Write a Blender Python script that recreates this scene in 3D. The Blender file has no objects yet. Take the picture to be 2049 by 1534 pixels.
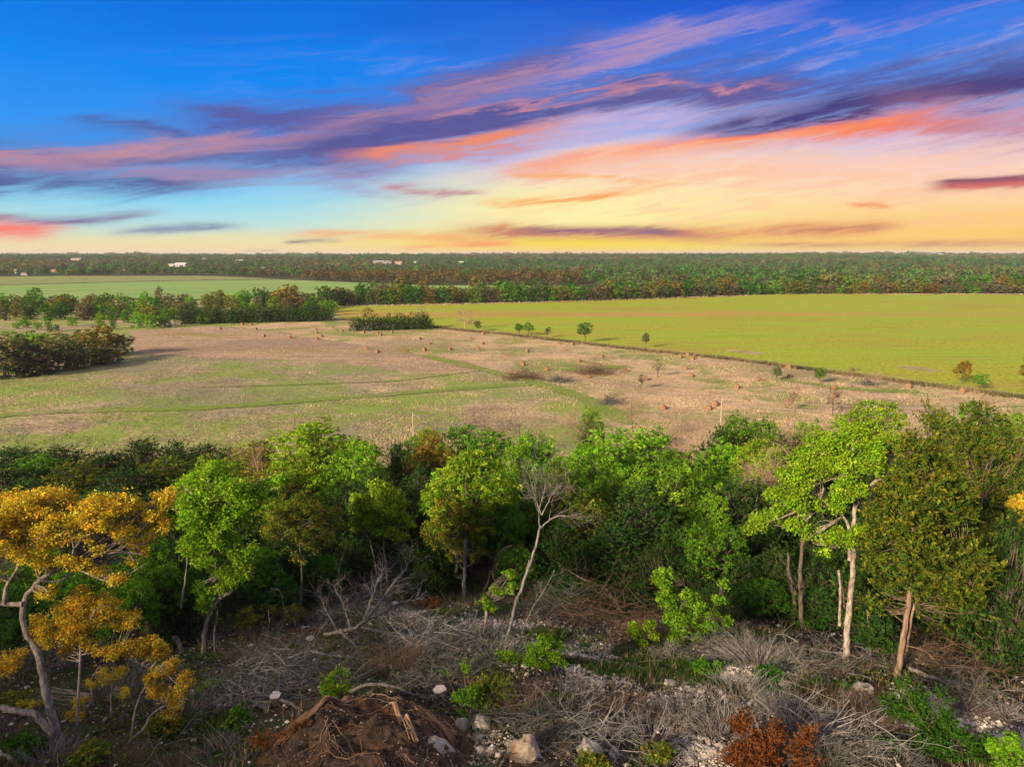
import bpy, math, random
import numpy as np
from mathutils import Vector, Matrix

SC = bpy.context.scene
COL = SC.collection
D2R = math.radians
RNG = np.random.default_rng(7)
random.seed(7)

# ------------------------------------------------------------------ camera
PITCH = D2R(10.7)
FPX = 1365.0                      # focal length in pixels of the 2049 px wide photograph
CAMZ = 24.0
cam_data = bpy.data.cameras.new('camera')
cam_data.sensor_width = 36.0
cam_data.lens = 36.0 * FPX / 2049.0
cam_data.clip_start = 0.1
cam_data.clip_end = 20000.0
cam = bpy.data.objects.new('camera', cam_data)
COL.objects.link(cam)
cam.location = (0, 0, CAMZ)
cam.rotation_euler = (math.pi / 2 - PITCH, 0, 0)
SC.camera = cam

EXPO = 1.35
SC.view_settings.view_transform = 'Standard'
SC.view_settings.look = 'None'
SC.view_settings.exposure = EXPO
SC.view_settings.gamma = 1.0
SC.view_settings.use_curve_mapping = False
SC.cycles.max_bounces = 6
SC.cycles.diffuse_bounces = 3
SC.cycles.glossy_bounces = 1
SC.cycles.transmission_bounces = 3
SC.cycles.use_denoising = True

# ------------------------------------------------------------------ sun
SUN_AZ = D2R(-137)                # measured from +Y (view direction) towards +X
SUN_EL = D2R(20)
sun_dir = Vector((math.sin(SUN_AZ) * math.cos(SUN_EL), math.cos(SUN_AZ) * math.cos(SUN_EL), math.sin(SUN_EL)))
sl = bpy.data.lights.new('sun', 'SUN')
sl.energy = 3.6
sl.angle = D2R(6.0)
sl.color = (1.0, 0.77, 0.50)
sun = bpy.data.objects.new('sun', sl)
COL.objects.link(sun)
sun.rotation_euler = sun_dir.to_track_quat('Z', 'Y').to_euler()


def s2l(c):
    out = []
    for v in c[:3]:
        v = v / 255.0
        out.append(v / 12.92 if v <= 0.04045 else ((v + 0.055) / 1.055) ** 2.4)
    return tuple(out)


# ------------------------------------------------------------------ node helper
class NT:
    def __init__(self, tree):
        self.t = tree
        tree.nodes.clear()

    def n(self, kind, **kw):
        nd = self.t.nodes.new(kind)
        for k, v in kw.items():
            setattr(nd, k, v)
        return nd

    def put(self, sock, v):
        if isinstance(v, bpy.types.NodeSocket):
            self.t.links.new(v, sock)
        else:
            if isinstance(v, (tuple, list)) and len(v) == 3 and len(sock.default_value) == 4:
                v = (*v, 1.0)
            sock.default_value = v

    def m(self, op, a, b=0.0, c=None, clamp=False):
        nd = self.n('ShaderNodeMath', operation=op, use_clamp=clamp)
        self.put(nd.inputs[0], a)
        self.put(nd.inputs[1], b)
        if c is not None:
            self.put(nd.inputs[2], c)
        return nd.outputs[0]

    def mix(self, f, a, b, mode='MIX'):
        nd = self.n('ShaderNodeMix', data_type='RGBA', blend_type=mode)
        self.put(nd.inputs[0], f)
        self.put(nd.inputs[6], a)
        self.put(nd.inputs[7], b)
        return nd.outputs[2]

    def ss(self, x, a, b):        # smoothstep
        nd = self.n('ShaderNodeMapRange', interpolation_type='SMOOTHSTEP')
        self.put(nd.inputs[0], x)
        self.put(nd.inputs[1], a)
        self.put(nd.inputs[2], b)
        return nd.outputs[0]

    def xyz(self, x, y, z=0.0):
        nd = self.n('ShaderNodeCombineXYZ')
        for i, v in enumerate((x, y, z)):
            self.put(nd.inputs[i], v)
        return nd.outputs[0]

    def sep(self, v):
        nd = self.n('ShaderNodeSeparateXYZ')
        self.put(nd.inputs[0], v)
        return nd.outputs

    def noise(self, v, scale, detail=3.0, rough=0.5, dist=0.0):
        nd = self.n('ShaderNodeTexNoise')
        if v is not None:
            self.put(nd.inputs['Vector'], v)
        nd.inputs['Scale'].default_value = scale
        nd.inputs['Detail'].default_value = detail
        nd.inputs['Roughness'].default_value = rough
        nd.inputs['Distortion'].default_value = dist
        return nd.outputs[0]

    def ramp(self, f, stops):
        nd = self.n('ShaderNodeValToRGB')
        self.put(nd.inputs[0], f)
        cr = nd.color_ramp
        while len(cr.elements) < len(stops):
            cr.elements.new(0.5)
        for e, (p, c) in zip(cr.elements, stops):
            e.position = p
            e.color = (*c, 1.0)
        return nd.outputs[0]


# ------------------------------------------------------------------ sky (world)
def px_azel(px, py):
    v = Vector(((px - 1024.5) / FPX, 1.0, (767 - py) / FPX))
    c, s = math.cos(PITCH), math.sin(PITCH)
    w = Vector((v.x, v.y * c + v.z * s, -v.y * s + v.z * c))
    return math.degrees(math.atan2(w.x, w.y)), math.degrees(math.atan2(w.z, math.hypot(w.x, w.y)))


def build_world():
    wd = bpy.data.worlds.new('World')
    SC.world = wd
    wd.use_nodes = True
    N = NT(wd.node_tree)
    tc = N.n('ShaderNodeTexCoord').outputs['Generated']
    dx, dy, dz = N.sep(tc)
    az = N.m('MULTIPLY', N.m('ARCTAN2', dx, dy), 57.29578)
    el = N.m('MULTIPLY', N.m('ARCSINE', dz), 57.29578)
    # warped coordinates for wispy edges; the cloud fibres run slightly upwards to the right
    base = N.xyz(N.m('MULTIPLY', az, 0.05), N.m('MULTIPLY', el, 0.17), 0.0)
    w1 = N.m('SUBTRACT', N.noise(base, 1.4, 3, 0.5), 0.5)
    tilt = N.m('SUBTRACT', el, N.m('MULTIPLY', az, 0.14))
    slant = N.xyz(N.m('MULTIPLY', az, 0.07), N.m('MULTIPLY', tilt, 0.62), 3.0)
    w2 = N.m('SUBTRACT', N.noise(slant, 1.3, 6, 0.60, 0.9), 0.5)
    fine = N.noise(N.xyz(N.m('MULTIPLY', az, 0.22), N.m('MULTIPLY', tilt, 1.5), 7.0), 1.6, 6, 0.66, 1.2)
    grow_ = N.m('ADD', N.m('MULTIPLY', el, 0.11), 0.30)
    grow_ = N.m('MINIMUM', N.m('MAXIMUM', grow_, 0.2), 1.8)
    wsum = N.m('ADD', N.m('MULTIPLY', w1, 2.4), N.m('ADD', N.m('MULTIPLY', w2, 3.4), N.m('MULTIPLY', N.m('SUBTRACT', fine, 0.5), 0.9)))
    elw = N.m('ADD', el, N.m('MULTIPLY', grow_, wsum))
    els = N.m('ADD', el, N.m('MULTIPLY', grow_, N.m('ADD', N.m('MULTIPLY', w1, 2.0), N.m('MULTIPLY', w2, 1.4))))
    azw = N.m('ADD', az, N.m('MULTIPLY', w1, 10.0))
    streak = N.m('ADD', N.m('MULTIPLY', N.noise(slant, 1.9, 4, 0.55, 0.7), .6), N.m('MULTIPLY', fine, .4))

    def rp(stops):
        return N.ramp(N.m('DIVIDE', els, 40.0), [(max(0, p) / 40.0, s2l(c)) for p, c in stops])
    left = rp([(0.0, (252, 214, 140)), (1.1, (236, 224, 172)), (2.3, (180, 226, 228)), (3.8, (140, 216, 246)), (5.6, (112, 192, 248)),
               (8.0, (52, 152, 244)), (12.5, (0, 136, 244)), (17, (0, 112, 226)), (26, (0, 84, 190)), (40, (8, 62, 150))])
    right = rp([(0.0, (253, 196, 86)), (1.5, (255, 202, 104)), (3.0, (255, 210, 142)), (4.6, (255, 218, 180)), (6.2, (250, 212, 204)),
                (8.0, (206, 196, 232)), (10.5, (120, 164, 240)), (13.5, (56, 128, 232)), (18, (26, 92, 212)), (40, (12, 62, 150))])
    fr = N.m('MULTIPLY', N.ss(azw, -16.0, 8.0), N.m('SUBTRACT', 1.0, N.ss(az, 60.0, 150.0)))
    col = N.mix(fr, left, right)

    def gauss(x, c, w):
        q = N.m('DIVIDE', N.m('SUBTRACT', x, c), w)
        return N.m('EXPONENT', N.m('MULTIPLY', N.m('MULTIPLY', q, q), -1.0))
    # warm glow where the sun has gone down
    g1 = N.m('MULTIPLY', gauss(azw, 4.0, 15.0), gauss(elw, 3.2, 3.0))
    col = N.mix(N.m('MULTIPLY', g1, 0.95), col, s2l((255, 246, 172)))
    # thin broken veil of the high cloud
    veil = N.m('MULTIPLY', N.ss(streak, 0.46, 0.66), N.m('MULTIPLY', N.ss(az, -34.0, 10.0), N.ss(el, 4.5, 8.5)))
    veil = N.m('MULTIPLY', veil, N.m('SUBTRACT', 1.0, N.ss(el, 13.0, 17.0)))
    col = N.mix(N.m('MULTIPLY', veil, 0.42), col, s2l((194, 180, 226)))
    veil2 = N.m('MULTIPLY', N.ss(streak, 0.47, 0.60), N.m('MULTIPLY', N.ss(az, -12.0, 12.0), N.m('SUBTRACT', N.ss(el, 0.8, 3.0), N.ss(el, 5.5, 8.5))))
    col = N.mix(N.m('MULTIPLY', veil2, 0.40), col, s2l((255, 190, 156)))
    over = N.m('MULTIPLY', N.ss(N.noise(tc, 2.2, 4, .55), .34, .56), N.ss(el, 22.0, 40.0))  # unseen overhead cloud, added to make the blue sky fill more neutral
    col = N.mix(N.m('MULTIPLY', over, 0.9), col, s2l((238, 220, 196)))

    def band(pts, halfpx, color, amp, up=1.0, dn=1.0, soft=4.0, wob=1.0, deg=2, nz=(0.34, 0.60), lo=.30):
        ae = [px_azel(*p) for p in pts]
        a = np.array([q[0] for q in ae]); e = np.array([q[1] for q in ae])
        dg = min(deg, len(pts) - 1)
        cf = np.polyfit(a, e, dg)
        poly = float(cf[0])
        for c in cf[1:]:
            poly = N.m('ADD', N.m('MULTIPLY', poly, az), float(c))
        h = halfpx / FPX * 57.3
        src = elw
        if wob < 1.0:
            src = N.m('ADD', N.m('MULTIPLY', elw, wob), N.m('MULTIPLY', el, 1.0 - wob))
        d = N.m('DIVIDE', N.m('SUBTRACT', src, poly), h)
        pos = N.m('DIVIDE', N.m('MAXIMUM', d, 0.0), up)
        neg = N.m('DIVIDE', N.m('MAXIMUM', N.m('MULTIPLY', d, -1.0), 0.0), dn)
        q = N.m('ADD', pos, neg)
        g = N.m('EXPONENT', N.m('MULTIPLY', N.m('MULTIPLY', q, q), -1.0))
        win = N.m('MULTIPLY', N.ss(azw, float(a.min()) - soft, float(a.min()) + soft),
                  N.m('SUBTRACT', 1.0, N.ss(azw, float(a.max()) - soft, float(a.max()) + soft)))
        tex = N.m('ADD', lo, N.m('MULTIPLY', N.ss(streak, nz[0], nz[1]), 1.0 - lo))
        f = N.m('MULTIPLY', N.m('MULTIPLY', N.m('MULTIPLY', g, win), tex), amp, clamp=True)
        nonlocal col
        col = N.mix(f, col, s2l(color))
    # cloud streaks, each placed by its direction in the sky
    band([(-900, 400), (-200, 330), (200, 322), (560, 312), (760, 300)], 38, (92, 108, 168), 1.15, deg=2, lo=.5)
    band([(-300, 352), (60, 368), (260, 372), (480, 350)], 18, (78, 92, 150), 1.0, soft=5, wob=.7, lo=.5)
    band([(60, 326), (400, 346), (760, 352)], 13, (170, 142, 184), 0.8, wob=.8)
    band([(420, 366), (600, 372), (790, 390)], 9, (158, 158, 196), 0.7, wob=.7)
    band([(-500, 326), (0, 306), (300, 290), (620, 266), (820, 240)], 11, (198, 142, 158), 0.9, dn=1.5, wob=.7, lo=.5)
    band([(0, 285), (150, 300)], 10, (70, 100, 170), 0.7, wob=.7)
    band([(360, 236), (600, 226), (860, 196), (1040, 140), (1130, 110)], 26, (86, 96, 168), 1.25, wob=.8, lo=.5)
    band([(640, 248), (860, 212), (1060, 150), (1240, 108), (1420, 62)], 15, (190, 142, 168), 0.85, up=1.2, dn=1.4, wob=.8, lo=.4)
    band([(1240, 110), (1420, 66), (1620, 10)], 20, (160, 146, 204), 0.7, wob=.9)
    band([(600, 300), (760, 290), (900, 252), (1100, 222), (1350, 182), (1600, 166)], 38, (88, 88, 154), 1.4, wob=.8, lo=.55)
    band([(1500, 170), (1750, 150), (2049, 150), (2400, 120)], 26, (72, 84, 160), 0.85, wob=.9)
    band([(860, 232), (1000, 216), (1240, 180), (1560, 158)], 9, (206, 140, 160), 0.85, wob=.9)
    band([(700, 318), (860, 302), (1000, 280), (1150, 250)], 13, (236, 140, 112), 1.1, up=1.0, dn=1.2, wob=.7, lo=.45)
    band([(1100, 268), (1300, 240), (1500, 226), (1640, 220)], 20, (206, 188, 230), 0.75, wob=.8)
    band([(1400, 278), (1560, 248), (1760, 210), (1900, 190), (2049, 178), (2500, 130)], 23, (70, 66, 128), 1.25, up=1.3, wob=.55, lo=.5)
    band([(1060, 330), (1250, 308), (1420, 290), (1600, 266), (1800, 246), (1960, 240)], 13, (250, 130, 92), 1.25, up=.9, dn=1.3, wob=.45, lo=.5)
    band([(1800, 232), (1960, 250), (2300, 262)], 30, (196, 130, 150), 0.8, wob=.8)
    band([(1080, 322), (1400, 318), (1900, 312), (2200, 320)], 26, (253, 206, 176), 0.75, dn=1.5)
    band([(1200, 350), (1500, 352), (1800, 350)], 18, (255, 196, 160), 0.6)
    band([(980, 408), (1100, 402), (1220, 388), (1300, 380)], 8, (252, 166, 92), 1.0, wob=.6, soft=3)
    band([(1040, 345), (1160, 350), (1260, 362)], 6, (250, 178, 116), 0.9, wob=.6, soft=3)
    band([(760, 372), (840, 380), (950, 384)], 7, (196, 130, 146), 1.0, soft=2, wob=.5)
    band([(-300, 420), (0, 442), (150, 438), (280, 430)], 8, (128, 116, 158), 1.1, soft=3, wob=.45, lo=.5)
    band([(-300, 444), (0, 458), (140, 462)], 13, (252, 122, 110), 1.3, up=.9, soft=2.0, wob=.55, lo=.5)
    band([(280, 460), (380, 454), (490, 452)], 7, (124, 140, 174), 1.0, soft=1.6, wob=.5)
    band([(590, 483), (650, 481), (705, 480)], 4.0, (104, 98, 134), 1.3, soft=.9, wob=.25)
    band([(480, 502), (520, 501), (565, 501)], 2.2, (160, 128, 130), 1.0, soft=.8, wob=.1)
    # low yellow band of light under the horizon cloud
    g2 = N.m('MULTIPLY', gauss(azw, 5.0, 15.0), gauss(el, 0.8, 0.95))
    col = N.mix(N.m('MULTIPLY', g2, 1.0, clamp=True), col, s2l((255, 220, 20)))
    g3 = N.m('MULTIPLY', gauss(azw, 3.0, 17.0), gauss(el, -0.15, 0.55))
    col = N.mix(N.m('MULTIPLY', g3, 0.8, clamp=True), col, s2l((255, 178, 10)))
    band([(930, 466), (1150, 468), (1330, 464), (1440, 474)], 12, (206, 130, 92), 1.3, soft=3, wob=.5, lo=.45)
    band([(1040, 462), (1200, 462), (1350, 466)], 8, (146, 98, 118), 1.2, soft=2.5, wob=.45, lo=.4)
    band([(1380, 468), (1520, 464), (1740, 456)], 13, (226, 146, 92), 1.1, soft=3, wob=.5)
    band([(1560, 462), (1660, 458), (1760, 456)], 5, (190, 118, 96), 0.8, soft=2, wob=.5)
    band([(620, 468), (820, 472), (980, 486)], 9, (248, 172, 104), 0.95, soft=3, wob=.5)
    band([(820, 494), (900, 490), (1000, 488)], 5, (255, 152, 64), 0.9, soft=2, wob=.4)
    band([(1880, 368), (1960, 365), (2060, 358), (2300, 352)], 8, (142, 82, 108), 1.4, soft=1.2, wob=.35, lo=.6)
    band([(1890, 374), (1980, 370), (2060, 366)], 5, (220, 110, 100), 0.9, soft=1.2, wob=.3, lo=.6)
    band([(1680, 416), (1760, 412)], 4, (244, 140, 92), 1.1, soft=1.0, wob=.35)
    band([(1450, 488), (1800, 489), (2300, 482)], 5, (208, 150, 92), 1.0, soft=5, wob=.35)
    band([(1500, 62), (1800, 44), (2300, 10)], 9, (150, 132, 200), 0.6)
    band([(150, 243), (250, 254), (350, 266)], 6, (76, 100, 172), 0.9, soft=1.6, wob=.5)
    # below the horizon the dome is the colour of the far land
    col = N.mix(N.ss(el, -0.4, -3.0), col, s2l((70, 72, 50)))
    bg = N.n('ShaderNodeBackground')
    N.put(bg.inputs[0], col)
    bg.inputs[1].default_value = 1.0 / (2 ** EXPO)
    out = N.n('ShaderNodeOutputWorld')
    N.t.links.new(bg.outputs[0], out.inputs[0])
    wd.cycles.sampling_method = 'MANUAL'
    wd.cycles.sample_map_resolution = 512


build_world()


# ------------------------------------------------------------------ terrain
YK = np.array([-400, -200, -60, -20, 0, 8, 12, 16, 22, 28, 40, 54, 65, 74, 850, 1000, 1300, 1700, 3000, 9000], float)
ZK = np.array([30, 30, 24, 19, 16.4, 14.6, 13.7, 12.8, 11.0, 9.0, 5.4, 2.3, 0.5, 0, 0, 3, 9, 13.5, 14.5, 9.0], float)


def vnoise(x, y, s, seed=0):
    x = np.asarray(x, float) / s + seed * 17.3
    y = np.asarray(y, float) / s + seed * 9.1
    xi, yi = np.floor(x), np.floor(y)
    fx, fy = x - xi, y - yi
    fx = fx * fx * (3 - 2 * fx); fy = fy * fy * (3 - 2 * fy)

    def h(a, b):
        v = np.sin(a * 127.1 + b * 311.7 + seed * 74.7) * 43758.5453
        return v - np.floor(v)
    return (h(xi, yi) * (1 - fx) * (1 - fy) + h(xi + 1, yi) * fx * (1 - fy) + h(xi, yi + 1) * (1 - fx) * fy + h(xi + 1, yi + 1) * fx * fy)


def H(x, y):
    x = np.asarray(x, float); y = np.asarray(y, float)
    z = np.interp(y, YK, ZK)
    near = np.clip((74 - y) / 30.0, 0, 1)
    z = z + near * ((vnoise(x, y, 9, 1) - .5) * 1.0 + (vnoise(x, y, 2.6, 2) - .5) * 0.35 + (vnoise(x, y, .9, 3) - .5) * 0.14)
    # unseen hill shoulder behind and beside the viewpoint, added to shade the near slope
    z = z + SHADE_HILL * np.exp(-(((x + 62) / 42) ** 2 + ((y + 38) / 30) ** 2))
    far = np.clip((y - 850) / 500.0, 0, 1)
    z = z + far * ((vnoise(x, y, 900, 4) - .5) * 11 + (vnoise(x, y, 260, 5) - .5) * 5.0)
    return z


SHADE_HILL = 20.8


def ray(px, py):
    v = np.array([(px - 1024.5) / FPX, 1.0, (767 - py) / FPX])
    c, s = math.cos(PITCH), math.sin(PITCH)
    return np.array([v[0], v[1] * c + v[2] * s, -v[1] * s + v[2] * c])


def at(px, py, Y):                 # the point of the pixel's ray that lies Y metres out
    r = ray(px, py)
    t = Y / r[1]
    return np.array([r[0] * t, Y, CAMZ + r[2] * t])


def G(px, py):                     # where the pixel's ray meets the ground
    r = ray(px, py)
    t = 6.0
    while t < 9000:
        p = r * t
        if CAMZ + p[2] <= H(p[0], p[1]):
            lo, hi = t / 1.01 - .02, t
            for _ in range(24):
                mid = (lo + hi) / 2
                q = r * mid
                if CAMZ + q[2] <= H(q[0], q[1]):
                    hi = mid
                else:
                    lo = mid
            q = r * hi
            return np.array([q[0], q[1], float(H(q[0], q[1]))])
        t = t * 1.01 + .02
    q = r * 5000
    return np.array([q[0], q[1], float(H(q[0], q[1]))])


def pxs(px_len, Y):                # size in metres of px_len pixels Y metres out
    return px_len / FPX * Y * 1.03


# ------------------------------------------------------------------ mesh helpers
def mesh_np(name, V, F, mats=(), attrs=None, midx=None, smooth=False):
    """V (n,3); F list of (m,k) index arrays."""
    F = [f for f in (F if isinstance(F, list) else [F]) if len(f)]
    me = bpy.data.meshes.new(name)
    me.vertices.add(len(V))
    me.vertices.foreach_set('co', np.ascontiguousarray(V, dtype=np.float32).ravel())
    li = np.concatenate([f.ravel() for f in F]).astype(np.int32)
    cnt = np.concatenate([np.full(len(f), f.shape[1]) for f in F])
    st = np.concatenate([[0], np.cumsum(cnt)[:-1]]).astype(np.int32)
    me.loops.add(len(li))
    me.loops.foreach_set('vertex_index', li)
    me.polygons.add(len(cnt))
    me.polygons.foreach_set('loop_start', st)
    if midx is not None:
        me.polygons.foreach_set('material_index', np.asarray(midx, np.int32))
    me.polygons.foreach_set('use_smooth', np.full(len(cnt), smooth, dtype=bool))
    me.update(calc_edges=True)
    for m in mats:
        me.materials.append(m)
    if attrs:
        for k, a in attrs.items():
            at_ = me.attributes.new(k, 'FLOAT', 'FACE')
            at_.data.foreach_set('value', np.asarray(a, np.float32))
    return me


def obj(name, me, parent=None, loc=(0, 0, 0), rot=(0, 0, 0), scale=(1, 1, 1), kind=None, label=None, cat=None, group=None):
    o = bpy.data.objects.new(name, me)
    COL.objects.link(o)
    o.location = loc; o.rotation_euler = rot; o.scale = scale
    if parent:
        o.parent = parent
    if kind: o['kind'] = kind
    if label: o['label'] = label
    if cat: o['category'] = cat
    if group: o['group'] = group
    return o


def empty(name, loc, label, cat, group=None, rz=0.0):
    o = obj(name, None, loc=tuple(float(v) for v in loc), rot=(0, 0, rz), label=label, cat=cat, group=group)
    o.empty_display_size = 0.2
    return o


def copy_tree(o, loc, rz, sc, label, group=None):
    r = o.copy(); COL.objects.link(r)
    r.location = tuple(float(v) for v in loc); r.rotation_euler = (0, 0, rz); r.scale = sc
    r['label'] = label
    if group:
        r['group'] = group
    elif 'group' in r:
        del r['group']
    for ch in o.children:
        c = ch.copy(); COL.objects.link(c); c.parent = r
    return r


def norm(v):
    return v / np.maximum(np.linalg.norm(v, axis=-1, keepdims=True), 1e-9)


def tubes(P, R, s=4, off=0):
    """P (n,k,3) R (n,k) -> verts, quads"""
    n, k, _ = P.shape
    T = np.empty_like(P)
    T[:, 1:-1] = P[:, 2:] - P[:, :-2]
    T[:, 0] = P[:, 1] - P[:, 0]
    T[:, -1] = P[:, -1] - P[:, -2]
    T = norm(T)
    ref = np.zeros((n, 1, 3)); m = T.mean(axis=1)
    big = np.abs(m[:, 2]) > .75
    ref[~big, 0, 2] = 1; ref[big, 0, 0] = 1
    U = norm(np.cross(T, ref)); W = np.cross(T, U)
    a = np.arange(s) * 2 * math.pi / s
    V = P[:, :, None, :] + R[:, :, None, None] * (np.cos(a)[None, None, :, None] * U[:, :, None, :] + np.sin(a)[None, None, :, None] * W[:, :, None, :])
    idx = np.arange(n * k * s).reshape(n, k, s)
    a0 = idx[:, :-1, :]; b0 = idx[:, 1:, :]
    F = np.stack([a0, np.roll(a0, -1, axis=2), np.roll(b0, -1, axis=2), b0], axis=-1).reshape(-1, 4) + off
    return V.reshape(-1, 3), F


def grow(rng, O, D, L, R0, k=5, wob=.15, up=0.0, taper=.2):
    n = len(O)
    P = np.zeros((n, k + 1, 3)); P[:, 0] = O
    d = norm(D)
    L = np.broadcast_to(L, (n,)); R0 = np.broadcast_to(R0, (n,))
    for j in range(k):
        P[:, j + 1] = P[:, j] + d * (L / k)[:, None]
        d = norm(d + rng.normal(size=(n, 3)) * wob + np.array([0, 0, up]))
    t = np.linspace(0, 1, k + 1)
    R = R0[:, None] * (1 - (1 - taper) * t)[None, :]
    return P, R


def kids(rng, P, R, m, t0=.3, t1=1.0, ang=.8, rf=.6):
    n, k, _ = P.shape
    t = rng.uniform(t0, t1, (n, m)) * (k - 1)
    i = np.minimum(t.astype(int), k - 2); f = t - i
    rows = np.arange(n)[:, None]
    A = P[rows, i]; B = P[rows, i + 1]
    O = A + (B - A) * f[..., None]
    tan = norm(B - A)
    rad = (R[rows, i] * (1 - f) + R[rows, i + 1] * f) * rf
    per = rng.normal(size=(n, m, 3))
    per = norm(per - (per * tan).sum(-1, keepdims=True) * tan)
    Dn = norm(tan * math.cos(ang) + per * math.sin(ang))
    return O.reshape(-1, 3), Dn.reshape(-1, 3), rad.reshape(-1), (1 - t / (k - 1)).reshape(-1)


class Acc:
    def __init__(self):
        self.V = []; self.F = []; self.n = 0; self.a = []; self.b = []; self.mi = []

    def add(self, V, F, a=None, b=None, mi=0):
        self.V.append(V); self.F.append(F + self.n); self.n += len(V)
        m = len(F)
        self.a.append(np.broadcast_to(RNG.random() if a is None else a, (m,)))
        self.b.append(np.broadcast_to(RNG.random() if b is None else b, (m,)))
        self.mi.append(np.full(m, mi))

    def tube(self, P, R, s=4, a=None, b=None, mi=0):
        V, F = tubes(P, R, s)
        self.add(V, F, a, b, mi)

    def mesh(self, name, mats, smooth=False):
        Fs = {}
        order = []
        for f, a, b, m in zip(self.F, self.a, self.b, self.mi):
            Fs.setdefault(f.shape[1], []).append((f, a, b, m))
        F = []; A = []; B = []; Mi = []
        for k in Fs:
            F.append(np.concatenate([q[0] for q in Fs[k]]))
            A += [q[1] for q in Fs[k]]; B += [q[2] for q in Fs[k]]; Mi += [q[3] for q in Fs[k]]
        return mesh_np(name, np.concatenate(self.V), F, mats, {'v': np.concatenate(A), 'w': np.concatenate(B)}, np.concatenate(Mi), smooth)


def leaf_quads(rng, P, Nn, size, aspect=.55, axis=None):
    n = len(P)
    Nn = norm(Nn)
    if axis is None:
        axis = rng.normal(size=(n, 3))
    A = norm(axis - (axis * Nn).sum(-1, keepdims=True) * Nn)
    B = np.cross(Nn, A)
    s = np.asarray(size).reshape(-1, 1) if np.ndim(size) else size
    a = A * s; b = B * s * aspect * .5
    V = np.stack([P - a * .5, P + b - a * .05, P + a * .5, P - b - a * .05], axis=1).reshape(-1, 3)
    F = np.arange(n * 4).reshape(n, 4)
    return V, F


# ------------------------------------------------------------------ materials
def new_mat(name):
    m = bpy.data.materials.new(name)
    m.use_nodes = True
    return m, NT(m.node_tree)


def attr(N, name, typ='GEOMETRY'):
    a = N.n('ShaderNodeAttribute', attribute_name=name, attribute_type=typ)
    return a


LEAFM = {}


def leaf_mat(name, c1, c2, bright=1.0, trans=.35, inst=False):
    if name in LEAFM:
        return LEAFM[name]
    m, N = new_mat(name)
    v = attr(N, 'v').outputs['Fac']; w = attr(N, 'w').outputs['Fac']
    if inst:
        base = attr(N, 'tc', 'INSTANCER').outputs['Color']
        col = N.mix(N.m('MULTIPLY', v, .5), base, N.mix(1.0, base, (1.35, 1.15, .8), 'MULTIPLY'))
    else:
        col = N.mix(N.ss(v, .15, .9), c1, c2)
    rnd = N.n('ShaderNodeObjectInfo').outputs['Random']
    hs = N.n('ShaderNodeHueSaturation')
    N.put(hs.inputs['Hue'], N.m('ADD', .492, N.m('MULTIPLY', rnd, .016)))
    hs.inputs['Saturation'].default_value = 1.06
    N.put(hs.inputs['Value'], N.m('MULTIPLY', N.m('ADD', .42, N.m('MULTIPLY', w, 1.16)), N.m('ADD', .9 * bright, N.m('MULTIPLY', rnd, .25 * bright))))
    N.put(hs.inputs['Color'], col)
    col = hs.outputs[0]
    d = N.n('ShaderNodeBsdfPrincipled')
    N.put(d.inputs['Base Color'], col)
    d.inputs['Roughness'].default_value = .75
    d.inputs['Specular IOR Level'].default_value = .15
    t = N.n('ShaderNodeBsdfTranslucent')
    N.put(t.inputs[0], N.mix(1.0, col, (1.1, 1.15, .6), 'MULTIPLY'))
    mx = N.n('ShaderNodeMixShader')
    mx.inputs[0].default_value = trans
    N.t.links.new(d.outputs[0], mx.inputs[1]); N.t.links.new(t.outputs[0], mx.inputs[2])
    out = N.n('ShaderNodeOutputMaterial')
    N.t.links.new(mx.outputs[0], out.inputs[0])
    LEAFM[name] = m
    return m


PAL = {   # leaf colours: two tones mixed clump by clump
    'orange': ((.50, .46, .07), (.66, .37, .06)),
    'gold': ((.46, .42, .07), (.62, .34, .05)),
    'lime': ((.15, .30, .025), (.28, .38, .04)),
    'yellowgreen': ((.15, .29, .025), (.28, .37, .04)),
    'green': ((.07, .19, .02), (.14, .27, .03)),
    'bright': ((.125, .29, .028), (.22, .38, .04)),
    'deep': ((.038, .12, .016), (.07, .175, .022)),
    'olive': ((.11, .17, .028), (.26, .21, .035)),
    'juniper': ((.026, .070, .016), (.070, .125, .024)),
    'goldjuniper': ((.07, .125, .018), (.22, .20, .028)),
    'rust': ((.27, .115, .04), (.15, .065, .028)),
    'brown': ((.14, .13, .07), (.20, .165, .09)),
    'amber': ((.28, .16, .035), (.17, .16, .035)),
    'sage': ((.10, .15, .055), (.16, .18, .07)),
    'cover': ((.05, .12, .02), (.13, .15, .035)),
}


def lm(k):
    return leaf_mat('leaves_' + k, *PAL[k])


def simple_mat(name, c1, c2, scale=6.0, rough=.85, bump=.3, stretch=(1, 1, 1), bscale=None, c3=None, spec=.25, dist=.02):
    m, N = new_mat(name)
    tc = N.n('ShaderNodeTexCoord').outputs['Object']
    mp = N.n('ShaderNodeMapping'); N.put(mp.inputs[0], tc); mp.inputs['Scale'].default_value = stretch
    n1 = N.noise(mp.outputs[0], scale, 5, .6)
    col = N.mix(N.ss(n1, .35, .65), c1, c2)
    if c3:
        n2 = N.noise(mp.outputs[0], scale * .23, 3, .6)
        col = N.mix(N.ss(n2, .52, .68), col, c3)
    p = N.n('ShaderNodeBsdfPrincipled')
    N.put(p.inputs['Base Color'], col)
    p.inputs['Roughness'].default_value = rough
    p.inputs['Specular IOR Level'].default_value = spec
    b = N.n('ShaderNodeBump'); b.inputs['Strength'].default_value = bump; b.inputs['Distance'].default_value = dist
    N.put(b.inputs['Height'], N.noise(mp.outputs[0], bscale or scale * 3, 5, .65))
    N.t.links.new(b.outputs[0], p.inputs['Normal'])
    out = N.n('ShaderNodeOutputMaterial')
    N.t.links.new(p.outputs[0], out.inputs[0])
    return m


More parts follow.
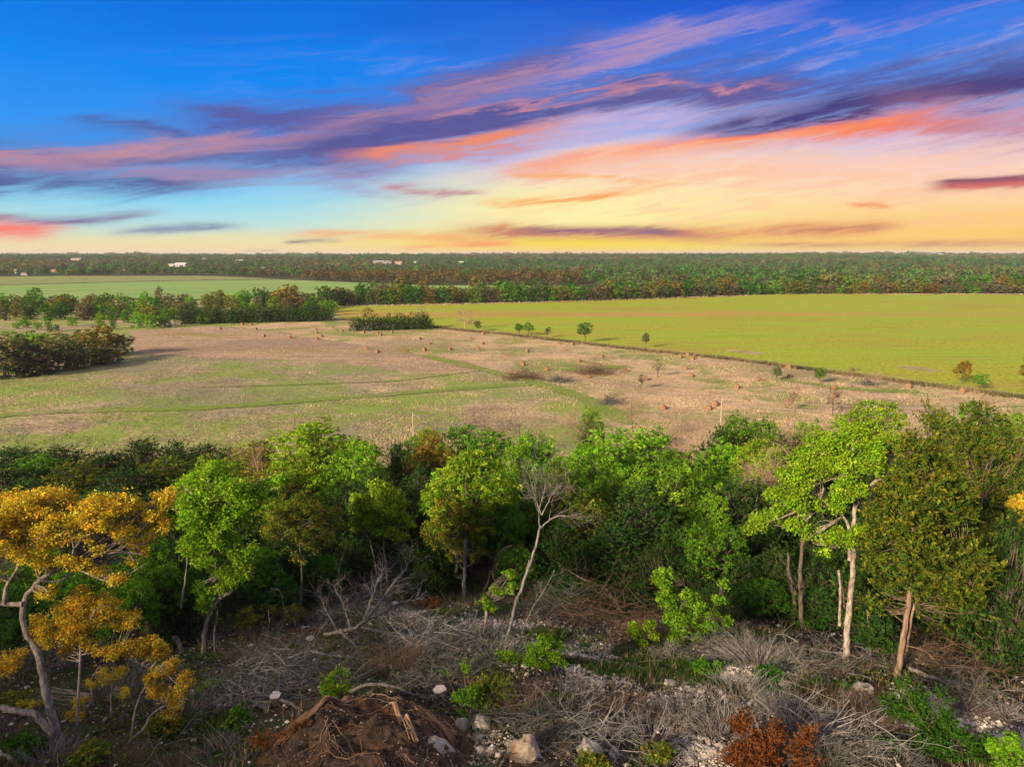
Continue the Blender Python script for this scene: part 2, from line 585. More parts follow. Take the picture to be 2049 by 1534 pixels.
def tone_mat(name, c1, c2, rough=.9):
    """colour from the per-face tones only (sticks, grass blades, stones)"""
    m, N = new_mat(name)
    v = attr(N, 'v').outputs['Fac']; w = attr(N, 'w').outputs['Fac']
    col = N.mix(v, c1, c2)
    hs = N.n('ShaderNodeHueSaturation')
    N.put(hs.inputs['Value'], N.m('ADD', .7, N.m('MULTIPLY', w, .6)))
    N.put(hs.inputs['Color'], col)
    p = N.n('ShaderNodeBsdfPrincipled')
    N.put(p.inputs['Base Color'], hs.outputs[0])
    p.inputs['Roughness'].default_value = rough
    p.inputs['Specular IOR Level'].default_value = .2
    out = N.n('ShaderNodeOutputMaterial')
    N.t.links.new(p.outputs[0], out.inputs[0])
    return m


M_BARK = simple_mat('oak_bark', (.20, .16, .13), (.50, .42, .35), 11, .9, 1.0, (1, 1, .4), dist=.05)
M_BARKD = simple_mat('dark_bark', (.07, .055, .045), (.15, .12, .095), 14, .9, .8, (1, 1, .3))
M_BARKJ = simple_mat('juniper_bark', (.13, .08, .05), (.30, .21, .155), 18, .9, .9, (1, 1, .12))
M_DEAD = simple_mat('weathered_wood', (.10, .09, .082), (.28, .26, .242), 16, .85, .7, (1, 1, .3))
M_DEADP = simple_mat('pale_bleached_wood', (.15, .135, .12), (.40, .37, .34), 16, .85, .7, (1, 1, .3))
M_STICK = tone_mat('dead_twigs', (.062, .058, .052), (.21, .198, .182))
M_STICKW = tone_mat('pale_twigs', (.13, .122, .115), (.36, .34, .32))
M_STICKB = tone_mat('brown_twigs', (.085, .055, .036), (.19, .125, .085))
M_ROOT = tone_mat('torn_roots', (.20, .115, .065), (.40, .26, .16))
M_BARE = tone_mat('bare_branches', (.24, .15, .11), (.36, .25, .19))
M_BARED = tone_mat('dark_bare_branches', (.10, .075, .06), (.18, .14, .11))
M_ROCK = simple_mat('limestone', (.34, .31, .27), (.50, .46, .41), 5, .9, .8, c3=(.36, .27, .19), bscale=14, dist=.03)
M_ROCKB = simple_mat('stained_limestone', (.30, .22, .15), (.58, .49, .38), 5, .9, .9, c3=(.22, .12, .06), bscale=10, dist=.04)
M_GRAVEL = tone_mat('loose_stones', (.38, .32, .26), (.78, .73, .66))
M_CUT = simple_mat('cut_wood', (.48, .45, .42), (.62, .58, .53), 10, .8, .3)


def ground_mat():
    m, N = new_mat('hillside_soil')
    tc = N.n('ShaderNodeNewGeometry').outputs['Position']
    n1 = N.noise(tc, .35, 5, .6); n2 = N.noise(tc, 3.2, 6, .7); n3 = N.noise(tc, 14, 4, .7); n4 = N.noise(tc, .9, 4, .6)
    col = N.mix(N.ss(n2, .35, .65), (.040, .030, .020), (.085, .066, .048))
    col = N.mix(N.m('MULTIPLY', N.ss(n1, .5, .62), .8), col, (.055, .075, .022))
    col = N.mix(N.m('MULTIPLY', N.ss(n4, .52, .7), N.ss(n3, .45, .6)), col, (.25, .21, .17))
    x, y, z = N.sep(tc)
    col = N.mix(N.ss(y, 66.0, 78.0), col, (.075, .070, .030))
    far = N.mix(N.ss(N.noise(tc, .004, 4, .6), .5, .62), (.055, .058, .022), (.10, .09, .035))
    far = N.mix(N.m('MULTIPLY', N.ss(N.noise(tc, .0023, 2, .5), .56, .60), N.ss(y, 1500.0, 2100.0)), far, (.42, .26, .20))
    col = N.mix(N.ss(y, 300.0, 500.0), col, far)
    p = N.n('ShaderNodeBsdfPrincipled'); N.put(p.inputs['Base Color'], col)
    p.inputs['Roughness'].default_value = .95; p.inputs['Specular IOR Level'].default_value = .1
    b = N.n('ShaderNodeBump'); b.inputs['Strength'].default_value = .9; b.inputs['Distance'].default_value = .08
    N.put(b.inputs['Height'], N.m('ADD', n3, n2)); N.t.links.new(b.outputs[0], p.inputs['Normal'])
    out = N.n('ShaderNodeOutputMaterial'); N.t.links.new(p.outputs[0], out.inputs[0])
    return m


def field_mat(name, straw, green, grey, gthr, zthr, fine=2.2, sx=1.0, strip=None, patch=None):
    m, N = new_mat(name)
    tc = N.n('ShaderNodeNewGeometry').outputs['Position']
    x, y, z = N.sep(tc)
    q = N.xyz(N.m('MULTIPLY', x, sx), y, 0.0)
    a = N.noise(q, .055, 5, .62, .6); b = N.noise(q, .9, 5, .7); c = N.noise(tc, fine, 5, .75); d = N.noise(q, .022, 4, .6, .4)
    col = N.mix(N.ss(c, .36, .64), tuple(v * .66 for v in straw), tuple(v * 1.34 for v in straw))
    mm = N.noise(N.xyz(N.m('MULTIPLY', x, .45), y, 0.0), .30, 5, .72)
    if not patch:
        col = N.mix(N.m('MULTIPLY', N.ss(mm, .50, .62), .75), col, tuple(v * .60 for v in straw))
        col = N.mix(N.m('MULTIPLY', N.ss(mm, .46, .34), .45), col, (straw[0] * 1.3, straw[1] * 1.32, straw[2] * 1.4))
    gm = N.ss(N.m('ADD', N.m('MULTIPLY', a, .65), N.m('MULTIPLY', b, .35)), gthr - .05, gthr + .06)
    gcol = N.mix(N.ss(c, .35, .7), green, tuple(v * 1.3 for v in green))
    col = N.mix(gm, col, gcol)
    if grey:
        zm = N.ss(N.m('ADD', N.m('MULTIPLY', d, .6), N.m('MULTIPLY', b, .4)), zthr - .04, zthr + .06)
        col = N.mix(N.m('MULTIPLY', zm, .8), col, grey)
    if strip:
        y0, hw, scol, amt = strip
        yy = N.m('ABSOLUTE', N.m('SUBTRACT', N.m('ADD', y, N.m('MULTIPLY', N.m('SUBTRACT', a, .5), 14.0)), y0))
        f = N.m('SUBTRACT', 1.0, N.ss(yy, hw * .45, hw))
        f = N.m('MULTIPLY', f, N.m('MULTIPLY', amt, N.ss(b, .2, .55)))
        f = N.m('MULTIPLY', f, N.m('SUBTRACT', 1.0, N.m('MULTIPLY', N.ss(x, 60.0, 190.0), .6)))
        col = N.mix(f, col, scol)
    if patch:
        e = N.noise(N.xyz(N.m('MULTIPLY', x, .22), N.m('MULTIPLY', y, .9), 0.0), .05, 4, .65)
        col = N.mix(N.m('MULTIPLY', N.ss(e, .50, .66), patch[1]), col, patch[0])
        e2 = N.noise(N.xyz(N.m('MULTIPLY', x, .10), y, 0.0), .35, 4, .65)
        col = N.mix(N.m('MULTIPLY', N.ss(e2, .50, .66), .35), col, tuple(v * .72 for v in green))
        col = N.mix(N.m('MULTIPLY', N.ss(e2, .46, .34), .35), col, (green[0] * 1.5, green[1] * 1.15, green[2] * 1.4))
        rows = N.n('ShaderNodeTexWave', wave_type='BANDS', bands_direction='Y')
        N.put(rows.inputs['Vector'], N.xyz(0.0, N.m('ADD', y, N.m('MULTIPLY', x, .03)), 0.0))
        rows.inputs['Scale'].default_value = .12; rows.inputs['Distortion'].default_value = 1.5
        col = N.mix(N.m('MULTIPLY', rows.outputs[1], .30), col, tuple(v * .7 for v in green))
    p = N.n('ShaderNodeBsdfPrincipled'); N.put(p.inputs['Base Color'], col)
    p.inputs['Roughness'].default_value = .95; p.inputs['Specular IOR Level'].default_value = .1
    bp = N.n('ShaderNodeBump'); bp.inputs['Strength'].default_value = .7; bp.inputs['Distance'].default_value = .25
    N.put(bp.inputs['Height'], N.m('ADD', c, b)); N.t.links.new(bp.outputs[0], p.inputs['Normal'])
    out = N.n('ShaderNodeOutputMaterial'); N.t.links.new(p.outputs[0], out.inputs[0])
    return m


M_SOIL = ground_mat()
STRAW = (.34, .205, .115)
M_MEADOW = field_mat('meadow_grass', (.40, .32, .19), (.20, .27, .055), (.235, .205, .155), .47, .52, 1.6)
M_HAY = field_mat('hay_stubble', (.50, .375, .225), (.17, .22, .045), (.31, .23, .165), .515, .53, 1.8)
M_MOWN = field_mat('mown_stubble', (.40, .29, .19), (.25, .20, .075), (.27, .195, .14), .56, .52, 1.3, .5)
M_GREEN = field_mat('young_wheat', (.34, .365, .036), (.265, .355, .032), None, .50, 0, 1.2, .3, strip=(279.0, 15.0, (.46, .27, .09), 1.0), patch=((.37, .26, .07), .6))
M_FARG = field_mat('far_pasture_green', (.19, .33, .10), (.24, .37, .10), None, .5, 0, .8, .3, patch=((.21, .28, .07), .35))
M_PAST = field_mat('pasture', (.23, .26, .10), (.20, .26, .08), None, .5, 0, .8)
M_TRACKG = field_mat('track_grass', (.30, .26, .13), (.16, .215, .045), None, .44, 0, 1.5)
M_CRUSH = simple_mat('crushed_limestone', (.085, .066, .046), (.21, .175, .14), 7, .95, .9, c3=(.09, .085, .04), bscale=24, dist=.04)
M_DIRT = simple_mat('dug_earth', (.045, .030, .020), (.12, .082, .055), 9, .95, 1.0, c3=(.17, .085, .045), bscale=26, dist=.06)


# ------------------------------------------------------------------ ground
def build_ground():
    ys = np.concatenate([np.arange(-160, -8, 6), np.arange(-8, 30, .22), np.arange(30, 90, .8), np.arange(90, 850, 40), np.arange(850, 2000, 25), np.geomspace(2000, 12000, 30)])
    def row(y):
        w = 170 if y < 90 else max(170, y * 1.25)
        return w
    u = np.linspace(-1, 1, 221)
    u = np.sign(u) * (np.abs(u) ** 1.7)
    X = np.stack([u * row(y) for y in ys]); Y = np.repeat(ys[:, None], len(u), axis=1)
    Z = H(X, Y)
    V = np.stack([X, Y, Z], -1).reshape(-1, 3)
    idx = np.arange(len(V)).reshape(X.shape)
    F = np.stack([idx[:-1, :-1], idx[:-1, 1:], idx[1:, 1:], idx[1:, :-1]], -1).reshape(-1, 4)
    obj('ground', mesh_np('ground', V, F, [M_SOIL], smooth=True), kind='structure')


build_ground()


def sheet(name, pts, mat, z=.02, rag=0.0):
    import bmesh
    P = [np.array(p, float) for p in pts]
    if rag:
        Q = []
        for i, p in enumerate(P):
            q = P[(i + 1) % len(P)]
            L = np.linalg.norm(q - p); n = max(1, int(L / (rag * 3)))
            for j in range(n):
                w = p + (q - p) * j / n
                Q.append(w + RNG.normal(size=2) * rag * (.5 if j else 0))
        P = Q
    bm = bmesh.new()
    vs = [bm.verts.new((p[0], p[1], z)) for p in P]
    f = bm.faces.new(vs)
    f.normal_update()
    if f.normal.z < 0:
        f.normal_flip()
    bmesh.ops.triangulate(bm, faces=[f])
    me = bpy.data.meshes.new(name)
    bm.to_mesh(me); bm.free()
    me.materials.append(mat)
    return obj(name, me, kind='structure')


def gp(lst):
    return [G(*p)[:2] for p in lst]


EDGE_PX = [(690, 640), (868, 655), (930, 662), (1000, 668), (1100, 680), (1300, 703), (1450, 718), (1600, 737), (1800, 764), (2049, 797)]
EDGE = gp(EDGE_PX)
ed = EDGE[-1] + (EDGE[-1] - EDGE[-2]) * 1.0
sheet('meadow', [(-330, 75), (250, 75), (330, 200), (200, 330), (-330, 380)], M_MEADOW, .01)
MOWN = gp([(262, 662), (430, 652), (560, 664), (720, 690), (900, 716), (1000, 742), (820, 742), (640, 722), (420, 714), (265, 706)])
sheet('mown_strip', MOWN, M_MOWN, .03, 1.2)
HAYP = gp([(430, 650), (690, 641)]) + EDGE[1:] + [ed, (ed[0], 76), (G(1250, 890)[0], 76)] + gp([(1210, 806), (1060, 770), (930, 722), (720, 690), (560, 664)])
sheet('hay_field', HAYP, M_HAY, .05, 1.0)
sheet('wheat_field', EDGE + [ed, (600, ed[1]), (700, 430)] + gp([(2049, 590), (1700, 588), (1560, 589), (1450, 594), (1200, 602), (1000, 608), (660, 615)]), M_GREEN, .07, .8)
sheet('far_green_field', gp([(-260, 606), (0, 602), (300, 596), (640, 604), (760, 600), (1100, 588), (1260, 578), (1100, 571), (860, 571), (560, 559), (300, 563), (0, 571), (-260, 577)]), M_FARG, .04)
sheet('pasture', gp([(-300, 577), (0, 570), (300, 562), (560, 558), (420, 552), (150, 552), (-300, 556)]), M_PAST, .08)
for i, pts in enumerate([[(1452, 699), (1490, 701), (1535, 708), (1520, 710), (1470, 706)], [(1790, 731), (1830, 733), (1885, 742), (1870, 744), (1815, 739)], [(1310, 653), (1335, 654), (1312, 656)]]):
    sheet('bare_patch', gp(pts), M_HAY, .09, .5)


def strip(name, pts, w, mat, z, n=80, jitter=.3):
    P = np.array(pts)
    d = np.concatenate([[0], np.cumsum(np.linalg.norm(np.diff(P, axis=0), axis=1))])
    t = np.linspace(0, d[-1], n)
    C = np.stack([np.interp(t, d, P[:, 0]), np.interp(t, d, P[:, 1])], -1)
    ker = np.ones(7) / 7
    for a in range(2):
        C[3:-3, a] = np.convolve(C[:, a], ker, 'valid')
    T = norm(np.gradient(C, axis=0)); Nn = np.stack([-T[:, 1], T[:, 0]], -1)
    k = 7
    off = np.linspace(-1, 1, k)
    X = C[:, None, :] + Nn[:, None, :] * (off[None, :, None] * w * (1 + RNG.normal(size=(n, 1, 1)) * jitter * .5))
    Z = H(X[..., 0], X[..., 1]) + z
    V = np.concatenate([X, Z[..., None]], -1).reshape(-1, 3)
    idx = np.arange(n * k).reshape(n, k)
    F = np.stack([idx[:-1, :-1], idx[:-1, 1:], idx[1:, 1:], idx[1:, :-1]], -1).reshape(-1, 4)
    return obj(name, mesh_np(name, V, F, [mat], smooth=True), kind='structure')


strip('farm_track', gp([(-200, 850), (100, 824), (400, 818), (700, 796), (900, 780), (1070, 768)]), 1.3, M_TRACKG, .11)
strip('farm_track', gp([(400, 775), (600, 770), (800, 762), (960, 742)]), .5, M_TRACKG, .11)
strip('farm_track', gp([(850, 712), (960, 738), (1070, 765), (1180, 800), (1260, 850)]), 1.6, M_TRACKG, .13)
strip('farm_track', gp([(1560, 758), (1640, 772), (1740, 782), (1840, 784)]), 1.5, M_TRACKG, .13)
strip('farm_track', gp([(1130, 742), (1180, 738), (1260, 734)]), 2.2, M_TRACKG, .15)

CLOUD = {}


# ------------------------------------------------------------------ trees
def blob_points(rng, n):
    return norm(rng.normal(size=(n, 3)))


def crown_mesh(rng, lobes, kind, nclus, nleaf, leaf, crad, mat, name='crown', flat=.85, gap_=.15):
    """lobes: (n,4) centre+radius ; clusters of leaves spread through each lobe's shell"""
    L = np.asarray(lobes, float)
    vol = L[:, 3] ** 2
    cnt = np.maximum(3, (nclus * vol / vol.sum()).astype(int))
    C = []; Dr = []
    for (x, y, z, r), c in zip(L, cnt):
        d = blob_points(rng, int(c * 1.5))
        d = d[d[:, 2] > -.75][:c]
        rr = r * rng.uniform(.25, 1.12, len(d)) ** .6
        rr *= 1 + (vnoise(d[:, 0] * 3, d[:, 1] * 3 + d[:, 2] * 2, 1.0, 3) - .5) * .5
        C.append(np.array([x, y, z]) + d * rr[:, None] * np.array([1, 1, flat])); Dr.append(d)
    C = np.concatenate(C); Dr = np.concatenate(Dr)
    gs = crad * 3.2
    gap = vnoise(C[:, 0] / gs + C[:, 2] * .35 / gs, C[:, 1] / gs + C[:, 2] * 1.1 / gs, 1.0, 6)
    ok_ = gap > gap_
    if ok_.sum() > 12:
        C = C[ok_]; Dr = Dr[ok_]
    inside = np.zeros(len(C), int)
    for x, y, z, r in L:
        inside += (np.linalg.norm(C - np.array([x, y, z]), axis=1) < r * .55)
    keep = inside < 1
    if keep.sum() > 10:
        C = C[keep]; Dr = Dr[keep]
    n = len(C)
    cv = np.clip(rng.normal(.5, .28, n), 0, 1); cw = np.clip(rng.normal(.5, .22, n), 0, 1)
    k = nleaf
    rep = np.repeat(np.arange(n), k)
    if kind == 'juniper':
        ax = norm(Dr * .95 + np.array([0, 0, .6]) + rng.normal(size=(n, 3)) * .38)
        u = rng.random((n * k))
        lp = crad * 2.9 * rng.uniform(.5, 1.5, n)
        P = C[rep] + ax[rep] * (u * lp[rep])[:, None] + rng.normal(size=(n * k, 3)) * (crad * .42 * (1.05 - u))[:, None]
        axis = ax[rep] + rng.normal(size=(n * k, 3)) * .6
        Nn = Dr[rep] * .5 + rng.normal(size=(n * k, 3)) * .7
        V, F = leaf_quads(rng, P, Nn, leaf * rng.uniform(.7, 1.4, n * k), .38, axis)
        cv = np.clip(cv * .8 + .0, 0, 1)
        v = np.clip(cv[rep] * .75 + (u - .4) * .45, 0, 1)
    else:
        P = C[rep] + norm(rng.normal(size=(n * k, 3))) * (crad * rng.random(n * k) ** .5)[:, None] * np.array([1, 1, .7])
        Nn = Dr[rep] * .45 + np.array([0, 0, .45]) + rng.normal(size=(n * k, 3)) * .62
        V, F = leaf_quads(rng, P, Nn, leaf * rng.uniform(.65, 1.35, n * k), .72)
        v = np.clip(cv[rep] + rng.normal(size=n * k) * .12, 0, 1)
    w = np.clip((cw[rep] - .5) * 1.1 + .5 + (rng.random(n * k) - .5) * .5, 0, 1)
    return mesh_np(name, V, F, [mat], {'v': v, 'w': w}), C


def auto_lobes(rng, cx, cy, z0, z1, r, n, kind):
    L = []
    hz = (z1 - z0) / 2; cz = z0 + hz
    if kind == 'juniper':
        for i in range(n):
            t = (i + .5) / n
            z = z0 + (z1 - z0) * (t ** .9) * .92
            env = r * (1 - t) ** .45 * (.8 + .2 * min(1, t * 5))
            a = i * 2.4 + rng.uniform(-.4, .4); q = env * rng.uniform(.35, .75)
            L.append((cx + math.cos(a) * q, cy + math.sin(a) * q, z, max(env * .48, r * .2)))
        L.append((cx, cy, z0 + (z1 - z0) * .55, r * .5))
    else:
        d = blob_points(rng, n * 4)
        d = d[d[:, 2] > (-.45 if z0 > 0 else -.9)]
        sel = [d[0]]
        for q in d[1:]:
            if len(sel) >= n: break
            if min(np.linalg.norm(q - s) for s in sel) > 1.6 / math.sqrt(n): sel.append(q)
        lr = r * (1.25 / math.sqrt(n)) + r * .10
        for q in sel:
            s = rng.uniform(.85, 1.2)
            f = rng.uniform(.55, .88)
            rr = min(lr * s, hz * .85)
            L.append((cx + q[0] * (r - rr * .6) * f, cy + q[1] * (r - rr * .6) * f, cz + q[2] * max(hz - rr * .75, .1) + rng.uniform(-.1, .1) * hz, rr))
        L.append((cx, cy, cz, min(r, hz) * .55))
    return L


def ragged(rng, L, k=4, f=.52, keep=.72):
    out = []
    for x, y, z, r in L:
        out.append((x, y, z, r * keep))
        for _ in range(k):
            d = norm(rng.normal(size=3)); d[2] = d[2] * .7 + .12
            q = r * rng.uniform(.55, .95)
            out.append((x + d[0] * q, y + d[1] * q, z + d[2] * q, r * f * rng.uniform(.6, 1.15)))
    return out


def limbs_to(rng, base, lobes, R0, k=7, fork=.45, sag=.0):
    """trunk from base and one limb to each lobe"""
    L = np.asarray(lobes)
    c = L[:, :3].mean(0)
    topz = base[2] + (c[2] - base[2]) * 1.0
    T = np.zeros((1, k + 1, 3))
    t = np.linspace(0, 1, k + 1)
    T[0] = np.asarray(base)[None] + (np.array([c[0], c[1], topz]) - np.asarray(base))[None] * t[:, None]
    wb = rng.normal(size=(k + 1, 3)) * .035 * (topz - base[2]); wb[:, 2] *= .3; wb[0] = 0
    T[0] += wb
    TR = (R0 * (1 - .7 * t))[None]
    TR[0, 0] *= 1.35
    n = len(L)
    tt = rng.uniform(fork, .95, n) * k
    i = np.minimum(tt.astype(int), k - 1); f = (tt - i)[:, None]
    A = T[0, i] * (1 - f) + T[0, i + 1] * f
    B = L[:, :3]
    mid = (A + B) / 2 + rng.normal(size=(n, 3)) * .1 * np.linalg.norm(B - A, axis=1, keepdims=True) - np.array([0, 0, .08]) * np.linalg.norm(B - A, axis=1, keepdims=True)
    s = np.linspace(0, 1, 6)[None, :, None]
    P = A[:, None] * (1 - s) ** 2 + 2 * mid[:, None] * s * (1 - s) + B[:, None] * s ** 2
    P[:, 1:-1] += rng.normal(size=(n, 4, 3)) * .03 * np.linalg.norm(B - A, axis=1)[:, None, None]
    Rl = (R0 * .42 * np.linspace(1, .35, 6))[None] * np.ones((n, 1))
    return T, TR, P, Rl


def build_tree_mesh(seed, h, r, pal, kind='broad', trunk=.3, lobes=12, nclus=260, nleaf=24, leaf=.09, crad=.26, bark=None, R0=None, twigs=0, explicit=None, origin=(0, 0, 0), flat=.85, trunk_paths=None, lean=(0, 0), gap_=.15, rag=0):
    rng = np.random.default_rng(seed)
    L = explicit if explicit is not None else auto_lobes(rng, lean[0] * h, lean[1] * h, h * trunk, h, r, lobes, kind)
    if rag:
        L = ragged(rng, L, rag)
    cm, C = crown_mesh(rng, L, kind, nclus, nleaf, leaf, crad, lm(pal), flat=flat, gap_=gap_)
    R0 = R0 or h * .022
    acc = Acc()
    if trunk_paths:
        ends = []
        for pts, r0, r1 in trunk_paths:
            P = np.array(pts, float); d = np.concatenate([[0], np.cumsum(np.linalg.norm(np.diff(P, axis=0), axis=1))])
            n = max(8, len(pts) * 4); t = np.linspace(0, d[-1], n)
            Q = np.stack([np.interp(t, d, P[:, a]) for a in range(3)], -1)
            Q[1:-1] = (Q[:-2] + Q[1:-1] * 2 + Q[2:]) / 4
            r0 *= .62; r1 *= .62
            Q[1:] += rng.normal(size=(n - 1, 3)) * r0 * .14
            R = np.linspace(r0, r1, n) * (1 + rng.normal(size=n) * .06); R[0] *= 1.3
            acc.tube(Q[None], R[None], 9)
            if r0 >= .4 * max(q[1] for q in trunk_paths) * .62:
                ends.append(Q[n // 3:])
        E = np.concatenate(ends)
        La = np.asarray(L)
        A = np.array([E[np.argmin(np.linalg.norm(E - q[:3] + np.array([0, 0, .4 * q[3]]), axis=1))] for q in La]); B = La[:, :3]
        n = len(La); s = np.linspace(0, 1, 6)[None, :, None]
        mid = (A + B) / 2 + rng.normal(size=(n, 3)) * .2 * np.linalg.norm(B - A, axis=1, keepdims=True)
        P = A[:, None] * (1 - s) ** 2 + 2 * mid[:, None] * s * (1 - s) + B[:, None] * s ** 2
        Rl = (R0 * (.15 if kind == 'juniper' else .32) * np.linspace(1, .3, 6))[None] * np.ones((n, 1))
        acc.tube(P, Rl, 5)
    else:
        T, TR, P, Rl = limbs_to(rng, origin, L, R0, fork=.35 if kind != 'juniper' else .15)
        acc.tube(T, TR, 8); acc.tube(P, Rl, 5)
    if twigs:
        sel = rng.choice(len(C), min(twigs, len(C)), replace=False)
        La = np.asarray(L)
        Bq = C[sel]
        near = np.argmin(np.linalg.norm(Bq[:, None] - La[None, :, :3], axis=2), axis=1)
        s = np.linspace(0, 1, 5)
        pick = rng.integers(2, 6, len(sel))
        A = P[near, pick]
        mid = (A + Bq) / 2 + rng.normal(size=A.shape) * .1
        ss_ = s[None, :, None]
        Q = A[:, None] * (1 - ss_) ** 2 + 2 * mid[:, None] * ss_ * (1 - ss_) + Bq[:, None] * ss_ ** 2
        acc.tube(Q, np.outer(np.full(len(sel), R0 * .13), [1, .8, .6, .45, .3]), 3)
    tm = acc.mesh('trunk', [bark or M_BARKD], smooth=True)
    return tm, cm


def tree_obj(name, loc, meshes, label, cat='tree', group=None, rz=0.0, sc=(1, 1, 1)):
    e = empty(name, loc, label, cat, group, rz)
    e.scale = sc
    obj('trunk', meshes[0], e)
    obj('crown', meshes[1], e)
    return e


# shared tree kinds for the wood behind, by palette
TPL = {}


def template(pal, var, tier):
    var = var % 2 if tier == 0 else (var % 2 if pal in ('green', 'deep', 'olive', 'brown', 'juniper') else 0)
    key = (pal, var, tier)
    if key in TPL:
        return TPL[key]
    kind = 'juniper' if 'juniper' in pal or pal == 'rust' else 'broad'
    sd = abs(hash((pal, var, tier, 3))) % 100000 if False else (sum(map(ord, pal)) * 31 + var * 7 + tier * 101)
    if tier == 0:      # close wood, unit size 7 m high, 2.6 m radius
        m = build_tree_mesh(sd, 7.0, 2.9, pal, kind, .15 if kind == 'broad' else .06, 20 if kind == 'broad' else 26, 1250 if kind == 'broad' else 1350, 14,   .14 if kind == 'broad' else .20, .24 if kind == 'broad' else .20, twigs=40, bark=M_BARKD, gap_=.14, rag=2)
    elif tier == 1:    # across the fields
        m = build_tree_mesh(sd, 7.0, 3.2, pal, kind, -.10, 15, 340, 11, .38, .37, bark=M_BARKD, gap_=.08)
    TPL[key] = m
    return m


TREES = []


def wood_tree(px, py, wpx, Y, pal, label, var=0, hero=None, name=None, group=None, tier=0, hmax=9.0):
    top = at(px, py, Y)
    gz = float(H(top[0], top[1]))
    h = top[2] - gz
    m = template(pal, var, tier)
    s = pxs(wpx, Y) / 2 / 2.3
    nm = name or ('juniper_tree' if 'juniper' in pal else 'broadleaf_tree')
    h = max(h, 1.0)
    s = max(s, h / 7.0 * .52)
    return tree_obj(nm, (top[0], top[1], gz - .05), m, label, 'tree', group, RNG.uniform(0, 6.28), (s, s, h / 7.0))


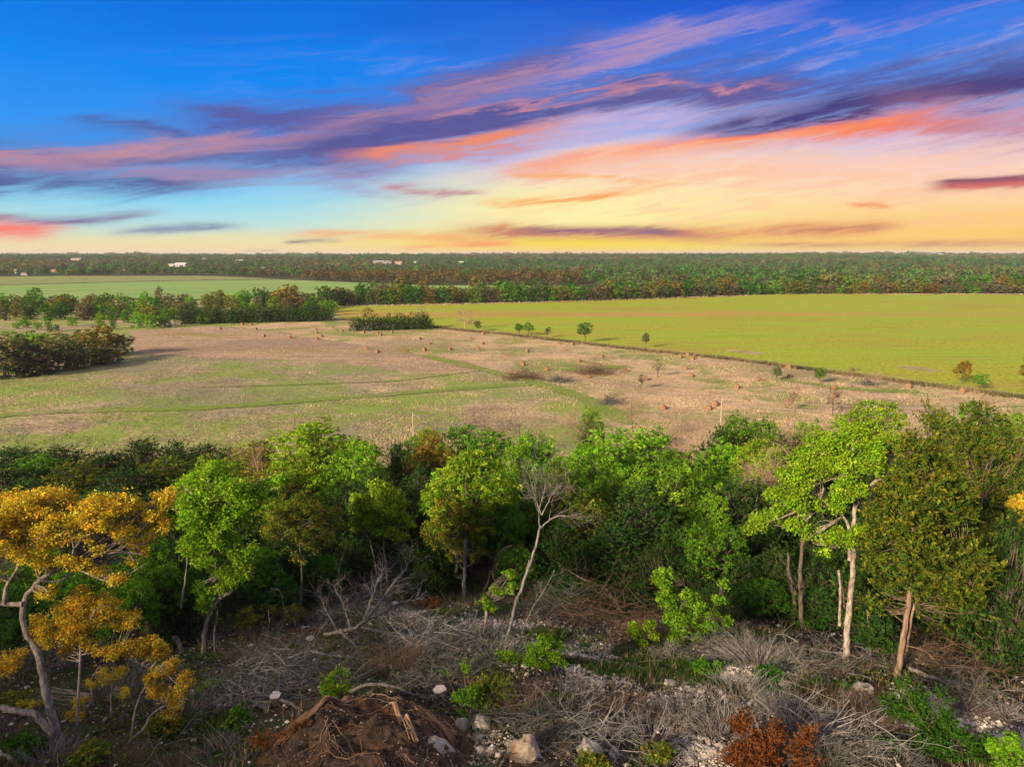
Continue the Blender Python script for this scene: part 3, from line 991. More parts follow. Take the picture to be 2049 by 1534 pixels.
FW = [  # px, py(top), width px, distance, palette, label
 (25, 893, 150, 68, 'juniper', 'dark juniper outermost in the juniper row along the left meadow edge'),
 (115, 890, 130, 66, 'juniper', 'low dark juniper beside the meadow edge, just above the pale green oak crown tops'),
 (200, 900, 120, 65, 'juniper', 'dark juniper in the meadow edge row where the row dips lowest'),
 (280, 876, 130, 66, 'juniper', 'dark peaked juniper, highest of the left meadow edge row'),
 (350, 880, 100, 65, 'juniper', 'dark juniper with ragged top between the peaked one and the twin tops'),
 (405, 884, 90, 65, 'juniper', 'dark juniper with twin tops beside the yellow-green tree at the meadow edge'),
 (455, 892, 90, 62, 'juniper', 'small dark juniper touching the olive tree at the meadow edge'),
 (60, 912, 130, 58, 'green', 'green bushy tree half hidden among the dark junipers at far left'),
 (0, 925, 160, 54, 'juniper', 'dark olive juniper cut by the picture edge above the golden oak'),
 (140, 925, 170, 55, 'goldjuniper', 'olive juniper behind the golden oak crown'),
 (240, 935, 170, 51, 'juniper', 'broad dark juniper behind the gap between golden oak and lime oak'),
 (330, 915, 170, 54, 'goldjuniper', 'olive juniper with brownish tip below the peaked dark juniper'),
 (400, 940, 150, 46, 'goldjuniper', 'olive green juniper rising behind the lime oak crown'),
 (60, 960, 190, 44, 'juniper', 'dark juniper directly behind the golden oak crown'),
 (220, 975, 190, 40, 'juniper', 'dark juniper in the second row behind the golden oak'),
 (505, 878, 130, 56, 'olive', 'olive and rust tinted tree left of the big yellow-green dome'),
 (640, 850, 225, 50, 'yellowgreen', 'big domed yellow-green tree standing highest at the meadow edge'),
 (700, 880, 130, 44, 'bright', 'bright green shoulder tree against the big yellow-green dome'),
 (590, 905, 150, 44, 'yellowgreen', 'yellowish tree in front of the big yellow-green dome'),
 (520, 935, 160, 38, 'olive', 'olive tree between the lime oak and the yellow-green dome'),
 (790, 880, 80, 48, 'juniper', 'narrow dark juniper beside the small orange tree'),
 (745, 935, 120, 40, 'juniper', 'dark juniper behind the round lime tree'),
 (840, 925, 110, 40, 'juniper', 'dark juniper between the round lime tree and the tall pale green oak'),
 (690, 950, 130, 36, 'juniper', 'black-green juniper filling the shade beside the round lime tree'),
 (830, 990, 120, 34, 'juniper', 'black-green juniper low behind the round lime tree'),
 (845, 860, 130, 58, 'bright', 'green low domed tree behind the small orange tree'),
 (857, 873, 105, 50, 'amber', 'small orange-brown tree with rounded crown at the meadow edge'),
 (955, 845, 150, 60, 'green', 'deep green dense domed tree at the meadow edge beside bare brown bushes'),
 (945, 905, 185, 31, 'yellowgreen', 'tall pale green oak with open crown left of the leaning dead trunk'),
 (910, 985, 130, 29.5, 'olive', 'thin olive foliaged oak low on the left flank of the tall pale green oak'),
 (1000, 990, 110, 31, 'green', 'green oak half hidden behind the tall pale green oak'),
 (1075, 865, 115, 48, 'bright', 'bright green twin domed tree right of the deep green domed tree'),
 (1035, 885, 80, 46, 'bright', 'small bright green domed tree below the deep green domed tree'),
 (1125, 905, 110, 40, 'green', 'green rounded tree behind the rusty tipped juniper'),
 (1120, 925, 110, 33, 'goldjuniper', 'rusty tipped juniper right behind the twigs of the leaning dead trunk'),
 (1180, 814, 58, 72, 'bright', 'small bright green tree alone among bare bushes at the field edge'),
 (1270, 845, 230, 50, 'bright', 'very broad bright green domed tree in the middle of the wood'),
 (1190, 880, 130, 44, 'bright', 'bright green tree on the near flank of the very broad domed tree'),
 (1370, 885, 110, 46, 'green', 'green tree on the far flank of the very broad domed tree'),
 (1210, 940, 130, 37, 'green', 'mid green tree below the very broad domed tree'),
 (1335, 915, 190, 37, 'bright', 'large light green tree with feathery upswept clumps in the middle of the wood'),
 (1420, 985, 90, 33, 'bright', 'light green tree at the shoulder of the feathery light green tree'),
 (1180, 985, 140, 31, 'goldjuniper', 'dark olive juniper left of the feathery light green tree'),
 (1280, 975, 190, 30, 'juniper', 'broad dark juniper in front of the feathery light green tree'),
 (1240, 1050, 180, 28, 'juniper', 'low black-green juniper above the twisted brown branches'),
 (1360, 1050, 140, 28, 'juniper', 'black-green juniper beside the shaded small leaved oak'),
 (1120, 1040, 120, 29, 'juniper', 'black-green juniper directly behind the leaning dead trunk'),
 (1430, 1035, 130, 25.5, 'green', 'shaded dark green small leaved oak with rounded crown and thin grey trunk'),
 (1497, 817, 125, 60, 'green', 'deep green round tree below the pale utility pole'),
 (1440, 850, 90, 57, 'juniper', 'dark juniper tucked beside the deep green round tree below the utility pole'),
 (1440, 880, 110, 50, 'bright', 'light green domed tree in front of the dark juniper near the utility pole'),
 (1560, 860, 90, 55, 'juniper', 'dark shrubby juniper between the deep green round tree and the lime bush'),
 (1530, 880, 130, 46, 'yellowgreen', 'yellow-green tree left of the tall forked oak'),
 (1600, 890, 110, 44, 'olive', 'reddish olive tree with bare twigs behind the tall forked oak'),
 (1500, 940, 140, 38, 'green', 'green tree in shade left of the tall forked oak'),
 (1580, 960, 140, 34, 'juniper', 'dark juniper in the gap left of the tall forked oak'),
 (1520, 1040, 150, 28, 'juniper', 'black-green juniper under the left limbs of the tall forked oak'),
 (1614, 835, 75, 65, 'bright', 'small lime bush at the field edge near two bare trees'),
 (1745, 800, 135, 63, 'yellowgreen', 'wide flat topped lime tree at the field edge crossed by the power wires'),
 (1700, 880, 120, 50, 'juniper', 'dark juniper behind the crown of the tall forked oak'),
 (1880, 812, 150, 36, 'goldjuniper', 'olive gold juniper topping the wood beside the power wires'),
 (1950, 815, 140, 45, 'green', 'deep green tree between the gold tinged junipers at the top right'),
 (1815, 860, 120, 34, 'goldjuniper', 'rusty gold juniper just right of the tall forked oak crown'),
 (1985, 850, 160, 32, 'goldjuniper', 'gold tinged juniper with upright plumes below the deep green tree'),
 (2048, 825, 90, 52, 'bright', 'bright green tree at the picture edge beyond the gold tinged junipers'),
 (1900, 900, 190, 28, 'goldjuniper', 'large olive gold juniper behind the near double trunked juniper'),
 (2030, 930, 150, 25, 'juniper', 'dark green juniper at the right picture edge in the middle row'),
 (1960, 990, 170, 23, 'juniper', 'dark juniper behind the drooping bough of the double trunked juniper'),
 (2050, 1080, 150, 20, 'juniper', 'dark juniper with drooping boughs cut by the right picture edge'),
 (1640, 1030, 130, 26, 'juniper', 'black-green juniper behind the trunk of the tall forked oak'),
 (1680, 1120, 110, 24, 'green', 'shaded green sapling low behind the trunk of the tall forked oak'),
 (1570, 1140, 80, 24, 'green', 'shaded green sapling beside the broken snag in the dark wood'),
 (1730, 1060, 120, 25, 'juniper', 'black-green juniper between the forked oak and the double trunked juniper'),
 (620, 1010, 160, 30, 'juniper', 'black-green juniper behind the thin orange flecked oak'),
 (560, 1080, 120, 27, 'green', 'shaded green tree low beside the lime oak'),
 (640, 1110, 100, 26, 'deep', 'shaded dark green small tree beside the fallen grey tree'),
 (340, 1040, 130, 26, 'juniper', 'black-green juniper in the gap between golden oak and lime oak'),
 (300, 1110, 130, 20, 'green', 'dark green leafy sapling in shade right of the golden oak trunk'),
 (240, 1150, 120, 17.5, 'green', 'dark green leafy bush directly under the golden oak crown'),
 (370, 1130, 90, 21, 'deep', 'shaded deep green sapling beside the lime oak trunk'),
 (60, 1100, 160, 20, 'green', 'green tree seen through the golden oak beside its pale trunk'),
 (1030, 1090, 90, 28, 'green', 'shaded green sapling behind the leaning dead trunk near the twisted trunks'),
 (480, 1000, 140, 30, 'juniper', 'black-green juniper directly behind the lime oak crown'),
 (560, 985, 120, 33, 'yellowgreen', 'yellow-green oak behind the thin orange flecked oak'),
 (1790, 905, 150, 24, 'juniper', 'dark juniper filling behind the left flank of the double trunked juniper'),
 (1900, 960, 170, 20.5, 'juniper', 'dark juniper close behind the right flank of the double trunked juniper'),
 (1985, 1000, 160, 19, 'goldjuniper', 'gold green juniper with boughs to the ground near the right edge'),
 (2045, 1010, 150, 17.5, 'juniper', 'near dark juniper cut by the right edge under the golden foliage tip'),
 (1950, 1110, 130, 19.5, 'juniper', 'low dark juniper right of the double reddish trunk'),
 (1870, 1140, 110, 21, 'juniper', 'low black-green juniper right behind the double reddish trunk'),
 (1745, 1130, 110, 22.5, 'juniper', 'low black-green juniper between forked oak and double reddish trunk'),
 (1650, 1110, 120, 23, 'juniper', 'low black-green juniper close behind the forked oak trunk'),
 (1560, 1090, 120, 24, 'juniper', 'low black-green juniper behind the broken snag'),
 (1490, 1110, 120, 24.5, 'juniper', 'low black-green juniper right of the thin pale trunk'),
 (1400, 1090, 110, 25.5, 'juniper', 'low black-green juniper behind the large leafy shrub'),
 (1320, 1080, 110, 26, 'juniper', 'low black-green juniper left of the large leafy shrub'),
 (1250, 1110, 110, 27, 'juniper', 'low black-green juniper above the crooked grey trunk'),
 (1180, 1090, 110, 27.5, 'juniper', 'low black-green juniper behind the dark reddish brush heap'),
 (880, 1080, 110, 30, 'juniper', 'low black-green juniper left of the straight grey trunk'),
 (820, 1090, 100, 29, 'juniper', 'low black-green juniper right of the round headed tree trunk'),
 (700, 1070, 110, 29, 'juniper', 'low black-green juniper left of the round headed tree trunk'),
 (560, 1060, 120, 25.5, 'juniper', 'low black-green juniper behind the thin olive oak trunk'),
 (500, 1090, 120, 24, 'green', 'green low tree right of the lime oak trunk'),
 (350, 1080, 120, 23, 'juniper', 'low black-green juniper left of the lime oak trunk'),
 (280, 1060, 120, 21, 'green', 'green low tree between golden oak and lime oak'),
 (160, 1120, 130, 18, 'green', 'green low tree right behind the crooked pale trunk'),
 (20, 1170, 130, 18, 'deep', 'deep green low tree behind the crooked pale trunk at the edge'),
 (1120, 1150, 100, 25, 'deep', 'dark low sapling at the wood edge right of the dead stem'),
 (1195, 1165, 110, 24.5, 'juniper', 'dark low juniper at the wood edge behind the reddish broken branch'),
 (1275, 1160, 100, 24, 'juniper', 'dark low juniper at the wood edge left of the leafy shrub'),
 (1450, 1165, 110, 23, 'juniper', 'dark low juniper at the wood edge right of the leafy shrub'),
 (1530, 1160, 110, 22.5, 'deep', 'dark low sapling at the wood edge above the arched brush'),
 (1630, 1170, 100, 22, 'juniper', 'dark low juniper at the wood edge left of the forked oak foot'),
 (1745, 1190, 90, 20.5, 'juniper', 'dark low juniper at the wood edge between the two big trunks'),
 (1880, 1200, 120, 19.5, 'juniper', 'dark low juniper at the wood edge right of the double trunk'),
 (1960, 1210, 120, 19, 'juniper', 'dark low juniper above the long fallen trunk'),
 (2040, 1220, 110, 18, 'deep', 'dark low shrubby tree at the right edge above the branch tangle'),
 (640, 1140, 90, 25, 'juniper', 'dark low juniper left of the fallen grey tree'),
 (545, 1150, 100, 23.5, 'deep', 'dark low sapling under the thin olive oak'),
 (470, 1165, 90, 22, 'juniper', 'dark low juniper right of the lime oak foot'),
 (350, 1175, 100, 20, 'juniper', 'dark low juniper left of the lime oak foot'),
 (850, 1130, 90, 27, 'juniper', 'dark low juniper at the top of the pale gravel'),
 (980, 930, 110, 36, 'bright', 'light green crown filling behind the tall pale green oak'),
 (900, 925, 120, 34, 'bright', 'bright green crown left behind the tall pale green oak'),
 (1060, 960, 110, 34, 'bright', 'bright green crown behind the leaning dead tree top'),
 (430, 905, 130, 45, 'yellowgreen', 'yellow-green crown behind the lime oak top'),
 (1440, 930, 120, 40, 'green', 'green crown right of the feathery light green tree'),
 (1560, 900, 120, 42, 'yellowgreen', 'yellow-green crown behind the left limbs of the forked oak'),
]
for i, (px, py, w, Y, pal, lab) in enumerate(FW):
    wood_tree(px, py, w, Y, pal, lab, var=i % 3)

# the shaded wood floor is closed off by a few junipers further in
INL = ['behind the crooked pale trunk', 'behind the lime oak trunk', 'between lime oak and thin olive oak', 'under the round headed lime tree', 'left of the straight grey trunk', 'behind the foot of the leaning dead tree', 'above the dark reddish brush heap', 'behind the thin pale trunk', 'behind the broken snag', 'behind the double trunked juniper', 'behind the shaded reddish trunk', 'behind the dark green leafy sapling', 'behind the deep green sapling', 'behind the twisting dark trunk', 'behind the large leafy shrub']
for i, (px, Y) in enumerate([(80, 34), (420, 36), (560, 42), (760, 33), (900, 36), (1060, 36), (1290, 36), (1480, 34), (1650, 34), (1830, 30), (1960, 34), (180, 32), (300, 34), (980, 42), (1400, 42)]):
    b = at(px, 900, Y)
    g = float(H(b[0], b[1]))
    hgt = (CAMZ - Y * math.tan(D2R(18.5 if 500 < px < 1600 else 19.5))) - g
    tree_obj('juniper_tree', (b[0], b[1], g - .05), template('juniper', i % 3, 0), 'black-green juniper deep in the shaded wood, ' + INL[i], 'tree', 'junipers deep inside the wood', RNG.uniform(0, 6.28), (1.0, 1.0, max(hgt, 2.5) / 7.0))


# ------------------------------------------------------------------ hero trees
def hero(name, seed, Y, base_px, paths, blobs, pal, label, bark, leaf, crad, nclus, nleaf, kind='broad', R0=.12, twigs=200, cat='tree', flat=.9):
    nclus = int(nclus * 1.15)
    if pal in ('orange', 'gold'):
        nclus = int(nclus * 1.45); leaf *= .76; crad *= .85
    """paths: list of (list of (px,py,dY), r0, r1); blobs: (px,py,rpx,dY)"""
    b = G(*base_px)
    O = b.copy()
    tp = []
    for pts, r0, r1 in paths:
        Q = []
        for j, p in enumerate(pts):
            q = at(p[0], p[1], O[1] + p[2]) - O
            Q.append(q)
        tp.append((Q, r0, r1))
    L = []
    for px, py, rp, dy in blobs:
        q = at(px, py, O[1] + dy) - O
        L.append((q[0], q[1], q[2], pxs(rp, O[1] + dy) * 1.0))
    ms = build_tree_mesh(seed, 6, 3, pal, kind, nclus=nclus, nleaf=nleaf, leaf=leaf, crad=crad, bark=bark, R0=R0, twigs=twigs, explicit=L, trunk_paths=tp, flat=flat, gap_=.46 if pal == 'rust' else (.40 if pal in ('orange', 'gold') else (.32 if kind == 'broad' else .36)), rag=5)
    return tree_obj(name, O, ms, label, cat)


hero('oak_tree', 11, 0, (122, 1492), [
    ([(122, 1496, 0), (95, 1400, 0), (78, 1310, 0), (55, 1270, .1), (42, 1225, .1), (50, 1190, .2), (80, 1160, .3), (110, 1140, .5), (150, 1128, .8)], .15, .06),
    ([(45, 1208, .1), (0, 1208, 0), (-40, 1190, -.2), (-90, 1120, -.2)], .08, .05),
    ([(8, 1208, 0), (12, 1170, .1), (35, 1140, .3), (38, 1080, .4)], .06, .03),
    ([(80, 1160, .3), (120, 1165, .5), (150, 1140, .8), (230, 1120, 1.2)], .05, .02)],
    [(235, 1160, 18, .6), (280, 1120, 20, .9), (90, 1190, 20, .2), (-10, 1150, 26, .2), (45, 1150, 16, .5), (330, 1000, 22, 1.7), (40, 1040, 50, .4), (100, 1010, 48, .8), (170, 1020, 50, 1.0), (240, 1010, 44, 1.3), (295, 1030, 34, 1.6), (130, 1070, 50, .2), (60, 1100, 42, .2), (210, 1075, 48, .8),
     (265, 1085, 36, 1.2), (0, 1070, 50, 0), (-60, 1060, 60, 0), (150, 1120, 30, .4), (20, 1005, 34, 1.0), (200, 1130, 26, .8), (-20, 1030, 40, .6), (90, 1130, 22, .3), (310, 1065, 24, 1.4)],
    'orange', 'large golden orange oak with pale crooked trunk at the left edge', M_BARK, 0.059, 0.151, 4025, 15, R0=.09, twigs=420)
hero('oak_tree', 12, 0, (158, 1482), [
    ([(155, 1490, 0), (155, 1420, 0), (160, 1330, 0), (160, 1280, .1), (190, 1220, .2)], .055, .03),
    ([(160, 1310, 0), (210, 1300, .1), (250, 1310, .2), (300, 1338, .3)], .03, .015),
    ([(120, 1330, .4), (112, 1270, .5), (150, 1220, .5)], .05, .02)],
    [(110, 1225, 36, .3), (160, 1205, 36, .5), (205, 1230, 34, .4), (250, 1245, 28, .5), (150, 1270, 34, 0), (200, 1290, 26, .1), (60, 1290, 28, -.1), (20, 1320, 30, -.2), (95, 1270, 30, 0),
     (290, 1290, 26, .4), (310, 1310, 22, .4), (240, 1300, 24, .1), (120, 1310, 22, .1)],
    'gold', 'small golden oak with spreading crown under the large golden orange oak', M_BARK, 0.052, 0.130, 1837, 14, R0=.05, twigs=260)
hero('oak_tree', 13, 0, (265, 1478), [
    ([(262, 1480, 0), (268, 1430, 0), (280, 1390, 0), (305, 1350, 0), (320, 1330, 0)], .04, .02),
    ([(235, 1525, -.3), (260, 1480, -.2), (290, 1455, -.1), (300, 1430, 0), (330, 1410, 0)], .05, .02)],
    [(330, 1345, 26, 0), (360, 1365, 24, 0), (320, 1385, 24, 0), (350, 1400, 20, .1), (345, 1430, 18, .1), (305, 1360, 18, 0)],
    'gold', 'thin leaning golden sapling in front of the lime oak at lower left', M_BARK, 0.049, 0.108, 735, 12, R0=.03, twigs=120)
hero('oak_tree', 14, 0, (190, 1440), [
    ([(182, 1440, 0), (186, 1400, 0), (180, 1360, 0), (200, 1330, 0)], .035, .015),
    ([(222, 1440, 0), (222, 1390, 0), (226, 1340, .1), (230, 1310, .1)], .035, .015)],
    [(185, 1350, 24, 0), (160, 1410, 18, -.1), (150, 1430, 16, -.2), (225, 1350, 24, .2), (245, 1385, 14, 0), (70, 1400, 22, -.1), (100, 1390, 14, 0)],
    'gold', 'slender twin stemmed golden sapling behind the crooked pale trunk', M_BARK, 0.045, 0.101, 577, 11, R0=.03, twigs=90)
hero('oak_tree', 15, 0, (418, 1310), [
    ([(408, 1310, 0), (408, 1270, 0), (418, 1225, 0), (440, 1195, .1), (470, 1180, .2), (420, 1120, .4), (425, 1050, .6)], .11, .05),
    ([(430, 1310, 0), (428, 1270, 0), (436, 1220, 0)], .05, .03),
    ([(362, 1215, .4), (370, 1165, .5), (375, 1120, .6)], .05, .03)],
    [(420, 960, 40, 1.0), (370, 985, 34, 1.0), (470, 975, 44, .8), (340, 1000, 24, 1.0), (400, 1030, 50, .4), (460, 1040, 50, .4), (500, 1010, 34, .8), (430, 1100, 50, .2), (480, 1100, 38, .2),
     (390, 1090, 36, .4), (440, 1160, 34, 0), (480, 1150, 28, 0), (410, 1180, 24, 0), (530, 985, 30, 1.2), (570, 970, 24, 1.4), (410, 1215, 16, 0)],
    'lime', 'tall lime green oak with bare reddish limbs beside the golden oak', M_BARK, 0.070, 0.173, 3325, 15, R0=.08, twigs=360)
hero('oak_tree', 16, 0, (610, 1235), [
    ([(600, 1235, 0), (605, 1150, 0), (600, 1080, 0), (590, 1030, .2)], .08, .03)],
    [(560, 1035, 26, 0), (600, 1020, 34, .3), (640, 1040, 30, .2), (668, 1030, 20, .2), (650, 1075, 24, 0), (590, 1070, 34, 0), (545, 1065, 24, 0), (610, 1110, 28, 0), (675, 1050, 14, 0)],
    'olive', 'thin olive oak with orange flecked leaves behind the fallen grey tree', M_BARKD, 0.070, 0.173, 1225, 13, R0=.06, twigs=200)
hero('oak_tree', 17, 0, (772, 1215), [
    ([(775, 1215, 0), (775, 1150, 0), (768, 1100, 0), (770, 1060, 0)], .09, .05),
    ([(760, 1180, 0), (750, 1120, 0), (740, 1080, 0)], .05, .03)],
    [(765, 985, 26, 0), (725, 1005, 24, 0), (795, 1000, 24, 0), (735, 1035, 32, -.2), (780, 1030, 34, -.3), (808, 1045, 20, 0), (720, 1055, 20, 0), (760, 1060, 28, -.2), (795, 1065, 20, 0), (752, 970, 16, .2)],
    'lime', 'round headed lime green tree above the fallen grey tree', M_BARKD, 0.077, 0.180, 1575, 18, R0=.07, twigs=120)
hero('oak_tree', 18, 0, (1692, 1330), [
    ([(1692, 1335, 0), (1695, 1260, 0), (1700, 1200, 0), (1708, 1130, 0), (1706, 1060, 0), (1712, 1010, 0), (1722, 990, 0), (1745, 970, .1), (1768, 950, .3), (1782, 915, .6)], .15, .05),
    ([(1680, 1250, .2), (1682, 1170, .2), (1678, 1140, .2)], .06, .05),
    ([(1700, 1120, 0), (1698, 1070, 0), (1700, 1050, 0), (1670, 1010, .2), (1640, 1000, .4)], .08, .04),
    ([(1712, 1010, 0), (1705, 975, 0), (1690, 930, .2)], .07, .03),
    ([(1740, 945, .3), (1725, 915, .3), (1745, 900, .4)], .05, .03)],
    [(1660, 890, 34, .4), (1710, 880, 34, .4), (1750, 900, 32, .3), (1790, 895, 24, .6), (1620, 920, 32, .4), (1690, 925, 40, 0), (1740, 930, 32, -.2), (1770, 920, 22, 0), (1590, 960, 34, .3),
     (1640, 965, 38, 0), (1690, 975, 34, -.2), (1560, 1000, 26, .2), (1600, 1010, 30, 0), (1650, 1010, 30, 0), (1520, 1045, 18, 0), (1545, 1030, 20, .1), (1590, 1050, 20, -.1), (1640, 1085, 28, -.1), (1680, 1075, 26, -.2), (1500, 1055, 12, 0), (1720, 1060, 14, -.2), (1620, 1075, 18, 0)],
    'yellowgreen', 'tall forked oak with pale sunlit trunk and flat spreading crown', M_BARK, 0.066, 0.158, 4025, 16, R0=.08, twigs=420, flat=.8)
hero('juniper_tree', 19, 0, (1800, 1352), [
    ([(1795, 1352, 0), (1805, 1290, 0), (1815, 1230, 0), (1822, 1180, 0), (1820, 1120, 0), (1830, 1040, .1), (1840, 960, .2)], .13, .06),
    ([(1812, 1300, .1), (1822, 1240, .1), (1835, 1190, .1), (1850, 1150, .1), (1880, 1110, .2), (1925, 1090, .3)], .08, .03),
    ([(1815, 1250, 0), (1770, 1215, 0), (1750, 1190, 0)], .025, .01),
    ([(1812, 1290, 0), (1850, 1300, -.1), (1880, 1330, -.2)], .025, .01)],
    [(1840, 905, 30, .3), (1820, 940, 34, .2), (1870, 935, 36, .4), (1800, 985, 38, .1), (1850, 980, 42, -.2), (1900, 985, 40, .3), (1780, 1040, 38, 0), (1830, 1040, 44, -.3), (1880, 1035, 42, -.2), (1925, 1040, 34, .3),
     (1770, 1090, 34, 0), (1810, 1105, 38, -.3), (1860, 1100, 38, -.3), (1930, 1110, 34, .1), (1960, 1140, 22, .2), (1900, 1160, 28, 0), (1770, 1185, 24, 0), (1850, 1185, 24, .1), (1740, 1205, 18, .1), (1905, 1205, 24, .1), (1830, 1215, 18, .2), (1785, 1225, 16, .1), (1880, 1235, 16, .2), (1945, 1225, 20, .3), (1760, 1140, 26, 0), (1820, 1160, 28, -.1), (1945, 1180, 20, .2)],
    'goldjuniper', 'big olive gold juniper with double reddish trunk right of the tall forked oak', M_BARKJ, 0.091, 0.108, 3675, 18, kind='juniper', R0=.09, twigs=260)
hero('juniper_tree', 20, 0, (2058, 1260), [
    ([(2060, 1265, 0), (2060, 1150, 0), (2058, 1050, 0)], .08, .04)],
    [(2040, 1010, 20, 0), (2052, 1040, 22, 0), (2070, 1000, 26, 0), (2045, 1075, 18, 0), (2060, 1120, 26, 0), (2045, 1145, 14, 0)],
    'gold', 'golden orange foliage tip of a tree cut by the right picture edge', M_BARKJ, 0.063, 0.130, 735, 16, R0=.05, twigs=60)
hero('juniper_tree', 21, 0, (1700, 1290), [
    ([(1700, 1290, .5), (1690, 1220, .5), (1685, 1160, .5)], .05, .03)],
    [(1690, 1175, 26, .5), (1660, 1200, 22, .5), (1720, 1200, 24, .4), (1680, 1230, 22, .4), (1720, 1240, 20, .3), (1640, 1180, 16, .5)],
    'juniper', 'shaded green young juniper in front of the trunk of the tall forked oak', M_BARKJ, 0.084, 0.101, 910, 14, kind='juniper', R0=.04, twigs=60)
hero('juniper_tree', 22, 0, (1745, 1330), [
    ([(1745, 1330, 0), (1740, 1280, 0), (1735, 1220, 0)], .04, .02)],
    [(1760, 1260, 20, 0), (1735, 1280, 18, 0), (1770, 1300, 18, -.1), (1745, 1230, 16, 0)],
    'juniper', 'small drooping juniper between the forked oak and double trunked juniper', M_BARKJ, 0.084, 0.101, 525, 14, kind='juniper', R0=.03, twigs=40)
hero('juniper_tree', 35, 0, (1965, 1285), [
    ([(1965, 1290, 0), (1968, 1200, 1), (1960, 1100, 2.5), (1965, 1000, 3.5)], .14, .07)],
    [(1895, 850, 36, 5), (1950, 850, 42, 5), (2010, 865, 40, 5), (2060, 880, 40, 5), (1925, 905, 44, 4.5), (1985, 920, 46, 4.3), (2040, 940, 42, 4.2), (1900, 960, 40, 4.5), (1960, 985, 46, 3.8), (2015, 1005, 44, 3.6), (2065, 1010, 40, 3.6),
     (1935, 1050, 40, 3.4), (1990, 1070, 44, 3), (2045, 1080, 38, 3), (1960, 1120, 36, 2.6), (2015, 1140, 36, 2.4), (2060, 1150, 34, 2.4), (1985, 1190, 28, 2), (2040, 1200, 28, 2)],
    'goldjuniper', 'broad gold green juniper forming the high wall of foliage at the right edge', M_BARKJ, .11, .15, 3200, 18, kind='juniper', R0=.09, twigs=160)
# leafy understory shrubs
hero('leafy_shrub', 23, 0, (1385, 1290), [
    ([(1385, 1290, 0), (1380, 1220, 0), (1370, 1170, 0)], .03, .015), ([(1385, 1290, 0), (1420, 1230, 0), (1440, 1190, 0)], .025, .012)],
    [(1335, 1160, 24, 0), (1365, 1180, 26, 0), (1340, 1205, 26, 0), (1390, 1215, 26, 0), (1420, 1235, 22, 0), (1365, 1245, 28, -.1), (1440, 1200, 12, 0), (1450, 1170, 10, 0), (1455, 1245, 14, 0), (1400, 1265, 22, -.1), (1330, 1140, 14, 0), (1350, 1275, 18, 0)],
    'bright', 'large bright green leafy shrub at the foot of the shaded wood', M_BARKD, 0.070, 0.122, 1400, 12, R0=.03, twigs=120, cat='shrub')
hero('leafy_shrub', 24, 0, (1290, 1300), [([(1290, 1300, 0), (1288, 1270, 0)], .02, .01)],
    [(1270, 1262, 15, 0), (1300, 1250, 13, 0), (1310, 1272, 14, 0), (1285, 1282, 14, 0)],
    'lime', 'small yellow-green bush left of the large bright green leafy shrub', M_BARKD, 0.070, 0.101, 297, 12, R0=.02, twigs=40, cat='shrub')
hero('leafy_shrub', 25, 0, (1090, 1345), [([(1090, 1345, 0), (1090, 1310, 0)], .02, .01)],
    [(1090, 1285, 20, 0), (1070, 1305, 20, 0), (1110, 1305, 20, 0), (1090, 1325, 24, -.1), (1120, 1325, 14, 0), (1060, 1322, 12, 0)],
    'bright', 'dense rounded bright green bush beside the gravel slope', M_BARKD, 0.052, 0.094, 910, 13, R0=.02, twigs=40, cat='shrub')
hero('leafy_shrub', 26, 0, (980, 1265), [
    ([(972, 1275, 0), (972, 1240, 0), (976, 1200, 0), (966, 1195, 0)], .09, .07), ([(976, 1235, 0), (975, 1205, 0), (1000, 1180, 0), (1020, 1150, 0)], .02, .01)],
    [(975, 1195, 16, 0), (990, 1180, 14, 0), (965, 1210, 13, 0), (985, 1215, 12, 0), (1022, 1150, 12, 0), (1028, 1175, 12, 0), (1010, 1185, 8, 0)],
    'lime', 'cut pale trunk resprouting with yellow-green leaves beside the leaning dead trunk', M_BARK, 0.059, 0.086, 350, 11, R0=.02, twigs=60, cat='tree')
hero('young_juniper', 27, 0, (665, 1400), [([(665, 1400, 0), (672, 1370, 0)], .02, .01)],
    [(675, 1360, 14, 0), (655, 1380, 16, 0), (685, 1385, 15, 0), (665, 1400, 16, 0)],
    'lime', 'small bright juniper bush just above the earth mound', M_BARKJ, 0.063, 0.079, 350, 14, kind='juniper', R0=.015, twigs=0, cat='shrub')
hero('young_juniper', 28, 0, (935, 1440), [
    ([(945, 1445, 0), (935, 1400, 0), (928, 1345, 0)], .02, .01), ([(945, 1445, 0), (915, 1400, 0), (895, 1350, 0)], .012, .006)],
    [(928, 1340, 10, 0), (936, 1365, 12, 0), (945, 1395, 14, 0), (925, 1400, 12, 0), (940, 1425, 18, 0), (965, 1430, 14, 0), (898, 1350, 7, 0), (918, 1390, 8, 0)],
    'bright', 'feathery light green young juniper beside the cut stump', M_BARKJ, 0.059, 0.065, 455, 12, kind='juniper', R0=.012, twigs=0, cat='shrub')
hero('young_juniper', 29, 0, (985, 1415), [([(985, 1415, 0), (985, 1380, 0)], .02, .01)],
    [(975, 1375, 20, 0), (1000, 1370, 18, 0), (985, 1395, 22, 0), (1005, 1395, 18, 0), (965, 1395, 14, 0)],
    'olive', 'olive green rounded young juniper between the feathery one and the tan twig bush', M_BARKJ, 0.056, 0.072, 577, 13, kind='juniper', R0=.015, twigs=0, cat='shrub')
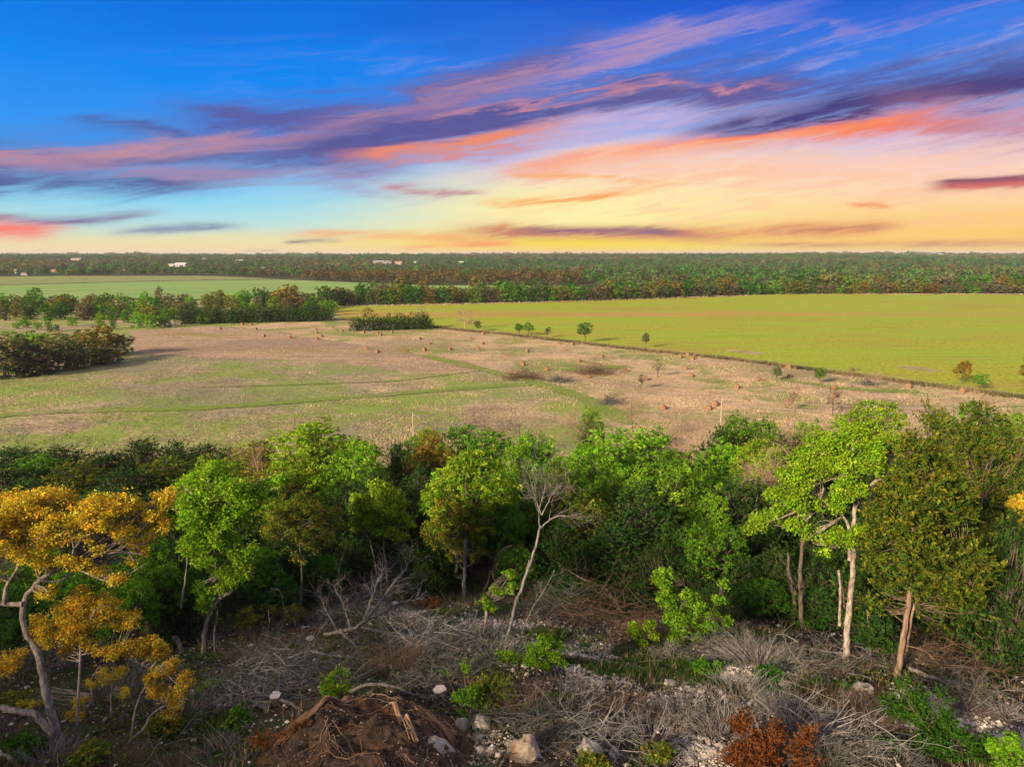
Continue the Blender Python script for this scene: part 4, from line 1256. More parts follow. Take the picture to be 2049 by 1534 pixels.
hero('juniper_shrub', 30, 0, (1890, 1500), [([(1890, 1520, 0), (1860, 1460, 0), (1820, 1410, 0)], .03, .012), ([(1890, 1520, 0), (1920, 1480, 0)], .03, .012)],
    [(1810, 1385, 20, .4), (1840, 1405, 24, .3), (1790, 1420, 20, .3), (1870, 1430, 26, .2), (1830, 1440, 24, .1), (1885, 1395, 14, .3), (1905, 1470, 30, 0), (1860, 1480, 28, 0), (1930, 1500, 28, -.1), (1890, 1515, 28, -.2), (1840, 1515, 22, -.2), (1970, 1510, 24, -.1)],
    'deep', 'sprawling dark green juniper shrub over the pale gravel at lower right', M_BARKJ, 0.059, 0.072, 2625, 15, kind='juniper', R0=.02, twigs=60, cat='shrub')
hero('juniper_shrub', 31, 0, (2020, 1530), [([(2020, 1540, 0), (2020, 1510, 0)], .03, .012)],
    [(2000, 1500, 22, 0), (2030, 1485, 20, 0), (2045, 1520, 26, 0), (2010, 1530, 26, 0), (1970, 1530, 18, 0)],
    'bright', 'light green leafy shrub filling the bottom right corner', M_BARKJ, 0.052, 0.072, 735, 14, R0=.02, twigs=30, cat='shrub')
hero('juniper_shrub', 32, 0, (1690, 1380), [([(1690, 1390, 0), (1695, 1370, 0)], .02, .01)],
    [(1690, 1375, 16, 0), (1715, 1380, 16, 0), (1670, 1380, 12, 0), (1635, 1365, 12, 0), (1650, 1375, 12, 0)],
    'deep', 'low dark green shrub beside the round pale boulder', M_BARKJ, 0.059, 0.072, 455, 13, R0=.015, twigs=0, cat='shrub')
hero('dead_juniper', 33, 0, (1545, 1530), [
    ([(1545, 1550, 0), (1530, 1490, 0), (1508, 1430, 0)], .03, .01), ([(1545, 1550, 0), (1600, 1500, 0), (1625, 1440, 0)], .025, .01)],
    [(1480, 1450, 16, 0), (1508, 1440, 12, .1), (1500, 1475, 24, 0), (1540, 1470, 24, 0), (1485, 1505, 26, 0), (1530, 1505, 30, -.1), (1575, 1500, 28, 0), (1610, 1480, 18, 0), (1625, 1450, 12, 0), (1510, 1535, 28, -.2), (1560, 1535, 28, -.2), (1610, 1530, 24, 0), (1450, 1530, 14, 0)],
    'rust', 'rust brown dead juniper heap at the bottom edge', M_STICKW, 0.056, 0.072, 2450, 13, kind='juniper', R0=.02, twigs=160, cat='shrub')
hero('dead_juniper', 34, 0, (545, 1500), [([(545, 1500, 0), (600, 1470, 0)], .02, .01)],
    [(520, 1490, 14, 0), (545, 1480, 16, 0), (575, 1470, 16, 0), (600, 1455, 12, 0), (560, 1500, 14, 0)],
    'rust', 'flattened rusty root tuft on the side of the earth mound', M_ROOT, 0.056, 0.065, 350, 12, kind='juniper', R0=.015, twigs=60, cat='shrub')
# leafy low shrubs scattered in the foreground shade
LOW = [
 (30, 1390, 60, 'olive', 'shaded olive bush at the left edge below the golden oak'),
 (330, 1440, 70, 'olive', 'olive bush below the thin leaning golden sapling'),
 (420, 1370, 50, 'bright', 'sparse bright green seedling above the grey log heap'),
 (500, 1230, 90, 'olive', 'shaded olive bush right of the lime oak trunk'),
 (590, 1225, 60, 'olive', 'dim olive bush left of the fallen grey tree'),
 (660, 1190, 50, 'green', 'shaded green bush behind the fallen grey tree'),
 (735, 1300, 44, 'olive', 'small olive juniper bush beneath the fallen grey tree'),
 (865, 1205, 40, 'rust', 'little rusty bush at the edge of the dark wood above the gravel'),
 (1010, 1310, 44, 'lime', 'yellow-green sprig at the foot of the leaning dead trunk'),
 (1310, 1500, 60, 'olive', 'olive green weed clump near the bottom edge left of the rusty heap'),
 (1190, 1515, 70, 'olive', 'mossy green low bush beside the half buried boulder'),
 (1620, 1240, 60, 'deep', 'shaded green bush in the dark gap left of the forked oak trunk'),
 (1420, 1330, 50, 'green', 'low green weeds beside the arched grey brush'),
 (180, 1500, 90, 'olive', 'dim olive undergrowth bush at the foot of the golden oak'),
 (60, 1480, 80, 'deep', 'dark green undergrowth bush in the bottom left corner'),
 (1530, 1340, 50, 'deep', 'dark green clump above the pale twiggy bushes'),
 (1770, 1480, 50, 'deep', 'dark green sprig between purple grey brush and the sprawling juniper shrub'),
 (480, 1430, 60, 'green', 'low green weeds left of the earth mound'),
]
for i, (px, py, w, pal, lab) in enumerate(LOW):
    g = G(px, py + w * .35)
    r = pxs(w, g[1]) / 2 * 1.15
    rng = np.random.default_rng(500 + i)
    L = [(rng.normal() * r * .45, rng.normal() * r * .3, r * rng.uniform(.3, .8), r * rng.uniform(.35, .5)) for _ in range(6)]
    ms = build_tree_mesh(600 + i, 1, 1, pal, 'broad', nclus=150, nleaf=11, leaf=.075, crad=.12, bark=M_BARKD, R0=.012, explicit=L, twigs=50)
    tree_obj('low_bush', g - np.array([0, 0, .03]), ms, lab, 'shrub')


# ------------------------------------------------------------------ bare and dead wood
def bare_tree_mesh(seed, h, spread=.6, R0=None, levels=3, m=(9, 7, 5), mat=None, trunk=.45, up=.05, s=5, wob=.1, lean=(0, 0), taper=.25, tipr=None):
    rng = np.random.default_rng(seed)
    R0 = R0 or h * .02
    acc = Acc()
    P, R = grow(rng, np.zeros((1, 3)), np.array([[lean[0], lean[1], 1.0]]), h * .8, R0, 8, wob * .6, .02, .3)
    R[0, 0] *= 1.3
    acc.tube(P, R, 7)
    length = h * .5
    t0 = trunk
    for lv in range(levels):
        O, Dn, rad, rem = kids(rng, P, R, m[lv], t0, 1.0, .75 * spread / .6, .62)
        P, R = grow(rng, O, Dn, length * (.5 + .6 * rem) * rng.uniform(.7, 1.1, len(O)), np.maximum(rad, tipr or h * .0016), (5, 4, 3)[lv], wob, up, .3)
        acc.tube(P, R, s if lv == 0 else 3)
        length *= .55
        t0 = .25
    return acc.mesh('branches', [mat or M_BARE], True)


def dead_bush_mesh(seed, w, h, n=70, mat=None, sub=3, spread=.9, arch=0.0, rad=.008, kinks=.16):
    """fan of thin twigs from the ground"""
    rng = np.random.default_rng(seed)
    acc = Acc()
    a = rng.uniform(0, 6.283, n); q = rng.random(n) ** .5
    O = np.stack([np.cos(a) * q * w * .28, np.sin(a) * q * w * .22, np.zeros(n) - .03], -1)
    Dn = np.stack([np.cos(a) * q * spread * w / h, np.sin(a) * q * spread * w / h, np.ones(n)], -1) + rng.normal(size=(n, 3)) * .25
    Ln = h * rng.uniform(.5, 1.15, n)
    P, R = grow(rng, O, Dn, Ln, rad * rng.uniform(.7, 1.6, n), 4, kinks, -arch, .35)
    for i in range(1):
        acc.add(*tubes(P, R, 3), a=np.repeat(rng.random(n), 12), b=np.repeat(rng.random(n), 12))
    O, Dn, r2, rem = kids(rng, P, R, sub, .2, .95, .7, .6)
    P2, R2 = grow(rng, O, Dn, h * .35 * rng.uniform(.4, 1.1, len(O)), np.maximum(r2, rad * .5), 2, kinks, -arch * .6, .5)
    acc.add(*tubes(P2, R2, 3), a=np.repeat(rng.random(len(O)), 6), b=np.repeat(rng.random(len(O)), 6))
    return acc.mesh('twigs', [mat or M_STICK])


def brush_mesh(seed, w, h, n=160, mat=None, rad=.010, ln=1.0):
    """heap of crossing dead sticks lying on each other"""
    rng = np.random.default_rng(seed)
    acc = Acc()
    x = rng.normal(size=n) * w * .24; y = rng.normal(size=n) * w * .18
    z = np.abs(rng.normal(size=n)) * h * .35 * np.exp(-(x / (w * .5)) ** 2)
    a = rng.uniform(0, 6.283, n)
    Dn = np.stack([np.cos(a), np.sin(a) * .7, rng.normal(size=n) * .35 + .12], -1)
    P, R = grow(rng, np.stack([x, y, z], -1), Dn, ln * w * .38 * rng.uniform(.4, 1.2, n), rad * rng.uniform(.6, 1.8, n), 5, .18, -.04, .3)
    acc.add(*tubes(P, R, 3), a=np.repeat(rng.random(n), 15), b=np.repeat(rng.random(n), 15))
    O, Dn, r2, rem = kids(rng, P, R, 4, .2, .98, .65, .55)
    P2, R2 = grow(rng, O, Dn, w * .13 * rng.uniform(.4, 1.2, len(O)), np.maximum(r2, rad * .45), 2, .2, -.02, .5)
    acc.add(*tubes(P2, R2, 3), a=np.repeat(rng.random(len(O)), 6), b=np.repeat(rng.random(len(O)), 6))
    return acc.mesh('twigs', [mat or M_STICK])


def limb_mesh(seed, pts, r0, r1, mat, kids_n=0, klen=.5, s=7):
    rng = np.random.default_rng(seed)
    P = np.array(pts, float)
    d = np.concatenate([[0], np.cumsum(np.linalg.norm(np.diff(P, axis=0), axis=1))])
    n = max(8, len(pts) * 4)
    t = np.linspace(0, d[-1], n)
    Q = np.stack([np.interp(t, d, P[:, a]) for a in range(3)], -1)
    Q[1:-1] = (Q[:-2] + 2 * Q[1:-1] + Q[2:]) / 4
    Q[1:] += rng.normal(size=(n - 1, 3)) * r0 * .25
    R = np.linspace(r0, r1, n)
    acc = Acc()
    acc.tube(Q[None], R[None], s)
    if kids_n:
        O, Dn, rad, rem = kids(rng, Q[None], R[None], kids_n, .25, 1, .7, .5)
        P2, R2 = grow(rng, O, Dn, klen * rng.uniform(.5, 1.2, len(O)), np.maximum(rad, .006), 5, .15, .02, .25)
        acc.tube(P2, R2, 4)
        O, Dn, rad, rem = kids(rng, P2, R2, 5, .2, 1, .7, .5)
        P3, R3 = grow(rng, O, Dn, klen * .45 * rng.uniform(.4, 1.2, len(O)), np.maximum(rad, .004), 4, .18, .02, .3)
        acc.tube(P3, R3, 3)
        O, Dn, rad, rem = kids(rng, P3, R3, 2, .2, 1, .7, .5)
        P4, R4 = grow(rng, O, Dn, klen * .25 * rng.uniform(.4, 1.2, len(O)), np.maximum(rad, .0035), 3, .18, .0, .3)
        acc.tube(P4, R4, 3)
    return acc.mesh('branch', [mat], True)


# leaning dead trunk in the middle
def px_path(base, pts):
    return [at(p[0], p[1], base[1] + p[2]) - base for p in pts]


b = G(1010, 1295)
e = empty('dead_tree', b, 'tall leaning dead tree with bare pale twigs in the middle of the scene', 'tree')
obj('trunk', limb_mesh(1, px_path(b, [(1010, 1298, 0), (1030, 1215, .1), (1048, 1160, .2), (1062, 1125, .3), (1074, 1085, .4), (1082, 1050, .5)]), .05, .032, M_DEAD, 0), e)
obj('branch', limb_mesh(2, px_path(b, [(1080, 1060, .5), (1078, 1020, .5), (1092, 975, .5), (1088, 935, .5)]), .02, .007, M_DEAD, 15, .95), e)
obj('branch', limb_mesh(3, px_path(b, [(1080, 1058, .5), (1098, 1040, .6), (1120, 1030, .6), (1150, 1036, .6)]), .024, .008, M_DEAD, 9, .75), e)
obj('branch', limb_mesh(4, px_path(b, [(1084, 1030, .5), (1070, 995, .5), (1062, 960, .5)]), .02, .007, M_DEAD, 10, .7), e)
obj('branch', limb_mesh(5, px_path(b, [(1084, 1030, .5), (1104, 990, .5), (1125, 965, .5)]), .02, .007, M_DEAD, 10, .7), e)
b = G(1022, 1262)
e = empty('dead_tree', b, 'second thinner dead stem leaning close against the tall dead trunk', 'tree')
obj('trunk', limb_mesh(6, px_path(b, [(1018, 1265, 0), (1030, 1220, 0), (1044, 1170, .1), (1060, 1120, .1)]), .045, .025, M_DEAD, 4, .3), e)
b = G(1045, 1275)
e = empty('dead_tree', b, 'thin pale bare stem rising right from the dead trunk foot', 'tree')
obj('trunk', limb_mesh(7, px_path(b, [(1040, 1275, 0), (1065, 1215, 0), (1090, 1180, 0), (1110, 1140, .1)]), .022, .01, M_DEAD, 8, .5), e)
# broken snags in the wood
for (px, py, pts, r, lab) in [
    (1588, 1250, [(1588, 1250, 0), (1590, 1180, 0), (1576, 1135, 0), (1577, 1105, 0)], .09, 'broken dark snag with split top in the shade left of the forked oak'),
    (1605, 1262, [(1605, 1262, 0), (1600, 1180, 0), (1604, 1080, 0), (1620, 1030, .1)], .09, 'dark bare tree trunk in shade beside the broken snag'),
    (930, 1200, [(930, 1200, 0), (928, 1140, 0), (932, 1080, 0)], .09, 'straight grey trunk below the tall pale green oak'),
    (965, 1195, [(965, 1195, 0), (985, 1140, 0), (1000, 1100, 0), (1025, 1090, 0)], .07, 'twisting dark trunk right of the straight grey trunk'),
    (1000, 1180, [(1000, 1180, 0), (985, 1150, 0), (990, 1120, 0)], .05, 'short crooked trunk beside the twisting dark trunk'),
    (500, 1215, [(500, 1215, 0), (498, 1160, 0), (505, 1110, 0)], .07, 'dark upright trunk in shade right of the lime oak'),
    (535, 1205, [(535, 1205, 0), (530, 1150, 0), (540, 1100, 0)], .08, 'thick black trunk in shade above the olive bush'),
    (1460, 1195, [(1460, 1195, 0), (1452, 1130, 0), (1440, 1085, 0)], .05, 'thin pale trunk of shaded small leaved oak'),
    (1250, 1240, [(1250, 1245, 0), (1235, 1205, 0), (1215, 1180, 0), (1185, 1165, 0), (1150, 1150, 0)], .07, 'crooked grey trunk bending over the dark brush heap'),
    (1960, 1245, [(1960, 1245, 0), (1965, 1180, 0), (1960, 1100, 0)], .08, 'shaded reddish trunk right of the double trunked juniper')]:
    b = G(px, py)
    e = empty('snag', b, lab, 'dead tree')
    obj('trunk', limb_mesh(px, px_path(b, pts), r, r * .5, M_BARKD if 'dark' in lab or 'black' in lab else M_DEAD, 5, .6), e)

# left edge curved limbs
for (px, py, pts, r, lab) in [
    (112, 1500, [(112, 1500, 0), (95, 1450, 0), (62, 1425, -.1), (0, 1415, -.2), (-60, 1400, -.3)], .075, 'thick pale arching limb low at the left edge'),
    (70, 1560, [(70, 1560, 0), (40, 1530, 0), (0, 1505, 0), (-40, 1500, 0)], .045, 'thin pale arching limb in the bottom left corner')]:
    b = G(px, min(py, 1530))
    e = empty('fallen_limb', b, lab, 'fallen branch')
    obj('branch', limb_mesh(px, px_path(b, pts), r, r * .7, M_BARK, 0), e)

# fallen grey tree
b = G(690, 1290)
e = empty('fallen_tree', b, 'fallen silver grey tree with branches fanned upwards in the clearing', 'fallen tree')
for i, (pts, r0, r1, kn, kl) in enumerate([
    ([(650, 1268, .2), (690, 1262, 0), (720, 1252, -.1), (735, 1235, 0)], .06, .05, 0, 0),
    ([(728, 1240, 0), (765, 1225, .1), (800, 1205, .3), (845, 1198, .5)], .07, .02, 13, .6),
    ([(730, 1238, 0), (742, 1205, .2), (755, 1165, .4), (775, 1120, .6)], .06, .015, 16, .7),
    ([(735, 1235, 0), (775, 1185, .1), (805, 1145, .3), (830, 1110, .4)], .055, .012, 17, .7),
    ([(700, 1255, 0), (690, 1215, .2), (668, 1170, .3)], .035, .01, 10, .5),
    ([(675, 1262, 0), (650, 1215, .1), (640, 1190, .2)], .03, .01, 9, .5),
    ([(715, 1252, 0), (760, 1262, -.3), (800, 1280, -.4), (830, 1290, -.4)], .045, .012, 9, .5),
    ([(680, 1258, 0), (710, 1290, -.3), (730, 1320, -.5), (760, 1345, -.6)], .06, .02, 14, .6)]):
    obj('branch', limb_mesh(40 + i, px_path(b, pts), r0, r1, M_DEAD, kn, kl), e)

# logs and roots near the stump
for (px, py, pts, r, lab, kn) in [
    (720, 1400, [(700, 1385, 0), (740, 1368, 0), (790, 1375, 0), (830, 1392, 0), (860, 1400, 0)], .045, 'curved grey log lying above the earth mound', 5),
    (520, 1420, [(515, 1412, 0), (545, 1425, 0), (560, 1430, 0)], .05, 'short grey log beside the small cut stump', 0),
    (580, 1420, [(560, 1400, 0), (590, 1412, 0), (625, 1440, 0)], .04, 'thin grey log pointing at the earth mound', 3),
    (950, 1412, [(905, 1432, 0), (940, 1418, 0), (980, 1420, 0), (1010, 1410, 0)], .028, 'thin peeled branch lying above the round boulders', 5),
    (345, 1300, [(350, 1275, .2), (365, 1305, 0), (385, 1318, 0)], .09, 'broken log with pale splintered end beside the lime oak', 2),
    (1590, 1318, [(1530, 1316, 0), (1570, 1318, 0), (1610, 1316, 0)], .06, 'sawn log end poking out of the arched grey brush', 3),
    (1880, 1370, [(1820, 1340, .2), (1880, 1362, 0), (1960, 1385, -.1), (2060, 1405, -.2)], .06, 'long grey fallen trunk running down to the right edge', 8),
    (1980, 1330, [(1930, 1380, 0), (1990, 1330, .2), (2060, 1300, .3)], .04, 'bare branch rising over the long fallen trunk', 8),
    (1760, 1330, [(1620, 1300, .2), (1700, 1312, .1), (1790, 1330, 0)], .04, 'straight grey pole lying behind the forked oak foot', 4),
    (1200, 1228, [(1150, 1222, 0), (1175, 1235, 0), (1205, 1228, 0)], .05, 'reddish broken branch on the dark brush heap', 4),
    (1650, 1500, [(1590, 1545, 0), (1650, 1470, .2), (1700, 1400, .5)], .02, 'thin white branch standing out of the purple grey brush', 8)]:
    b = G(px, py)
    e = empty('fallen_log', b, lab, 'log')
    obj('log', limb_mesh(px * 3, [q + np.array([0, 0, r * .6]) for q in px_path(b, pts)], r, r * .5, M_DEAD, kn, .5), e)

# brush heaps and dead bushes
BR = [  # px, py(base), w px, h px, type, mat, label
 (700, 1245, 190, 120, 'heap', 'g', 'grey twig tangle around the fallen silver grey tree'),
 (765, 1190, 130, 90, 'bush', 'g', 'fine dead twigs standing behind the fallen silver grey tree'),
 (440, 1270, 130, 100, 'bush', 'g', 'dark leafless bush right of the lime oak trunk'),
 (560, 1360, 190, 110, 'heap', 'w', 'pale grey heap of brush left of the fallen tree foot'),
 (640, 1370, 140, 80, 'heap', 'g', 'grey brush heap just above the earth mound'),
 (500, 1330, 130, 100, 'bush', 'b', 'tall tan grass like dead bush left of the pale grey heap'),
 (520, 1400, 130, 60, 'heap', 'w', 'scattered grey sticks around the small cut stump'),
 (700, 1350, 130, 90, 'bush', 'g', 'dark blue grey twig bush below the fallen grey trunk'),
 (790, 1345, 120, 110, 'bush', 'b', 'brown feathery dead bush between fallen tree and cut stump'),
 (850, 1300, 160, 70, 'heap', 'w', 'pale twig mat on the slope right of the brown feathery bush'),
 (870, 1370, 120, 60, 'heap', 'g', 'grey brush behind the cut stump'),
 (920, 1290, 130, 70, 'bush', 'g', 'grey twig bush left of the resprouting cut trunk'),
 (1000, 1320, 120, 80, 'bush', 'w', 'pale twigs around the foot of the leaning dead tree'),
 (1060, 1420, 170, 120, 'bush', 'b', 'upright tan twig bush below the dense bright green bush'),
 (1140, 1400, 130, 100, 'bush', 'g', 'rounded dark grey twig bush beside the upright tan twig bush'),
 (1050, 1450, 170, 60, 'heap', 'g', 'grey brush at the foot of the upright tan twig bush'),
 (1200, 1250, 220, 120, 'heap', 'b', 'dark reddish brush heap at the edge of the shaded wood'),
 (1120, 1235, 150, 100, 'heap', 'g', 'grey brush heap right behind the leaning dead tree'),
 (1290, 1280, 110, 90, 'bush', 'b', 'reddish bare bush between dark brush heap and leafy shrub'),
 (1350, 1320, 120, 60, 'bush', 'w', 'small silvery twig bush above the gravel slope'),
 (1520, 1330, 210, 110, 'arch', 'w', 'arched silver grey brush heap below the shaded wood'),
 (1630, 1350, 150, 70, 'heap', 'g', 'grey brush right of the arched silver heap'),
 (1430, 1310, 110, 60, 'heap', 'g', 'low grey brush left of the arched silver heap'),
 (1240, 1430, 180, 80, 'bush', 'b', 'low brownish dead bush at the foot of the gravel slope'),
 (1180, 1480, 190, 80, 'heap', 'w', 'pale grey sticks right of the big stained boulder'),
 (1300, 1480, 190, 110, 'bush', 'w', 'pale thin twig bush near the bottom middle right'),
 (1370, 1440, 150, 100, 'bush', 'g', 'grey brown twig bush in front of the gravel slope'),
 (1480, 1400, 170, 120, 'bush', 'w', 'tall pale pinkish twig bush behind the rusty heap'),
 (1440, 1470, 160, 130, 'bush', 'w', 'white twigged bush left of the rusty heap'),
 (1580, 1440, 160, 130, 'bush', 'w', 'white twigged bush right behind the rusty heap'),
 (1660, 1420, 150, 110, 'bush', 'b', 'purple brown bush right of the white twigged bushes'),
 (1700, 1500, 190, 120, 'heap', 'w', 'purple grey brush mound at the lower right'),
 (1650, 1520, 150, 100, 'bush', 'g', 'blue grey twigs beside the rusty heap'),
 (1740, 1450, 140, 100, 'bush', 'b', 'brown seed headed bush behind the purple grey mound'),
 (1860, 1330, 170, 80, 'heap', 'b', 'tangled dead branches at the foot of the double trunked juniper'),
 (1980, 1340, 170, 90, 'heap', 'b', 'dark tangle of branches at the right edge under the junipers'),
 (1930, 1410, 170, 60, 'heap', 'g', 'grey brush between long fallen trunk and pale gravel'),
 (2010, 1430, 110, 60, 'bush', 'w', 'small silvery twig bush above the pale gravel at the right edge'),
 (1740, 1330, 120, 60, 'heap', 'g', 'grey sticks between the forked oak and the double trunked juniper'),
 (60, 1340, 150, 100, 'bush', 'g', 'grey bare bush behind the crooked pale trunk'),
 (230, 1400, 170, 130, 'bush', 'g', 'thin bare bush behind the golden saplings'),
 (380, 1420, 150, 100, 'bush', 'g', 'dark grey bare bush right of the thin leaning sapling'),
 (350, 1260, 140, 90, 'bush', 'g', 'dark bare twigs below the deep green sapling'),
 (100, 1530, 150, 110, 'bush', 'g', 'bare twigs at the bottom left under the thick arching limb'),
 (240, 1530, 150, 80, 'bush', 'b', 'tan dead grass like bush at the bottom left'),
 (350, 1540, 120, 60, 'bush', 'b', 'tan dry grass fan at the bottom edge'),
 (440, 1500, 130, 70, 'bush', 'g', 'dark bare bush left of the earth mound'),
 (600, 1290, 110, 60, 'bush', 'b', 'dull brown twigs beside the little pale stump'),
 (930, 1340, 100, 60, 'heap', 'g', 'grey twigs around the flat pale stone'),
 (1740, 1395, 90, 40, 'bush', 'b', 'tan dry tuft beside the round pale boulder'),
 (1650, 1350, 60, 40, 'bush', 'b', 'tan dry bush near the foot of the forked oak'),
 (1935, 1430, 60, 46, 'bush', 'b', 'golden dry grass tuft above the pale gravel'),
 (1330, 1530, 130, 70, 'bush', 'w', 'white twigs at the bottom edge left of the rusty heap'),
 (1100, 1500, 120, 60, 'bush', 'b', 'tan dry grass right of the big stained boulder'),
 (1010, 1450, 90, 36, 'bush', 'b', 'golden straw tuft between boulders and twig bush'),
 (1800, 1525, 120, 70, 'bush', 'g', 'thin stems at the bottom edge before the sprawling juniper shrub'),
]
MM = {'g': M_STICK, 'w': M_STICKW, 'b': M_STICKB}
for i, (px, py, w, h, ty, mt, lab) in enumerate(BR):
    g = G(px, py)
    D = math.hypot(g[1], CAMZ - g[2]) / g[1]
    W = pxs(w, g[1]) * 1.05; Hh = pxs(h, g[1]) * .62
    big = W > 2.2
    if ty == 'heap':
        ms = brush_mesh(900 + i, W * 1.3, Hh * 1.2, 200 if big else 140, MM[mt], .0075)
        nm = 'brush_heap'; cat = 'brush pile'
    elif ty == 'arch':
        ms = dead_bush_mesh(900 + i, W, Hh * 1.0, 360, MM[mt], 4, .9, .13, .007, .09)
        nm = 'brush_heap'; cat = 'brush pile'
    else:
        fine = mt == 'b'
        ms = dead_bush_mesh(900 + i, W, Hh, 170 if fine else 95, MM[mt], 4 if fine else 5, .8, .0 if fine else .02, .005 if fine else .0065, .1 if fine else .2)
        nm = 'dead_bush'; cat = 'shrub'
    e = empty(nm, g, lab, cat)
    t = obj('twigs', ms, e); t['kind'] = 'stuff'


# ------------------------------------------------------------------ rocks, stumps, mound
def rock_mesh(seed, r, mat, flat=(1, .8, .7), sub=3, rough=.28):
    import bmesh
    rng = np.random.default_rng(seed)
    bm = bmesh.new()
    bmesh.ops.create_icosphere(bm, subdivisions=sub, radius=1.0)
    V = np.array([v.co[:] for v in bm.verts])
    for k in range(9):          # chip flat faces off
        d = norm(rng.normal(size=3)); c = rng.uniform(.62, .86)
        s = V @ d
        V = V - np.maximum(s - c, 0)[:, None] * d * .92
    V *= (1 + (vnoise(V[:, 0] * 4 + 9, V[:, 1] * 4 + V[:, 2] * 3, 1, seed % 7) - .5)[:, None] * rough)
    V *= np.array(flat) * r
    for v, q in zip(bm.verts, V):
        v.co = q
    me = bpy.data.meshes.new('rock')
    bm.to_mesh(me); bm.free()
    me.materials.append(mat)
    me.polygons.foreach_set('use_smooth', [sub > 3] * len(me.polygons))
    return me


ROCKS = [
 (870, 1492, 42, (1.05, .7, .75), 'n', 'large pale wedge shaped boulder right of the earth mound'),
 (967, 1442, 26, (1, .9, .9), 'n', 'round pale boulder, larger of the pair above the stained boulder'),
 (925, 1447, 20, (.9, .8, 1), 'n', 'smaller round boulder left of the round pale one'),
 (946, 1436, 10, (1, .8, .7), 'n', 'small tan stone wedged between the two round boulders'),
 (1052, 1498, 38, (.75, .9, 1.2), 'b', 'big cream boulder with brown stains at the bottom middle'),
 (985, 1500, 12, (1, .9, .9), 'n', 'small round white stone left of the stained boulder'),
 (962, 1494, 24, (.7, .5, .6), 'n', 'rough elongated stone left of the small white stone'),
 (903, 1490, 10, (1, .8, .7), 'n', 'small grey stone beside the wedge shaped boulder'),
 (1020, 1483, 14, (1.2, .8, .5), 'n', 'flat tan stone behind the stained boulder'),
 (1022, 1500, 12, (1, .8, .7), 'n', 'little dark stained stone touching the big cream boulder'),
 (1180, 1494, 26, (1.2, .9, .8), 'n', 'half buried grey boulder right of the stained boulder'),
 (1228, 1500, 18, (1.3, .7, .5), 'n', 'narrow pale stone right of the half buried boulder'),
 (1725, 1373, 20, (1.1, .9, .7), 'n', 'round pale boulder at the foot of the wood on the right'),
 (842, 1450, 8, (1, .9, .9), 'n', 'small round stone beside the root mound edge'),
 (888, 1454, 9, (1.1, .9, .7), 'n', 'small white stone left of the round boulders'),
 (890, 1308, 12, (1.6, 1, .4), 'n', 'flat white stone in the grey twigs above the stump'),
 (925, 1225, 14, (1.8, 1, .3), 'n', 'flat white slab at the top of the gravel'),
 (1562, 1360, 16, (1.4, .9, .6), 'n', 'pale angular stone above the white twigged bushes'),
 (1430, 1318, 10, (1, .9, .8), 'n', 'white stone at the edge of the arched brush'),
 (1975, 1483, 18, (1.2, .9, .8), 'n', 'larger pale stone in the gravel at the right edge'),
 (2025, 1484, 13, (1, .9, .8), 'n', 'round pale stone near the right edge gravel'),
 (2022, 1465, 12, (1.4, .9, .5), 'n', 'flat pale stone above the round gravel stone'),
 (1420, 1500, 16, (1.2, 1, .7), 'n', 'white stone left of the rusty heap'),
 (1380, 1515, 14, (1.2, 1, .7), 'n', 'pale stone near the bottom edge under white twigs'),
 (385, 1382, 9, (1, 1, .7), 'n', 'small pale stone in brush right of the golden saplings'),
 (1200, 1365, 11, (1.3, 1, .7), 'n', 'pale stone in the upper gravel slope'),
 (1340, 1362, 12, (1.3, 1, .7), 'n', 'pale stone in the middle of the gravel slope'),
 (1500, 1375, 11, (1.3, 1, .7), 'n', 'pale stone at the lower gravel slope'),
]
for i, (px, py, rp, fl, ty, lab) in enumerate(ROCKS):
    g = G(px, py + rp * .5)
    r = pxs(rp, g[1]) * 1.0
    me = rock_mesh(100 + i, r, M_ROCKB if ty == 'b' else M_ROCK, fl, 4 if rp > 20 else 3, .35)
    obj('boulder' if rp > 15 else 'stone', me, loc=(g[0], g[1], g[2] + r * fl[2] * .35), rot=(RNG.uniform(-.3, .3), RNG.uniform(-.3, .3), RNG.uniform(0, 6)), label=lab, cat='rock')


